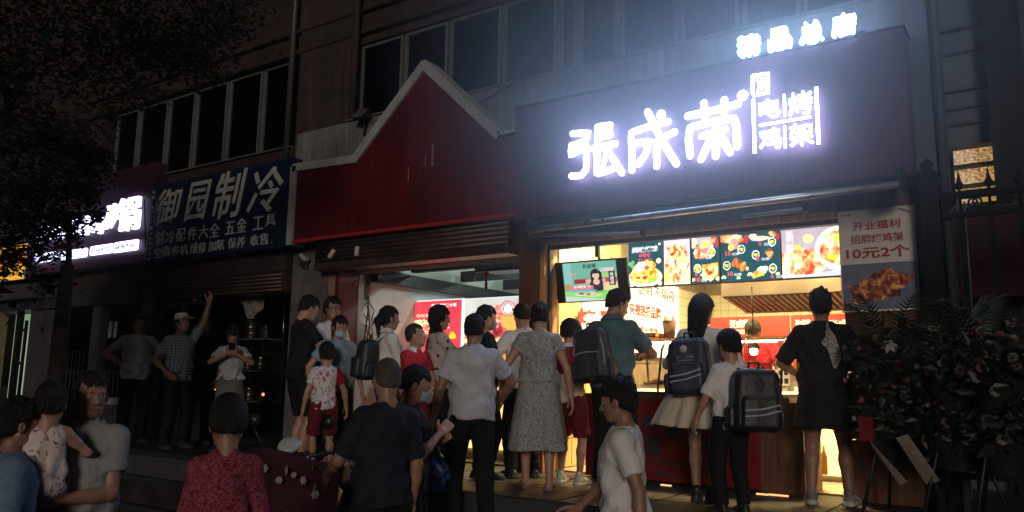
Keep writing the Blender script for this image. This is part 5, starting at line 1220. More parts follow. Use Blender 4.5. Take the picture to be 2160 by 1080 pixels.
# ---- templates (metres, adult size)
def head_template(fem=False, child=False):
    f = Field((-.10, -.13, -.10), (.10, .14, .25), .0052)
    cw = .074 if not fem else .071
    f.ell((0, -.012, .150), (cw, .094, .088), 0)                                  # skull
    f.ell((0, .022, .085), (.060 if not fem else .056, .066, .082), .03)            # face
    f.ell((0, .048, .024), (.036 if not fem else .030, .034, .026), .03)            # chin and jaw
    f.cone((-.045, .0, .052), (-.02, .05, .018), .022, .018, .03); f.cone((.045, .0, .052), (.02, .05, .018), .022, .018, .03)
    f.cone((-.03, .073, .128), (.03, .073, .128), .014, .014, .02)                  # brow
    f.ell((-.031, .098, .110), (.021, .020, .014), 0, cut=True); f.ell((.031, .098, .110), (.021, .020, .014), 0, cut=True)
    f.ell((-.030, .074, .110), (.0145, .0125, .011), .003, 1); f.ell((.030, .074, .110), (.0145, .0125, .011), .003, 1)
    f.ell((-.030, .0815, .110), (.007, .0065, .007), .0, 2); f.ell((.030, .0815, .110), (.007, .0065, .007), .0, 2)
    f.cone((0, .086, .112), (0, .104, .076), .008, .0125, .012); f.cone((-.013, .092, .073), (.013, .092, .073), .008, .008, .01)
    f.cone((-.020, .083, .046), (.020, .083, .046), .0075, .0075, .006, 3); f.cone((0, .089, .047), (0, .089, .046), .008, .008, .006, 3)
    f.cone((-.03, .086, .131), (-.048, .072, .128), .0042, .003, .002, 4); f.cone((.03, .086, .131), (.048, .072, .128), .0042, .003, .002, 4)
    f.cone((-.013, .089, .128), (-.032, .086, .132), .0042, .004, .002, 4); f.cone((.013, .089, .128), (.032, .086, .132), .0042, .004, .002, 4)
    for s_ in (-1, 1):
        f.ell((s_*.078, -.006, .098), (.010, .020, .032), .008); f.ell((s_*.086, .002, .100), (.006, .010, .018), 0, cut=True)
    f.cone((0, -.022, .06), (0, -.030, -.10), .054 if not fem else .047, .056 if not fem else .048, .03)
    return f.mesh()
def hand_template(curl, spread=.12):
    """wrist at origin, fingers along -z, palm facing +y, thumb towards +x"""
    f = Field((-.06, -.03, -.21), (.085, .10, .03), .0042)
    f.cone((0, 0, .03), (0, .0, -.01), .026, .027, .01)
    f.cone((-.022, 0, -.015), (-.030, .0, -.085), .018, .015, .012); f.cone((0, 0, -.015), (0, 0, -.092), .019, .015, .012); f.cone((.018, 0, -.015), (.028, 0, -.088), .018, .015, .012)
    for i, (x, l_) in enumerate(((.031, .070), (.011, .079), (-.011, .074), (-.031, .058))):
        p = np.array([x*.95, 0, -.090]); a = curl*.55; sp = x*spread*8
        for seg, (ll, r0, r1) in enumerate(((.45, .0095, .0088), (.32, .0088, .0080), (.26, .0080, .0068))):
            d = np.array([math.sin(sp)*.25, math.sin(a), -math.cos(a)]); q = p+d*l_*ll*1.12; f.cone(p, q, r0, r1, .004); p = q; a += curl
    p = np.array([.030, .006, -.028]); a = .7
    for ll, r0, r1, an in ((.042, .014, .0115, .75), (.032, .0112, .0095, .45), (.026, .0095, .008, .25)):
        d = np.array([math.sin(an), .25+curl*.35, -math.cos(an)]); d /= np.linalg.norm(d); q = p+d*ll; f.cone(p, q, r0, r1, .006); p = q
    return f.mesh()
def shoe_template(kind):
    """ankle centre above origin, toe towards +y, sole at z=0"""
    f = Field((-.06, -.09, -.01), (.06, .22, .15), .0065)
    if kind == 'sandal':
        f.cone((0, -.04, .035), (0, .02, .04), .030, .030, .02); f.cone((0, .02, .045), (0, .13, .024), .032, .022, .02); f.cone((0, -.01, .05), (0, -.01, .13), .034, .032, .02)
        for x in (-.030, -.015, 0, .015, .028): f.cone((x, .14, .022), (x*1.05, .175-abs(x)*.6, .018), .011, .009, .003)
        f.cone((-.012, -.045, .008), (-.014, .14, .008), .036, .040, .01, 1); f.cone((.012, -.045, .008), (.014, .14, .008), .034, .036, .01, 1)
        f.cone((-.04, .09, .03), (.04, .09, .03), .018, .018, .002, 1)
    else:
        f.cone((0, -.035, .042), (0, .02, .05), .036, .038, .02, 1); f.cone((0, .02, .05), (0, .15, .032), .040, .030, .03, 1)
        f.cone((-.014, .10, .03), (.014, .10, .03), .034, .034, .02, 1); f.cone((0, -.012, .05), (0, -.012, .10), .040, .038, .02, 1)
        f.cone((-.012, -.045, .010), (-.014, .155, .010), .036, .040, .004, 2); f.cone((.012, -.045, .010), (.014, .155, .010), .034, .036, .004, 2)
    f.add(lambda X, Y, Z: Z+0*X+0*Y, (-.1, -.1, -.05), (.1, .25, -.0), 0, cut=True)
    sl = tuple([slice(None)]*3); X, Y, Z = f.grid(sl); f.V = np.maximum(f.V, (-Z+0*X+0*Y+.0).astype(np.float32))
    return f.mesh()
def hair_template(style, seed=0):
    f = Field((-.16, -.22, -.42), (.16, .14, .29), .0062 if style in ('long', 'curly') else .0056)
    rs = np.random.default_rng(seed); ph = rs.uniform(0, 6, 12)
    t = {'buzz': .0035, 'bald': .0015, 'short': .010, 'bowl': .014, 'bun': .011, 'long': .016, 'pony': .011, 'curly': .018, 'spiky': .015, 'messy': .013}[style]
    f.ell((0, -.014, .152), (.076+t, .098+t, .090+t), 0)
    if style != 'bald': f.ell((0, -.035, .10), (.074+t*.7, .074+t*.7, .080+t*.3), .02)
    def cutface(X, Y, Z):
        # everything in front of a slanted hairline
        hl = {'buzz': .172, 'bald': .2, 'short': .168, 'bowl': .142, 'bun': .172, 'long': .150, 'pony': .168, 'curly': .160, 'spiky': .166, 'messy': .150}[style]
        a = np.maximum(hl-Z, (Y-.012-.10*np.maximum(0, Z-.10)-.0*abs(X))*1.0)          # >0 keeps
        return np.maximum(Z-hl-.10*np.abs(X)-.012*np.sin(X*160+ph[0]), .022+.0*Z-Y)    # inside region (neg) = face
    f.add(cutface, (-.2, .0, -.2), (.2, .2, .2), 0, cut=True)
    if style in ('short', 'buzz', 'bald', 'spiky', 'bowl', 'messy'):
        low = {'short': .055, 'buzz': .060, 'bald': .11, 'spiky': .055, 'bowl': .052, 'messy': .035}[style]
        f.add(lambda X, Y, Z: (Z-low)+0*X+0*Y-(.62 if style != 'bowl' else .35)*np.maximum(0, Y+.085), (-.2, -.2, -.2), (.2, .2, low+.13), 0, cut=True)
        for s_ in (-1, 1): f.ell((s_*.088, -.0, .088), (.02, .024, .036), 0, cut=True)
    if style in ('bun',):
        f.ell((0, -.118, .165), (.040, .036, .040), .012); f.ell((.01, -.135, .155), (.030, .030, .032), .01)
        f.add(lambda X, Y, Z: (Z-.055)+0*X+0*Y, (-.2, -.2, -.2), (.2, .2, .06), 0, cut=True)
    if style == 'pony':
        f.cone((0, -.10, .15), (0, -.135, .08), .028, .036, .015); f.cone((0, -.135, .08), (.01, -.11, -.06), .036, .022, .015); f.cone((.01, -.11, -.06), (.015, -.10, -.13), .022, .008, .01)
        f.add(lambda X, Y, Z: np.maximum((Z-.055)+0*X+0*Y, -Y-.075), (-.2, -.08, -.2), (.2, .2, .06), 0, cut=True)
    if style == 'long':
        f.cone((-.045, -.055, .12), (-.04, -.075, -.10), .056, .046, .03); f.cone((.045, -.055, .12), (.04, -.075, -.10), .056, .046, .03); f.cone((0, -.07, .10), (0, -.085, -.13), .062, .042, .03)
        f.cone((0, -.085, -.13), (0, -.085, -.20), .042, .02, .03)
    if style == 'curly':
        for i in range(26):
            a = rs.uniform(PI*.98, PI*2.02); z = rs.uniform(-.12, .12); r_ = .085 if z > 0 else .075
            f.ell((r_*math.cos(a)*.95, r_*math.sin(a)-.01, z), (.034, .034, .036), .015)
    if style in ('messy', 'spiky'):
        for i in range(26):
            a = rs.uniform(0, 2*PI); e = rs.uniform(.1, 1.45); v = np.array([math.cos(a)*math.cos(e), math.sin(a)*math.cos(e), math.sin(e)])
            if v[1] > .5 and v[2] < .55: continue
            p = np.array([0, -.014, .152])+v*np.array([.088, .108, .10]); f.cone(p-v*.01, p+v*(.016 if style == 'spiky' else .012)+rs.normal(0, .006, 3), .020, .006, .012)
    # strand relief
    X, Y, Z = f.grid(tuple([slice(None)]*3))
    amp = .0008 if style in ('buzz', 'bald') else .0022
    th = np.arctan2(X, -(Y+.01)); f.V += (amp*np.sin(th*34+9*Z*6+ph[1])+amp*.8*np.sin(th*55+ph[2]+Z*30)+(0 if style in ('buzz', 'bald') else .0014 if style in ('long', 'bowl', 'bun') else .0028)*np.sin(X*70+ph[4]+2*np.sin(Z*40))*np.sin(Y*62+ph[5])*np.sin(Z*66+ph[6])*1.6).astype(np.float32)
    P, F, Mt = f.mesh()
    if style in ('buzz', 'bald'): return P, F, Mt
    # loose strands standing off the mass, as thin ribbons
    e1 = P[F[:, 1]]-P[F[:, 0]]; e2 = P[F[:, 3]]-P[F[:, 0]]; nn = np.cross(e1, e2); nn /= np.linalg.norm(nn, axis=1)[:, None]+1e-9
    cen = P[F].mean(1); front = (cen[:, 1] > .03) & (cen[:, 2] < .16); cand = np.where(~front)[0]
    sel = rs.choice(cand, 620 if style in ('messy', 'curly', 'spiky') else 420); V = []; G = []
    for q in sel:
        c, n_ = cen[q], nn[q]; dn = np.array([0, -.25, -1.0]); tn = dn-n_*(dn@n_); tn /= np.linalg.norm(tn)+1e-9
        k_ = .55 if style in ('messy', 'spiky', 'curly') else .22
        d = tn+n_*k_*rs.uniform(.2, 1)+rs.normal(0, .28, 3); d /= np.linalg.norm(d); L_ = rs.uniform(.02, .05)*(1.5 if style in ('long', 'pony') else 1)
        w_ = np.cross(d, n_); w_ /= np.linalg.norm(w_)+1e-9; b0 = len(V)
        for j in range(4):
            u = j/3; p = c-n_*.004+d*L_*u+tn*L_*.4*u*u; hw_ = .0016*(1-.85*u); V += [p-w_*hw_, p+w_*hw_]
        G += [(b0+2*j, b0+2*j+1, b0+2*j+3, b0+2*j+2) for j in range(3)]
    V = np.array(V); n0 = len(P)
    return np.vstack([P, V]), np.vstack([F, np.array(G)+n0]), np.concatenate([Mt, np.zeros(len(G), Mt.dtype)])
TPL = {}
def tpl(kind, *a):
    k = (kind,)+a
    if k not in TPL: TPL[k] = {'head': head_template, 'hand': hand_template, 'shoe': shoe_template, 'hair': hair_template}[kind](*a)
    return TPL[k]
def rotm(yaw=0, pitch=0, roll=0):
    return np.array(Euler((pitch, roll, yaw), 'XYZ').to_matrix())
def npmesh(name, P, F, mats, mi=None, smooth=True):
    me = bpy.data.meshes.new(name); me.from_pydata(P.tolist(), [], F.tolist())
    for m in mats: me.materials.append(m)
    if mi is not None: me.polygons.foreach_set('material_index', np.asarray(mi, np.int32))
    me.polygons.foreach_set('use_smooth', np.ones(len(F), bool) if smooth else np.zeros(len(F), bool)); me.update(); return me
m_eyew = mat('eye_white', (.5, .48, .45), .3, bump=0, noise=.05); m_iris = mat('iris', (.012, .008, .006), .2, bump=0); m_lip = mat('lips', (.30, .10, .08), .5, bump=0, noise=.05); m_brow = mat('eyebrow', (.015, .010, .008), .8, bump=0)
def hairx(m, N, L, b, tc, rp):
    b.inputs['Anisotropic'].default_value = .6
m_hair = mat('black_hair', (.010, .008, .008), .55, nscale=40, noise=.2, bump=.6, bscale=140, spec=.3, extra=hairx)
m_hairb = mat('buzzed_hair', (.035, .026, .022), .8, nscale=60, noise=.2, bump=.3, bscale=300)
SKIN = [mat('skin_tone', (.40, .22, .15), .5, nscale=14, noise=.06, bump=.06), mat('skin_tan', (.30, .155, .10), .5, nscale=14, noise=.06, bump=.06), mat('skin_fair', (.50, .30, .22), .5, nscale=14, noise=.06, bump=.06)]
def cloth(name, col, **k):
    kw = dict(rough=.85, nscale=5, noise=.10, bump=.9, bscale=9, spec=.2, bdist=1.6, bdet=4); kw.update(k); return mat(name, col, **kw)

PROFILE = {   # t (0 crotch .. 1 neck base) -> half width, half depth, y centre   (fractions of height)
 'm': ([0, .10, .25, .45, .62, .78, .90, .97, 1.0], [.078, .096, .096, .086, .092, .096, .080, .050, .036], [.045, .066, .068, .060, .066, .068, .056, .040, .034], [0, -.004, -.002, .006, .006, .0, -.006, -.010, -.012]),
 'f': ([0, .10, .25, .45, .62, .76, .90, .97, 1.0], [.080, .104, .100, .074, .080, .086, .076, .044, .030], [.048, .070, .066, .052, .062, .070, .050, .036, .030], [0, -.006, -.002, .004, .008, .006, -.006, -.010, -.012]),
 'c': ([0, .10, .25, .45, .62, .78, .90, .97, 1.0], [.070, .086, .084, .080, .084, .086, .076, .046, .034], [.048, .064, .064, .062, .062, .060, .050, .038, .034], [0, -.002, .002, .006, .004, .0, -.006, -.010, -.010])}
def person(name_label, pos, H, yaw, sex='m', width=1.0, lean=0.0, twist=0.0, head=(0, 0, 0), hair='short', skin=0,
           hl=None, hr=None, el=(-.6, -.5, -.4), er=(.6, -.5, -.4), handl=.35, handr=.35, fl=(-.07, 0), fr=(.07, 0), liftl=0, liftr=0,
           top=None, topm=None, loose=.5, sleeve=.62, hem=.49, topmi=None, bottom='trousers', botm=None, shoe='shoe', shoem=None, group=None,
           belly=0.0, neckr=.062, skirt=None, collar=None, mask=False, glasses=False, fold=1.0, seated=False, headscale=1.0, simple=False, extra=None, cat='person', palml=None, palmr=None, hairm=None, step=.0135):
    """local frame: x right, y forward, z up; hands hl/hr and feet in fractions of height"""
    root = thing('person', name_label, cat, pos, yaw, group)
    rs = np.random.default_rng(abs(int(round(pos[0]*100)+round(pos[1]*10))) % 9999)
    zc, zn = .465*H, .842*H
    t_, hw_, hd_, yc_ = [np.array(a) for a in PROFILE[sex]]
    if belly: hd_ = hd_+belly*np.exp(-((t_-.35)/.22)**2); yc_ = yc_+belly*.8*np.exp(-((t_-.35)/.22)**2)
    Rl = rotm(twist, -lean, 0); piv = np.array([0, 0, .52*H])
    def tor(p): return (np.array(p, float)-piv) @ Rl.T + piv        # torso local -> person local
    def untor(X, Y, Z):
        x, y, z = X-piv[0], Y-piv[1], Z-piv[2]
        return (Rl[0, 0]*x+Rl[1, 0]*y+Rl[2, 0]*z+piv[0], Rl[0, 1]*x+Rl[1, 1]*y+Rl[2, 1]*z+piv[1], Rl[0, 2]*x+Rl[1, 2]*y+Rl[2, 2]*z+piv[2])
    shw = (.089 if sex == 'm' else .081 if sex == 'f' else .081)*width
    S = {-1: tor((-shw*H, -.006*H, .792*H)), 1: tor((shw*H, -.006*H, .792*H))}
    # arms by two-bone IK
    up, fo = .172*H, .150*H; arms = {}
    for sd_, h_, e_ in ((-1, hl, el), (1, hr, er)):
        tgt = np.array(h_, float)*H if h_ is not None else np.array([sd_*(shw+.045)*H, .02*H, .50*H]); s0 = S[sd_]
        d = tgt-s0; D = np.linalg.norm(d); mx = (up+fo)*.985
        if D > mx: d = d/D*mx; D = mx; tgt = s0+d
        a = (up*up-fo*fo+D*D)/(2*D); hgt = math.sqrt(max(up*up-a*a, 1e-6)); u = d/D
        pole = np.array([sd_*abs(e_[0]), e_[1], e_[2]], float); pole -= u*(pole@u); pole /= max(np.linalg.norm(pole), 1e-6)
        arms[sd_] = (s0, s0+u*a+pole*hgt, tgt)
    legs = {}
    for sd_, ft, lf in ((-1, fl, liftl), (1, fr, liftr)):
        hp = np.array([sd_*.052*H, 0, .50*H]); an = np.array([ft[0]*H, ft[1]*H, .045*H+lf*H])
        L1, L2__ = .235*H, .232*H; d = an-hp; D = np.linalg.norm(d)
        if D > (L1+L2__)*.999: d = d/D*(L1+L2__)*.999; D = np.linalg.norm(d)
        a = (L1*L1-L2__*L2__+D*D)/(2*D); hgt = math.sqrt(max(L1*L1-a*a, 1e-6)); u = d/D; pole = np.array([sd_*.12, 1, 0]); pole -= u*(pole@u); pole /= np.linalg.norm(pole)
        legs[sd_] = (hp, hp+u*a+pole*hgt, an)
    allp = [p for v in list(arms.values())+list(legs.values()) for p in v]+[tor((0, 0, .9*H))]
    lo = np.min(allp, 0)-.2; hi = np.max(allp, 0)+.2
    def torso_fn(inf=0.0, ls=0.0, t0=0.0, t1=1.0, foldamp=0.0):
        hw2, hd2 = hw_.copy(), hd_.copy()
        if ls:
            cw, cd = hw_[5], hd_[5]; m_ = t_ < .7
            hw2[m_] = hw2[m_]*(1-ls)+np.maximum(hw2[m_], cw*1.02)*ls; hd2[m_] = hd2[m_]*(1-ls)+np.maximum(hd2[m_], cd*1.0)*ls
        ph = rs.uniform(0, 6, 8)
        def fn(X, Y, Z):
            x, y, z = untor(X, Y, Z); t = np.clip((z-zc)/(zn-zc), 0, 1)
            a = (np.interp(t, t_, hw2)*width*H+inf); b = (np.interp(t, t_, hd2)*width*H+inf); yc = np.interp(t, t_, yc_)*H
            r = np.sqrt((x/a)**2+((y-yc)/b)**2)+1e-6; d = (r-1)*np.minimum(a, b)*.93
            if foldamp:
                th = np.arctan2(x, y-yc)
                w1 = np.exp(-((t-.33)/.22)**2)
                d = d+foldamp*(np.sin(z*42+th*2.2+ph[0]+2*np.sin(th*3+ph[1]))*.55*w1+np.sin(th*7+z*9+ph[2])*.5*(1-t)+np.sin(z*27-th*4+ph[3]+np.sin(x*25+ph[4]))*.45)
            return np.maximum(d, np.maximum(zc+(t0)*(zn-zc)-z-inf*.5, z-zn-inf*.8))
        return fn
    # ---------------- body
    f = Field(lo, hi, step)
    f.add(torso_fn(), lo, hi, 0)
    for sd_ in (-1, 1):
        s0, e0, w0 = arms[sd_]; k_ = H*(.9 if sex != 'm' else 1.0)*width**.5
        f.cone(tor((0, -.008*H, .802*H)), s0, .034*H, .031*H, .03)
        f.cone(s0, s0+(e0-s0)*.45, .033*k_, .029*k_, .03); f.cone(s0+(e0-s0)*.4, e0, .029*k_, .0225*k_, .02); f.cone(e0, e0+(w0-e0)*.35, .0235*k_, .0235*k_, .015); f.cone(e0+(w0-e0)*.3, w0, .0235*k_, .0150*k_, .015)
        hp, kn, an = legs[sd_]
        f.cone(hp, hp+(kn-hp)*.5, .053*k_, .047*k_, .03); f.cone(hp+(kn-hp)*.45, kn, .047*k_, .032*k_, .02); f.cone(kn, kn+(an-kn)*.35+np.array([0, -.008*H, 0]), .030*k_, .032*k_, .02); f.cone(kn+(an-kn)*.3+np.array([0, -.008*H, 0]), an, .032*k_, .020*k_, .02)
        f.cone(an, an-np.array([0, 0, .02*H]), .020*k_, .020*k_, .01)
    hs = H/1.72*headscale*(1.12 if sex == 'c' else 1.0)
    if sex == 'c': hs = (.62+.38*H/1.72)*headscale
    Rh = Rl @ rotm(head[0], head[1], head[2]) if True else None
    nb = tor((0, -.016*H, zn)); hb = nb+Rl @ np.array([0, .020*H, .018*H+.010*H])        # chin-level origin
    f.cone(nb-np.array([0, 0, .03*H]), nb+Rl @ np.array([0, .006*H, .03*H]), .034*H*(1 if sex == 'm' else .86), .031*H*(1 if sex == 'm' else .84), .03)
    P, F, Mt = f.mesh(); Ps, Fs, Ms = [P], [F], [np.zeros(len(F), int)]; n = len(P)
    hP, hF, hM = tpl('head', sex == 'f'); hc = np.array([0, -.028, .02])
    HP = ((hP-hc)*hs) @ Rh.T + hb+Rl @ (hc*hs*np.array([1, 1, 0])) ; Ps.append(HP); Fs.append(hF+n); Ms.append(hM); n += len(HP)
    hz0 = hb+Rl @ (hc*hs*np.array([1, 1, 0]))
    def headpt(p): return (((np.array(p, float)-hc)*hs) @ Rh.T + hz0)
    for sd_, cu, pal in ((-1, handl, palml), (1, handr, palmr)):
        s0, e0, w0 = arms[sd_]; P2, F2, M2 = tpl('hand', cu); P2 = P2.copy()
        u = w0-e0; u /= np.linalg.norm(u); z_ = -u
        pn = np.array(pal if pal is not None else (-sd_, 0, 0), float); pn -= z_*(pn@z_); pn /= max(np.linalg.norm(pn), 1e-6); x_ = np.cross(pn, z_)
        # right hand: thumb forward when palm faces inwards; mirror for chirality
        if sd_ == -1: P2[:, 0] *= -1; F2 = F2[:, ::-1]
        B = np.stack([x_, pn, z_], 1); hk = H/1.72*(1.05 if sex == 'c' else 1)
        Ps.append((P2*hk) @ B.T+w0); Fs.append(F2+n); Ms.append(M2*0); n += len(P2)
    sk = SKIN[skin]
    link('body', npmesh('body', np.vstack(Ps), np.vstack(Fs), [sk, m_eyew, m_iris, m_lip, m_brow], np.concatenate(Ms)), root)
    # ---------------- hair
    if hair:
        P2, F2, M2 = tpl('hair', hair); P2 = ((P2-hc)*hs) @ Rh.T + hz0
        link('hair', npmesh('hair', P2, F2, [hairm or (m_hairb if hair in ('buzz', 'bald') else m_hair)]), root)
    # ---------------- top
    cst = .0115
    if topm:
        f = Field(lo, hi, cst); inf = .0165*H/1.7
        fa = .011*fold
        if top == 'vest': sleeve = 0
        f.add(torso_fn(inf, loose, 0, 1, fa), lo, hi, 0)
        for sd_ in (-1, 1):
            s0, e0, w0 = arms[sd_]; k_ = H*(.9 if sex != 'm' else 1.0)*width**.5
            if sleeve <= 0: f.cone(tor((0, -.008*H, .79*H)), s0*.9+tor((0, -.008*H, .79*H))*.1, .040*H, .038*H, .03); continue
            f.cone(tor((0, -.008*H, .797*H)), s0, .038*H, .0365*H, .03)
            if sleeve <= 1: f.sleeve(s0, s0+(e0-s0)*sleeve, .037*k_+.003, .031*k_+.009+.007*loose, .025, .003*fold, sd_)
            else:
                f.cone(s0, e0, .037*k_, .030*k_, .025); f.sleeve(e0, e0+(w0-e0)*(sleeve-1), .030*k_, .024*k_, .012, .003*fold, sd_)
        X, Y, Z = f.grid(tuple([slice(None)]*3)); x, y, z = untor(X, Y, Z)
        hemz = hem*H+.006*np.sin(x*30)+.004*np.sin(y*40)
        f.V = np.maximum(f.V, (hemz-z).astype(np.float32))
        a_, b_ = tor((0, -.022*H, .80*H)), tor((0, .045*H, .92*H)); f.cone(tor((0, -.012*H, .832*H)), tor((0, -.0*H, .93*H)), neckr*H*.62, neckr*H*.9, 0, cut=True)
        P2, F2, M2 = f.mesh(); mi = None
        if topmi is not None:
            cn = P2[F2].mean(1); q = (cn-piv) @ Rl + piv; mi = topmi(q/H, cn/H, arms, S)
        link({'dress': 'dress', 'vest': 'vest', 'blouse': 'blouse', 'polo': 'shirt'}.get(top, 'shirt'), npmesh('shirt', P2, F2, topm if isinstance(topm, (list, tuple)) else [topm], mi), root)
    if collar:
        mb = MB(); mb.smooth = True; V = []; n_ = 20
        for i in range(n_+1):
            a = PI/2+.12+(2*PI-.24)*i/n_; r0, r1 = .040*H, .062*H
            dz = -.020*H*max(0, math.sin(a))**2
            for r_, zz in ((r0, .862*H+dz), (r1, .836*H+dz*1.3)): V.append(tuple(tor((r_*math.cos(a)*1.05, r_*math.sin(a)*.95-.012*H, zz))))
        mb.add(V, [(2*i, 2*i+2, 2*i+3, 2*i+1) for i in range(n_)]); mb.build('collar', collar, root)
    # ---------------- bottom
    if botm:
        f = Field(lo, hi, cst); inf = .012*H/1.7
        if bottom in ('trousers', 'shorts', 'capri'):
            f.add(torso_fn(inf*(.08 if hem < .56 and topm else 1), 0, 0, .32, 0), lo, hi, 0)
            X, Y, Z = f.grid(tuple([slice(None)]*3)); f.V = np.maximum(f.V, (Z-(.565 if hem < .56 and topm else .600)*H+0*X+0*Y).astype(np.float32))
            for sd_ in (-1, 1):
                hp, kn, an = legs[sd_]; k_ = H*width**.5
                if bottom == 'shorts': f.cone(hp, hp+(kn-hp)*.3, .060*k_, .060*k_, .03); f.sleeve(hp+(kn-hp)*.2, hp+(kn-hp)*.92, .060*k_, .055*k_, .02, .003, sd_)
                else:
                    f.cone(hp, kn, .060*k_, .048*k_, .03); f.sleeve(kn, kn+(an-kn)*(1.0 if bottom == 'trousers' else .6), .048*k_, .037*k_, .02, .0035*fold, sd_)
        if bottom == 'skirt':
            z1, z0_, fl_ = skirt[0]*H, skirt[1]*H, skirt[2]; pl = skirt[3] if len(skirt) > 3 else 9
            ph = rs.uniform(0, 6)
            def fn(X, Y, Z):
                t = np.clip((z1-Z)/(z1-z0_), 0, 1); th = np.arctan2(X, Y)
                a = (.088*H+inf)+(fl_*H)*t**.8+.0; b = (.064*H+inf)+(fl_*H)*.9*t**.8
                r = np.sqrt((X/a)**2+(Y/b)**2)+1e-6; d = (r-1)*np.minimum(a, b)*.9+(.011*t)*np.sin(th*pl+ph+1.2*np.sin(th*2))+.004*t*np.sin(th*pl*2.3)
                return np.maximum(d, np.maximum(z0_+.006*np.sin(th*3+ph)-Z, Z-z1))
            lo2 = np.array([-.45, -.45, z0_-.02]); hi2 = np.array([.45, .45, z1+.02]); f = Field(lo2, hi2, cst); f.add(fn, lo2, hi2, 0)
        P2, F2, M2 = f.mesh(); link({'skirt': 'skirt', 'shorts': 'shorts'}.get(bottom, 'trousers'), npmesh('trousers', P2, F2, [botm]), root)
    # ---------------- shoes
    if shoe:
        P2, F2, M2 = tpl('shoe', shoe)
        for sd_ in (-1, 1):
            hp, kn, an = legs[sd_]; k_ = H/1.70; toe = rotm(-sd_*.18); Q = (P2*np.array([k_, k_, k_])) @ toe.T+np.array([an[0], an[1], an[2]-.045*H])
            mt = [sk, shoem[0]] if shoe == 'sandal' else [shoem[0], shoem[0], shoem[1]]
            link('sandal' if shoe == 'sandal' else 'shoe', npmesh('shoe', Q, F2, mt, np.where(M2 == 2, 2, M2) if shoe != 'sandal' else M2), root)
    # ---------------- small worn things
    if mask:
        g = MB(); g.smooth = True; V = []
        for i in range(9):
            for j in range(6):
                a = (i/8-.5)*2.1; r_ = .094+.008*math.cos((j/5-.5)*2.4); V.append(tuple(headpt((math.sin(a)*r_*.78, math.cos(a)*r_*1.02+.008, .020+.062*j/5))))
        g.add(V, [(i*6+j, (i+1)*6+j, (i+1)*6+j+1, i*6+j+1) for i in range(8) for j in range(5)]); g.build('face_mask', cloth('mask_blue', (.30, .52, .60), noise=.05, bump=.1), root)
    if glasses:
        g = MB()
        for s_ in (-1, 1):
            g.tube([headpt((s_*.031+.019*math.cos(a*PI/8), .101-abs(.019*math.cos(a*PI/8)+0)*.25, .110+.015*math.sin(a*PI/8))) for a in range(17)], .0022, 5, cap=False)
            g.tube([headpt((s_*.050, .094, .115)), headpt((s_*.082, .03, .115)), headpt((s_*.084, -.01, .108))], .0020, 5)
        g.tube([headpt((-.012, .1, .113)), headpt((.012, .1, .113))], .002, 5); g.build('glasses', m_black, root)
    root['_k'] = 0; del root['_k']
    Mw = np.array(Matrix.Translation(pos) @ Euler((0, 0, yaw)).to_matrix().to_4x4())
    def toworld(p): q = Mw @ np.array([p[0], p[1], p[2], 1.0]); return Vector(q[:3])
    return dict(root=root, tor=tor, arms=arms, H=H, w=toworld, Rl=Rl, head=headpt, yaw=yaw, legs=legs)

def face_yaw(deg_img):
    """0 = facing the shop (+y), 180 = facing the street; positive turns left (towards -x)"""
    return R(deg_img)
def stand(px, py_top, Yp, H, ground=PF):
    """foot point under a head-top pixel at depth Yp"""
    p = at(px, py_top, Yp); return (p.x, Yp, ground)
def azim(x, y): return math.atan2(-x, y)
def place(px, py, H, rel, Yp=None, depth=None, ground=PF):
    if depth: p = Vector(CAM+ray(px, py)*depth)
    else: p = at(px, py, Yp)
    if H is None: H = p.z-ground
    return dict(pos=(p.x, p.y, ground), H=H, yaw=azim(p.x, p.y)+R(rel))
# ---- cloth materials
def checkx(scale, c1_, c2_):
    def fn(m, N, L, b, tc, rp):
        w1 = N.new('ShaderNodeTexWave'); w1.inputs['Scale'].default_value = scale; w1.bands_direction = 'X'
        w2 = N.new('ShaderNodeTexWave'); w2.inputs['Scale'].default_value = scale; w2.bands_direction = 'Z'
        mx = N.new('ShaderNodeMath'); mx.operation = 'MAXIMUM'; L.new(tc.outputs['Object'], w1.inputs[0]); L.new(tc.outputs['Object'], w2.inputs[0])
        L.new(w1.outputs['Fac'], mx.inputs[0]); L.new(w2.outputs['Fac'], mx.inputs[1])
        r = N.new('ShaderNodeValToRGB'); r.color_ramp.elements[0].position = .75; r.color_ramp.elements[1].position = .9
        r.color_ramp.elements[0].color = (*c1_, 1); r.color_ramp.elements[1].color = (*c2_, 1); L.new(mx.outputs[0], r.inputs[0]); L.new(r.outputs[0], b.inputs['Base Color'])
    return fn
def spotx(scale, thr, c1_, c2_, soft=.03, rnd=1.0):
    def fn(m, N, L, b, tc, rp):
        v = N.new('ShaderNodeTexVoronoi'); v.inputs['Scale'].default_value = scale; v.inputs['Randomness'].default_value = rnd
        n = N.new('ShaderNodeTexNoise'); n.inputs['Scale'].default_value = scale*3; ad = N.new('ShaderNodeMath'); ad.operation = 'MULTIPLY_ADD'; ad.inputs[1].default_value = .25
        L.new(tc.outputs['Object'], v.inputs['Vector']); L.new(tc.outputs['Object'], n.inputs['Vector']); L.new(n.outputs['Fac'], ad.inputs[0]); L.new(v.outputs['Distance'], ad.inputs[2])
        r = N.new('ShaderNodeValToRGB'); r.color_ramp.elements[0].position = thr; r.color_ramp.elements[1].position = thr+soft
        r.color_ramp.elements[0].color = (*c2_, 1); r.color_ramp.elements[1].color = (*c1_, 1); L.new(ad.outputs[0], r.inputs[0]); L.new(r.outputs[0], b.inputs['Base Color'])
    return fn
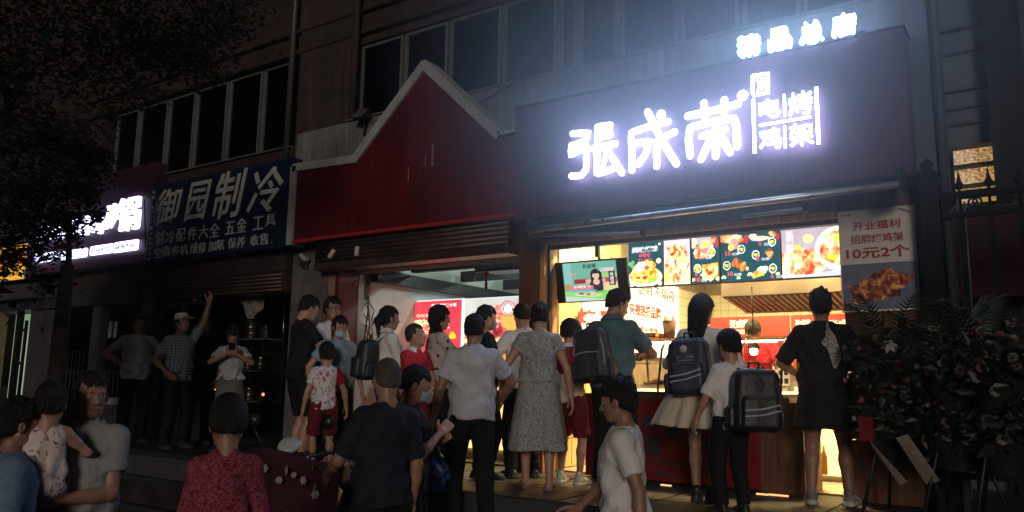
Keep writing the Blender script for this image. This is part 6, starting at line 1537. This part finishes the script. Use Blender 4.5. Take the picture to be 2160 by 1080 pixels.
def smearx(scale, c1_, c2_, c3_=None, lo=.5, hi=.56):
    def fn(m, N, L, b, tc, rp):
        n = N.new('ShaderNodeTexNoise'); n.inputs['Scale'].default_value = scale; n.inputs['Detail'].default_value = 3; n.inputs['Distortion'].default_value = 2.5
        L.new(tc.outputs['Object'], n.inputs['Vector']); r = N.new('ShaderNodeValToRGB'); r.color_ramp.elements[0].position = lo; r.color_ramp.elements[1].position = hi
        r.color_ramp.elements[0].color = (*c1_, 1); r.color_ramp.elements[1].color = (*c2_, 1)
        if c3_: e = r.color_ramp.elements.new(min(.99, hi+.07)); e.color = (*c3_, 1)
        L.new(n.outputs['Fac'], r.inputs[0]); L.new(r.outputs[0], b.inputs['Base Color'])
    return fn
c_grey = cloth('grey_tshirt', (.46, .46, .48)); c_white = cloth('white_cotton', (.72, .70, .67)); c_black = cloth('black_cotton', (.014, .014, .017)); c_navy = cloth('dark_navy_cotton', (.014, .018, .024))
c_lblue = cloth('light_blue_cotton', (.27, .36, .45)); c_teal = cloth('teal_cotton', (.085, .15, .165)); c_cream = cloth('cream_cotton', (.66, .56, .42)); c_maroon = cloth('maroon_cotton', (.13, .012, .02)); c_red = cloth('red_cotton', (.40, .02, .03))
c_check = cloth('checked_shirt', (.4, .42, .42), extra=checkx(9, (.34, .37, .38), (.10, .13, .16))); c_denim = cloth('blue_grey_cotton', (.14, .20, .27)); c_dgrey = cloth('charcoal_cotton', (.035, .038, .042))
c_dgrey2 = cloth('mid_grey_skirt', (.14, .135, .13)); c_blackt = cloth('black_trousers', (.010, .010, .012)); c_dress = cloth('grey_floral_dress', (.3, .3, .3), extra=smearx(26, (.20, .19, .19), (.42, .40, .38), (.12, .11, .12), .44, .55))
c_lace = cloth('crimson_lace', (.4, .1, .15), extra=smearx(42, (.13, .014, .028), (.26, .06, .09), None, .46, .54)); c_heart = cloth('heart_print', (.4, .34, .32), extra=spotx(15, .36, (.42, .35, .33), (.04, .03, .04), .03, .35))
c_print = cloth('red_white_print', (.6, .5, .5), extra=smearx(14, (.60, .56, .54), (.34, .10, .10), None, .56, .60)); c_vest = cloth('floral_vest', (.6, .5, .45), extra=smearx(12, (.66, .54, .48), (.10, .12, .16), (.45, .05, .10), .60, .64)); c_kidshirt = cloth('grey_print_kit', (.5, .45, .4), extra=smearx(13, (.48, .40, .35), (.40, .05, .05), None, .54, .58))
sh_black = (mat('black_shoe', (.02, .02, .02), .5, noise=.1), mat('black_sole', (.03, .03, .03), .8)); sh_white = (mat('white_sneaker', (.55, .53, .50), .6, noise=.15), mat('white_sole', (.65, .63, .6), .6)); sh_sand = (mat('tan_sandal', (.18, .11, .07), .6),); sh_grey = (mat('grey_sneaker', (.28, .24, .22), .6, noise=.25), mat('pale_sole', (.5, .47, .44), .6))
C_ = dict
# --------------- group on the raised pavement, from the left
p1 = person('man in a grey T-shirt grinning with hands on hips before the dark shutters', **place(297, 664, None, -170, 6.3), hair='short', skin=1, top='tee', topm=c_grey, hl=(-.10, -.02, .60), hr=(.10, -.02, .60), el=(-1, -.25, 0), er=(1, -.25, 0), handl=.6, handr=.6, botm=c_blackt, shoem=sh_black, belly=.02, width=1.05, head=(R(-8), R(4), 0))
p2 = person('man in a checked shirt and white cap throwing one arm up high', **place(386, 662, None, -150, 6.15), hair='short', skin=1, top='blouse', topm=c_check, sleeve=.7, hl=(-.16, .10, 1.11), el=(-1, .3, .2), hr=(.14, .08, .56), botm=c_blackt, shoem=sh_black, head=(R(15), R(8), 0))
mb = MB(); mb.lathe([(.088, .0), (.090, .04), (.075, .085), (.001, .10)], 16, T(0, -.01, .165)).prism([(-.07, .06), (.07, .06), (.06, .16), (-.06, .16)], .17, .178, 'z'); P = [p2['head'](v) for v in mb.v]; mb.v = [tuple(q) for q in P]
mb.build('cap', c_white, p2['root'])
p3 = person('smiling man in a dark shirt half hidden behind the raised arm', **place(432, 666, None, -185, 6.75), hair='short', skin=1, top='tee', topm=c_black, botm=c_blackt, shoem=sh_black, head=(R(5), 0, 0))
p4 = person('person in a white T-shirt and grey skirt photographing with a phone held at the chest', **place(494, 687, None, 178, 6.3), sex='f', hair='messy', skin=1, top='tee', topm=c_grey, hl=(-.03, .17, .77), hr=(.03, .17, .77), el=(-1, -.2, -.6), er=(1, -.2, -.6), handl=.75, handr=.75, palml=(0, -1, .2), palmr=(0, -1, .2), bottom='skirt', skirt=(.60, .27, .03, 7), botm=c_dgrey2, shoem=sh_black, head=(0, R(-22), 0), hem=.56)
p5 = person('tall young man in a black T-shirt and shorts looking down at his phone', **place(643, 620, None, -72, 5.85), hair='short', skin=0, top='tee', topm=c_black, hl=(-.03, .20, .70), hr=(.04, .20, .69), el=(-.8, -.3, -.8), er=(.8, -.3, -.8), handl=.75, handr=.75, bottom='shorts', botm=c_blackt, shoem=sh_black, head=(0, R(-20), 0), loose=.7, lean=.03)
p6 = person('man in a white T-shirt and glasses standing behind the woman in the blue mask', **place(703, 625, None, -135, 6.3), hair='short', skin=1, top='tee', topm=c_white, botm=c_blackt, shoem=sh_black, glasses=True, head=(R(-12), R(-4), 0), hl=(-.17, .06, .58), hr=(.16, .1, .6))
p7 = person('woman in a light blue T-shirt and face mask looking down, black trousers', **place(716, 665, None, -160, 5.95), sex='f', hair='pony', skin=0, top='tee', topm=c_lblue, botm=c_blackt, shoem=sh_black, mask=True, head=(R(5), R(-14), 0), hl=(-.18, .03, .48), hr=(.19, .04, .52), loose=.8, width=1.06)
def raglan(q, c, arms, S):
    return ((q[:, 0] > .078) & (q[:, 2] < .83)).astype(int)*1
p8 = person('small boy with his back turned in a white and red printed T-shirt and maroon shorts', **place(690, 730, None, 14, 5.62), sex='c', hair='bowl', skin=0, top='tee', topm=[c_print, c_red], topmi=raglan, bottom='shorts', botm=c_maroon, shoem=sh_grey, hl=(-.16, .04, .48), hr=(.20, .06, .50), loose=.9, width=1.05)
p9 = person('girl in a white long-sleeved blouse with a curly ponytail and black backpack, in profile', **place(822, 646, None, -72, 6.05), sex='f', hair='pony', skin=0, top='blouse', topm=c_white, sleeve=1.93, collar=c_white, hl=(-.06, .15, .60), hr=(.08, .15, .60), el=(-.8, -.5, -.5), er=(.8, -.5, -.5), botm=c_blackt, shoem=sh_black, loose=.6)
def polomi(q, c, arms, S): return ((q[:, 2] < .66) & (abs(q[:, 0]) < .12)).astype(int)
p10 = person('crop-haired boy in a red polo with a white collar gazing up and to the right', **place(879, 687, None, -140, 5.95), sex='c', hair='buzz', skin=0, top='polo', topm=[c_red, c_kidshirt], topmi=polomi, collar=c_white, bottom='shorts', botm=c_maroon, shoem=sh_grey, hl=(-.04, .14, .54), hr=(.03, .15, .56), el=(-.9, -.4, -.2), er=(.9, -.4, -.2), handl=.75, handr=.75, head=(R(38), R(10), 0), loose=.8)
p11 = person('woman in glasses and a heart-print blouse holding a phone before the red lit board', **place(928, 645, None, -72, 6.3), sex='f', hair='curly', skin=0, top='blouse', topm=c_heart, sleeve=.95, hl=(-.02, .22, .72), hr=(.05, .21, .68), el=(-.8, -.4, -.8), er=(.8, -.4, -.8), handl=.75, handr=.75, botm=c_blackt, shoem=sh_black, glasses=True, loose=.8, width=1.08, belly=.01)
p12 = person('broad man in a grey T-shirt seen from behind, blue bag in his hand', **place(1000, 662, None, 6, 5.3, ground=.466), hair='short', skin=1, top='tee', topm=c_grey, hl=(-.185, .02, .47), hr=(.17, .17, .58), er=(.9, -.35, -.3), botm=c_blackt, shoem=sh_black, width=1.06, belly=.015, loose=.9, head=(R(-18), R(-4), 0), handl=.75, fl=(-.08, 0), fr=(.08, 0), sleeve=.7)
p13 = person('dark-haired woman in a white face mask in profile behind the broad man in grey', **place(1024, 643, None, -70, 6.25), sex='f', hair='short', skin=0, top='tee', topm=c_navy, botm=c_blackt, shoem=sh_black, mask=True, head=(0, R(-8), 0))
p14 = person('man in a loose white shirt leaning forward behind the woman in the floral dress', **place(1108, 637, None, 25, 6.55), hair='short', skin=0, top='blouse', topm=c_white, sleeve=.8, botm=c_blackt, shoem=sh_black, hl=(-.20, .12, .60), hr=(.1, .2, .62), loose=.8, lean=.08, head=(0, R(-12), 0))
p15 = person('woman in a grey patterned midi dress with her hair tied up, seen from behind', **place(1138, 637, None, 4, 5.95), sex='f', hair='bun', skin=0, top='dress', topm=c_dress, sleeve=.42, hem=.56, hl=(-.20, .07, .52), hr=(.185, -.01, .46), bottom='skirt', skirt=(.60, .205, .075, 6), botm=c_dress, shoe='sandal', shoem=sh_sand, loose=.75, width=1.08, head=(R(-14), R(-8), 0), fl=(-.06, .05), fr=(.06, -.04))
def kit(q, c, arms, S): return (q[:, 2] < .665).astype(int)*((abs(q[:, 0]) < .11).astype(int))
p16 = person('boy in a red and cream kit waiting at the glass, white trainers on', **place(1202, 677, None, -25, 6.45), sex='c', hair='bowl', skin=0, top='polo', topm=[cloth('wine_cotton', (.26, .02, .04)), c_cream], topmi=kit, collar=c_white, bottom='shorts', botm=c_maroon, shoem=sh_white, hl=(-.12, .12, .58), hr=(.12, .14, .60), head=(R(-30), R(-5), 0), loose=.9, fl=(-.07, .03), fr=(.08, -.02))
p17 = person('man in a teal shirt with a school backpack, head bowed to the right', **place(1292, 607, None, -22, 6.35), hair='short', skin=1, top='polo', topm=c_teal, collar=c_teal, sleeve=.78, botm=c_blackt, shoem=sh_black, hl=(-.12, .12, .60), hr=(.09, .19, .66), er=(.9, -.5, -.4), head=(R(-38), R(-18), 0), width=1.05, lean=.03)
p18 = person('girl with long black hair in a white blouse and flared cream skirt', **place(1477, 621, None, -12, 6.2), sex='f', hair='long', skin=0, top='blouse', topm=c_white, sleeve=1.15, hem=.57, hl=(-.10, .16, .66), hr=(.07, .20, .68), er=(.9, -.5, -.5), bottom='skirt', skirt=(.61, .355, .155, 10), botm=c_cream, shoem=sh_black, head=(R(-26), R(-4), 0), lean=.02, fl=(-.035, .0), fr=(.04, -.02), loose=.6)
p19 = person('boy in a loose white T-shirt with a black sports backpack at the counter', **place(1538, 705, None, 30, 5.8), sex='c', hair='bowl', skin=0, top='tee', topm=c_white, sleeve=.92, botm=c_blackt, shoem=sh_black, hl=(-.17, .10, .50), hr=(.13, .12, .52), loose=1.0, width=1.0, head=(R(10), R(-4), 0), hem=.44, handl=.75)
p20 = person('worker with bowed dark head behind the glass warmer', **place(1588, 664, None, 178, 8.3), hair='short', skin=0, top='tee', topm=c_red, botm=c_blackt, shoem=sh_black, head=(0, R(-48), 0), lean=.12, hl=(-.1, .2, .6), hr=(.1, .2, .6))
p21 = person('man in an oversized black T-shirt dress with a pale blotch print on the back', **place(1730, 611, None, -6, 6.7), hair='messy', skin=1, top='tee', topm=c_black, sleeve=.95, hem=.50, hl=(-.14, .13, .60), hr=(.15, .13, .58), bottom='skirt', skirt=(.60, .345, .050, 5), botm=c_blackt, shoem=sh_grey, loose=1.0, width=1.08, head=(R(8), R(-2), 0), fl=(-.075, .0), fr=(.085, .03))
# --------------- people on the road in the foreground
f1 = person('elderly woman in a faded blue shirt cut off by the left edge, in profile', **place(22, 842, None, -82, depth=3.75, ground=0), sex='f', hair='messy', skin=1, top='blouse', topm=c_denim, sleeve=.9, botm=c_blackt, shoem=sh_black, width=1.12, loose=.8, lean=.08, hl=(-.12, .12, .55), hr=(.12, .1, .55))
f2 = person('man in a pale grey T-shirt carrying a toddler against his chest', **place(190, 782, None, 158, depth=4.15, ground=0), hair='short', skin=1, top='tee', topm=cloth('faded_grey_tshirt', (.30, .29, .28)), sleeve=.62, hl=(.00, .135, .62), hr=(.0, .135, .56), el=(-.6, -.3, -1), er=(.6, -.3, -1), handl=.35, handr=.35, palml=(0, -1, .3), palmr=(0, -1, .4), botm=c_blackt, shoem=sh_black, width=1.08, head=(R(40), R(-2), 0), loose=.8, step=.012)
f3 = person('woman with black hair pinned up in a crimson lace blouse, back turned in the foreground', **place(487, 842, None, 6, depth=3.75, ground=0), sex='f', hair='bowl', skin=1, top='blouse', topm=c_lace, sleeve=1.1, hl=(-.10, .14, .55), hr=(.12, .14, .56), el=(-.3, -.6, -.6), er=(.3, -.6, -.6), headscale=1.12, botm=c_blackt, shoem=sh_black, width=.92, loose=.8, lean=.05, neckr=.05, head=(0, R(-8), 0))
f4 = person('balding man in a dark navy T-shirt in the foreground, one forearm thrust to the left', **place(818, 754, None, 24, depth=4.95, ground=0), hair='buzz', skin=1, top='tee', topm=c_navy, hl=(-.13, .19, .58), hr=(.125, .02, .46), el=(-.5, -.6, -.5), sleeve=.85, botm=c_blackt, shoem=sh_black, width=.93, loose=.9, belly=.02, head=(R(-8), R(-4), 0), hairm=mat('thin_grey_hair', (.075, .055, .045), .8, noise=.2, bump=.2))
f5 = person('person in a pale blue face mask peering round the balding man, one hand raised', **place(870, 768, None, -100, depth=5.6, ground=0), sex='f', hair='short', skin=0, top='tee', topm=c_black, botm=c_blackt, shoem=sh_black, mask=True, head=(R(8), R(-16), 0), hr=(.03, .13, .73), hl=(-.05, .12, .70), handl=.75, handr=.75)
f6 = person('woman in a white T-shirt striding left across the foreground, dark hair blown back', **place(1322, 796, None, 84, depth=4.5, ground=0), sex='f', hair='messy', skin=1, top='tee', topm=c_white, hl=(-.15, -.06, .47), hr=(.15, .20, .52), el=(-.4, -1, -.2), er=(.4, -1, -.2), botm=c_denim, shoem=sh_white, width=1.0, loose=.7, lean=.06, belly=.008, fl=(-.05, -.16), fr=(.05, .18), head=(R(-6), R(-6), 0), step=.012, sleeve=.7)
# toddler in the arms of the man
cp = f2['pos'] if 'pos' in f2 else None
tp = Vector(CAM+ray(106, 834)*3.85)
tod = person('toddler in a pale vest with dark floral print, held by the foreground man', (tp.x, tp.y, tp.z-.86), .86, azim(tp.x, tp.y)+R(4), sex='c', hair='short', skin=0, headscale=.98, top='vest', topm=c_vest, hl=(-.16, .14, .62), hr=(.20, .17, .66), bottom='shorts', botm=cloth('toddler_shorts', (.5, .42, .38), extra=smearx(16, (.55, .46, .42), (.30, .06, .10), None, .5, .56)), shoe='sandal', shoem=sh_sand, fl=(-.13, .06), fr=(.13, .06), liftl=.18, liftr=.18, width=1.15, loose=.5, head=(R(-15), 0, 0), step=.011, hem=.44)

# ================================================================ bags and phones (things of their own)
def rbox(w_, d_, h_, taper=.12, r_=.06):
    f = Field((-w_/2-.03, -d_/2-.03, -.03), (w_/2+.03, d_/2+.03, h_+.03), .010)
    def fn(X, Y, Z):
        s_ = 1-taper*np.clip(Z/h_, 0, 1)**2; qx = np.abs(X)-(w_/2*s_-r_); qy = np.abs(Y)-(d_/2*s_-r_*.8); qz = np.abs(Z-h_/2)-(h_/2-r_)
        o = np.sqrt(np.maximum(qx, 0)**2+np.maximum(qy, 0)**2+np.maximum(qz, 0)**2)
        return o+np.minimum(np.maximum(np.maximum(qx, qy), qz), 0)-r_+.002*np.sin(Z*38+X*12)+.0015*np.sin(X*45)
    f.add(fn, (-w_/2, -d_/2, 0), (w_/2, d_/2, h_), 0); return f.mesh()
def backpack(p, label, m_, m_pipe, w_=.30, h_=.42, d_=.17, off=(0, 0, 0), tilt=0.0, rz=0.0, crest=False, stripes=None):
    H = p['H']; c_ = p['tor']((off[0], -.085*H-d_/2-.01+off[1], .80*H-h_+off[2])); wpt = p['w'](c_)
    t = thing('backpack', label, 'backpack', wpt, rot=(-.06, tilt, p['yaw']+rz))
    P2, F2, _m = rbox(w_, d_, h_); link('bag_body', npmesh('bag_body', P2, F2, [m_]), t)
    P2, F2, _m = rbox(w_*.78, .07, h_*.52, .05, .03); P2 = P2+np.array([0, -d_/2-.015, .02]); link('front_pocket', npmesh('front_pocket', P2, F2, [m_]), t)
    for s_ in (-1, 1):
        P2, F2, _m = rbox(.06, d_*.6, h_*.36, .1, .026); P2 = P2+np.array([s_*(w_/2+.005), 0, .02]); link('side_pocket', npmesh('side_pocket', P2, F2, [m_]), t)
    yb_ = -d_/2-.004
    ar = [(-w_*.40, yb_+.01, .04), (-w_*.42, yb_, h_*.55), (-w_*.34, yb_+.01, h_*.84), (0, yb_+.02, h_*.93), (w_*.34, yb_+.01, h_*.84), (w_*.42, yb_, h_*.55), (w_*.40, yb_+.01, .04), (0, yb_-.005, .02), (-w_*.40, yb_+.01, .04)]
    MB().tube(ar, .005, 6).build('piping', m_pipe, t)
    MB().tube([(-w_*.32, yb_-.062, h_*.50), (0, yb_-.066, h_*.53), (w_*.32, yb_-.062, h_*.50)], .004, 5).build('zip', m_pipe, t)
    MB().tube([(-.04, d_*.2, h_-.01), (-.035, d_*.1, h_+.05), (.035, d_*.1, h_+.05), (.04, d_*.2, h_-.01)], .009, 6).build('handle', m_, t)
    for s_ in (-1, 1):
        MB().tube([(s_*.06, d_/2-.02, h_-.03), (s_*.09, d_/2+.05, h_+.035), (s_*.10, d_/2+.15, h_+.02), (s_*.11, d_/2+.21, h_-.12), (s_*.12, d_/2+.13, h_*.4), (s_*.12, d_/2, .06)], .020, 6, flat=.35).build('strap', m_, t)
    if crest:
        MB().lathe([(.001, 0), (.028, 0), (.028, .003), (.001, .004)], 16, T(-.02, yb_-.002, h_*.80, PI/2)).build('crest', mat('crest_print', (.55, .50, .40), .6), t)
        text_on('阳光小学', t, mat('bag_print', (.40, .42, .45), .6, bump=0), (-.01, yb_-.004, h_*.66), 1, fit=(.13, .022), depth=.003)
        text_on('SUNSHINE', t, MATS['bag_print'], (-.01, yb_-.006, h_*.60), 1, fit=(.12, .012), depth=.003)
    if stripes:
        for i in range(stripes): MB().tube([(-w_*.36, yb_-.062, .10+.04*i), (0, yb_-.066, .115+.04*i), (w_*.36, yb_-.062, .15+.04*i)], .006, 5).build('reflective_stripe', mat('reflective', (.45, .46, .5), .35), t)
    return t
b_nav = mat('navy_nylon', (.020, .026, .055), .55, nscale=8, noise=.12, bump=.25, bscale=30); b_blk = mat('black_nylon', (.013, .014, .017), .5, nscale=8, noise=.12, bump=.25, bscale=30); b_dk = mat('charcoal_nylon', (.022, .026, .034), .55, nscale=8, noise=.12, bump=.25, bscale=30)
pipe_g = mat('grey_piping', (.34, .34, .36), .5, bump=0); pipe_d = mat('dark_piping', (.05, .05, .06), .5, bump=0)
backpack(p17, 'black school backpack with grey piping slung on the man in teal', b_dk, pipe_g, .33, .46, .16, (-.06, 0, -.03), R(-8))
backpack(p18, 'navy school backpack with a round crest on the girl in the white skirt', b_nav, pipe_d, .33, .44, .19, (-.03, 0, -.05), R(-3), 0, crest=True, stripes=2)
backpack(p19, 'black sports backpack with shiny flap on the boy in the loose white T-shirt', b_blk, pipe_d, .34, .44, .20, (.05, -.02, .0), R(2), R(-14), stripes=2)
backpack(p9, 'black backpack on the girl in the white long-sleeved blouse', b_blk, pipe_d, .28, .40, .16, (0, 0, -.02))
backpack(p7, 'dark backpack worn by the woman in the blue mask', b_blk, pipe_d, .26, .36, .14)
# straps that show across shoulders
def phone(p, label, h_=.12, glow=False):
    a = (p['arms'][-1][2]+p['arms'][1][2])/2; H = p['H']; wpt = p['w'](a+np.array([0, .055*H/1.7, .075*H/1.7]))
    t = thing('phone', label, 'phone', wpt, rot=(R(-30), 0, p['yaw']))
    MB().box((-.036, -.004, -.07), (.036, .004, .07), .004).build('case', m_black, t); MB().box((-.033, -.0055, -.065), (.033, -.0045, .065)).build('screen', emat('phone_screen', (.7, .85, 1), .35) if glow else m_black, t)
phone(p4, 'dark phone held at chest height by the person in the grey skirt'); phone(p5, 'phone held by the tall young man in black'); phone(p11, 'phone held by the woman in the heart-print blouse', glow=True); 
# blue carrier bag
hpt = p12['w'](p12['arms'][-1][2]+np.array([0, .0, -.10]))
t = thing('carrier_bag', 'crumpled blue plastic carrier bag hanging from the hand of the broad man in grey', 'bag', hpt)
f = Field((-.2, -.14, -.50), (.2, .14, .02), .011)
f.ell((0, 0, -.33), (.15, .10, .15), 0); f.cone((0, 0, -.26), (0, 0, -.12), .10, .03, .05)
X, Y, Z = f.grid(tuple([slice(None)]*3)); f.V += (.012*np.sin(X*40+Z*30+3*np.sin(Y*22))+.008*np.sin(Z*60-Y*50+X*18)).astype(np.float32)
P2, F2, _m = f.mesh(); link('bag_body', npmesh('bag_body', P2, F2, [mat('blue_polythene', (.03, .10, .32), .3, nscale=6, noise=.2, bump=.5, bscale=20)], None), t)
for s_ in (-1, 1): MB().tube([(s_*.02, 0, -.14), (s_*.035, 0, -.05), (0, 0, 0)], [.018, .012, .008], 6, flat=.4).build('handle', MATS['blue_polythene'], t)
# pale blotch print on the black T-shirt (part of it)
o_ = p21; H = o_['H']
def backpatch(p, pts, m_, name, off=.012):
    """small print lying on the back of a shirt, pts in metres on the back (x right, z up)"""
    V = []; 
    for x, z in pts:
        yy = -(.068*p['H']*1.08+.030)*math.sqrt(max(0, 1-(x/(.125*p['H']*1.08))**2))-off; V.append(tuple(p['tor']((x, yy, z))))
    c_ = tuple(np.mean(V, 0)+np.array([0, -.003, 0])); V.append(c_); n = len(pts)
    mb = MB(); mb.add(V, [(i, (i+1) % n, n) for i in range(n)]); return mb.build(name, m_, p['root'])
m_pp = cloth('pale_print', (.30, .27, .25), extra=smearx(30, (.34, .30, .28), (.07, .06, .06), None, .5, .6))
backpatch(p21, sm([(.045, 1.36), (.06, 1.42), (.075, 1.34), (.11, 1.30), (.13, 1.22), (.15, 1.14), (.12, 1.06), (.09, 1.03), (.07, 1.12), (.05, 1.20), (.0, 1.24), (.04, 1.28)], 2), m_pp, 'shirt_print', .006)
# ================================================================ electric scooter with a quilted floral apron
sp_ = Vector(CAM+ray(632, 985)*6.0); 
t = thing('electric_scooter', 'parked electric scooter with a dark flowered quilt apron, round dash and tan bag', 'scooter', (sp_.x, sp_.y, 0), rotz=azim(sp_.x, sp_.y)+R(160))
bs = (0, 0, 0)
m_body = mat('scooter_plastic', (.04, .012, .014), .25, nscale=6, noise=.1, bump=.03, coat=.5)
f = Field((-.25, -1.0, .2), (.25, .6, 1.15), .016)
f.cone((0, .34, .35), (0, .22, .98), .12, .09, .08); f.cone((0, .25, .30), (0, -.45, .30), .15, .16, .08); f.cone((0, -.4, .45), (0, -.8, .62), .17, .10, .1); f.cone((-.10, .22, 1.0), (.10, .22, 1.0), .07, .07, .06)
P2, F2, _m = f.mesh(); link('fairing', npmesh('fairing', P2, F2, [m_body]), t)
f = Field((-.25, -1.0, .6), (.25, .1, .95), .016); f.ell((0, -.38, .76), (.15, .40, .07), 0); P2, F2, _m = f.mesh(); link('seat', npmesh('seat', P2, F2, [m_black]), t)
for y in (.48, -.62):
    wq = MB().tube([(0, y+.2*math.cos(a*PI/12), .24+.2*math.sin(a*PI/12)) for a in range(25)], .05, 10, cap=False).build('wheel', mat('tyre', (.02, .02, .02), .8), t); MB().lathe([(.14, -.02), (.15, 0), (.14, .02)], 16, T(0, y, .24, 0, PI/2, 0)).build('rim', m_alu, wq)
MB().tube([(-.34, .12, 1.08), (-.18, .20, 1.05), (.18, .20, 1.05), (.34, .12, 1.08)], .016, 8).build('handlebar', m_dark, t)
MB().lathe([(.001, .02), (.07, .018), (.085, 0), (.07, -.03), (.02, -.05)], 18, T(-.0, .24, 1.12, R(-35))).build('dash', mat('dash_rim', (.45, .48, .46), .3), t)
MB().lathe([(.001, .0), (.055, 0)], 18, T(-.0, .232, 1.138, R(-35)), cap=False).build('dash_glass', m_black, t)
for s_ in (-1, 1):
    MB().tube([(s_*.2, .2, 1.07), (s_*.28, .24, 1.25)], .007, 6).build('mirror_stalk', m_dark, t); MB().lathe([(.001, .015), (.05, .01), (.055, -.005), (.001, -.01)], 14, T(s_*.28, .24, 1.29, PI/2)).build('mirror', m_black, t)
# quilt apron
qn = 22; V = []; mb = MB(); mb.smooth = True
for i in range(qn+1):
    for j in range(qn+1):
        u, v = i/qn*2-1, j/qn; V.append((u*(.42-.1*v), .33+.10*(1-u*u)-.12*v+.015*math.sin(9*u+4*v)+.012*math.sin(14*v), 1.10-.80*v+.03*math.sin(3*u+v*6)-.10*u*u*(1-v)))
mb.add(V, [(i*(qn+1)+j, (i+1)*(qn+1)+j, (i+1)*(qn+1)+j+1, i*(qn+1)+j+1) for i in range(qn) for j in range(qn)])
o = mb.build('quilt_apron', cloth('dark_quilt', (.045, .010, .016), bump=.6, bscale=14), t)
o.modifiers.new('thick', 'SOLIDIFY').thickness = .03
fm = petals(6, .05, 0, .42, c_white, .1)
fme = fm.mesh('flower_print', cloth('flower_print', (.30, .25, .24)))
rq = random.Random(5)
for k_ in range(36):
    u, v = rq.uniform(-.85, .85), rq.uniform(.04, .9); q = link('flower_print', fme, o)
    q.location = (u*(.42-.1*v), .33+.10*(1-u*u)-.12*v+.055, 1.10-.80*v-.10*u*u*(1-v)); q.rotation_euler = (-PI/2, 0, rq.uniform(0, 6)); q.scale = (rq.uniform(.40, .66),)*3
sca = azim(sp_.x, sp_.y)+R(160); hbp = Vector((sp_.x, sp_.y, 0))+Matrix.Rotation(sca, 3, 'Z') @ Vector((-.30, .16, .85))
t = thing('tan_handbag', 'tan bag hanging by its pale strap from the scooter handlebar beside the flowered quilt', 'handbag', hbp, rotz=sca)
P2, F2, _m = rbox(.26, .12, .16, .05, .04); link('bag_body', npmesh('bag_body', P2, F2, [mat('tan_leather', (.26, .13, .06), .5, noise=.15)]), t)
MB().tube([(-.08, -.05, .15), (-.09, -.08, .20), (-.02, -.08, .23), (.05, -.06, .22), (.08, -.05, .15)], .010, 8).build('strap', mat('pale_leather', (.36, .26, .17), .5), t)
# ================================================================ hazy air and added sign glow
hm = bpy.data.materials.new('haze'); hm.use_nodes = True
N = hm.node_tree.nodes; L = hm.node_tree.links; N.remove(N['Principled BSDF'])
pv_ = N.new('ShaderNodeVolumePrincipled'); pv_.inputs['Color'].default_value = (.85, .9, .95, 1)
pv_.inputs['Density'].default_value = HAZE; pv_.inputs['Anisotropy'].default_value = .75
L.new(pv_.outputs[0], N['Material Output'].inputs['Volume'])
hz = bx((-62, -42, -1.3), (42, 62, 13)).build('haze', hm, kind='stuff')

# volumes added to imitate lens bloom around the lit signs, thinning out to nothing
def sign_glow(name, c_, r_, dens):
    m = bpy.data.materials.new(name); m.use_nodes = True; N = m.node_tree.nodes; L = m.node_tree.links; N.remove(N['Principled BSDF'])
    pv = N.new('ShaderNodeVolumePrincipled'); pv.inputs['Color'].default_value = (.80, .88, 1.0, 1); pv.inputs['Anisotropy'].default_value = .35
    tc = N.new('ShaderNodeTexCoord'); gr = N.new('ShaderNodeTexGradient'); gr.gradient_type = 'SPHERICAL'
    mu = N.new('ShaderNodeMath'); mu.operation = 'MULTIPLY'; mu.inputs[1].default_value = dens
    L.new(tc.outputs['Object'], gr.inputs[0]); L.new(gr.outputs['Fac'], mu.inputs[0]); L.new(mu.outputs[0], pv.inputs['Density']); L.new(pv.outputs[0], N['Material Output'].inputs['Volume'])
    mb = MB().lathe([(math.sin(PI*i/10)*1.0+1e-4, -math.cos(PI*i/10)) for i in range(11)], 18)
    o = mb.build(name, m, kind='stuff'); o.location = c_; o.scale = r_
sign_glow('sign_glow', (-2.1, 5.8, 4.7), (3.5, 1.5, 2.7), .36)
sign_glow('sign_glow', (-12.6, 6.1, 3.9), (1.9, .9, .9), .06)
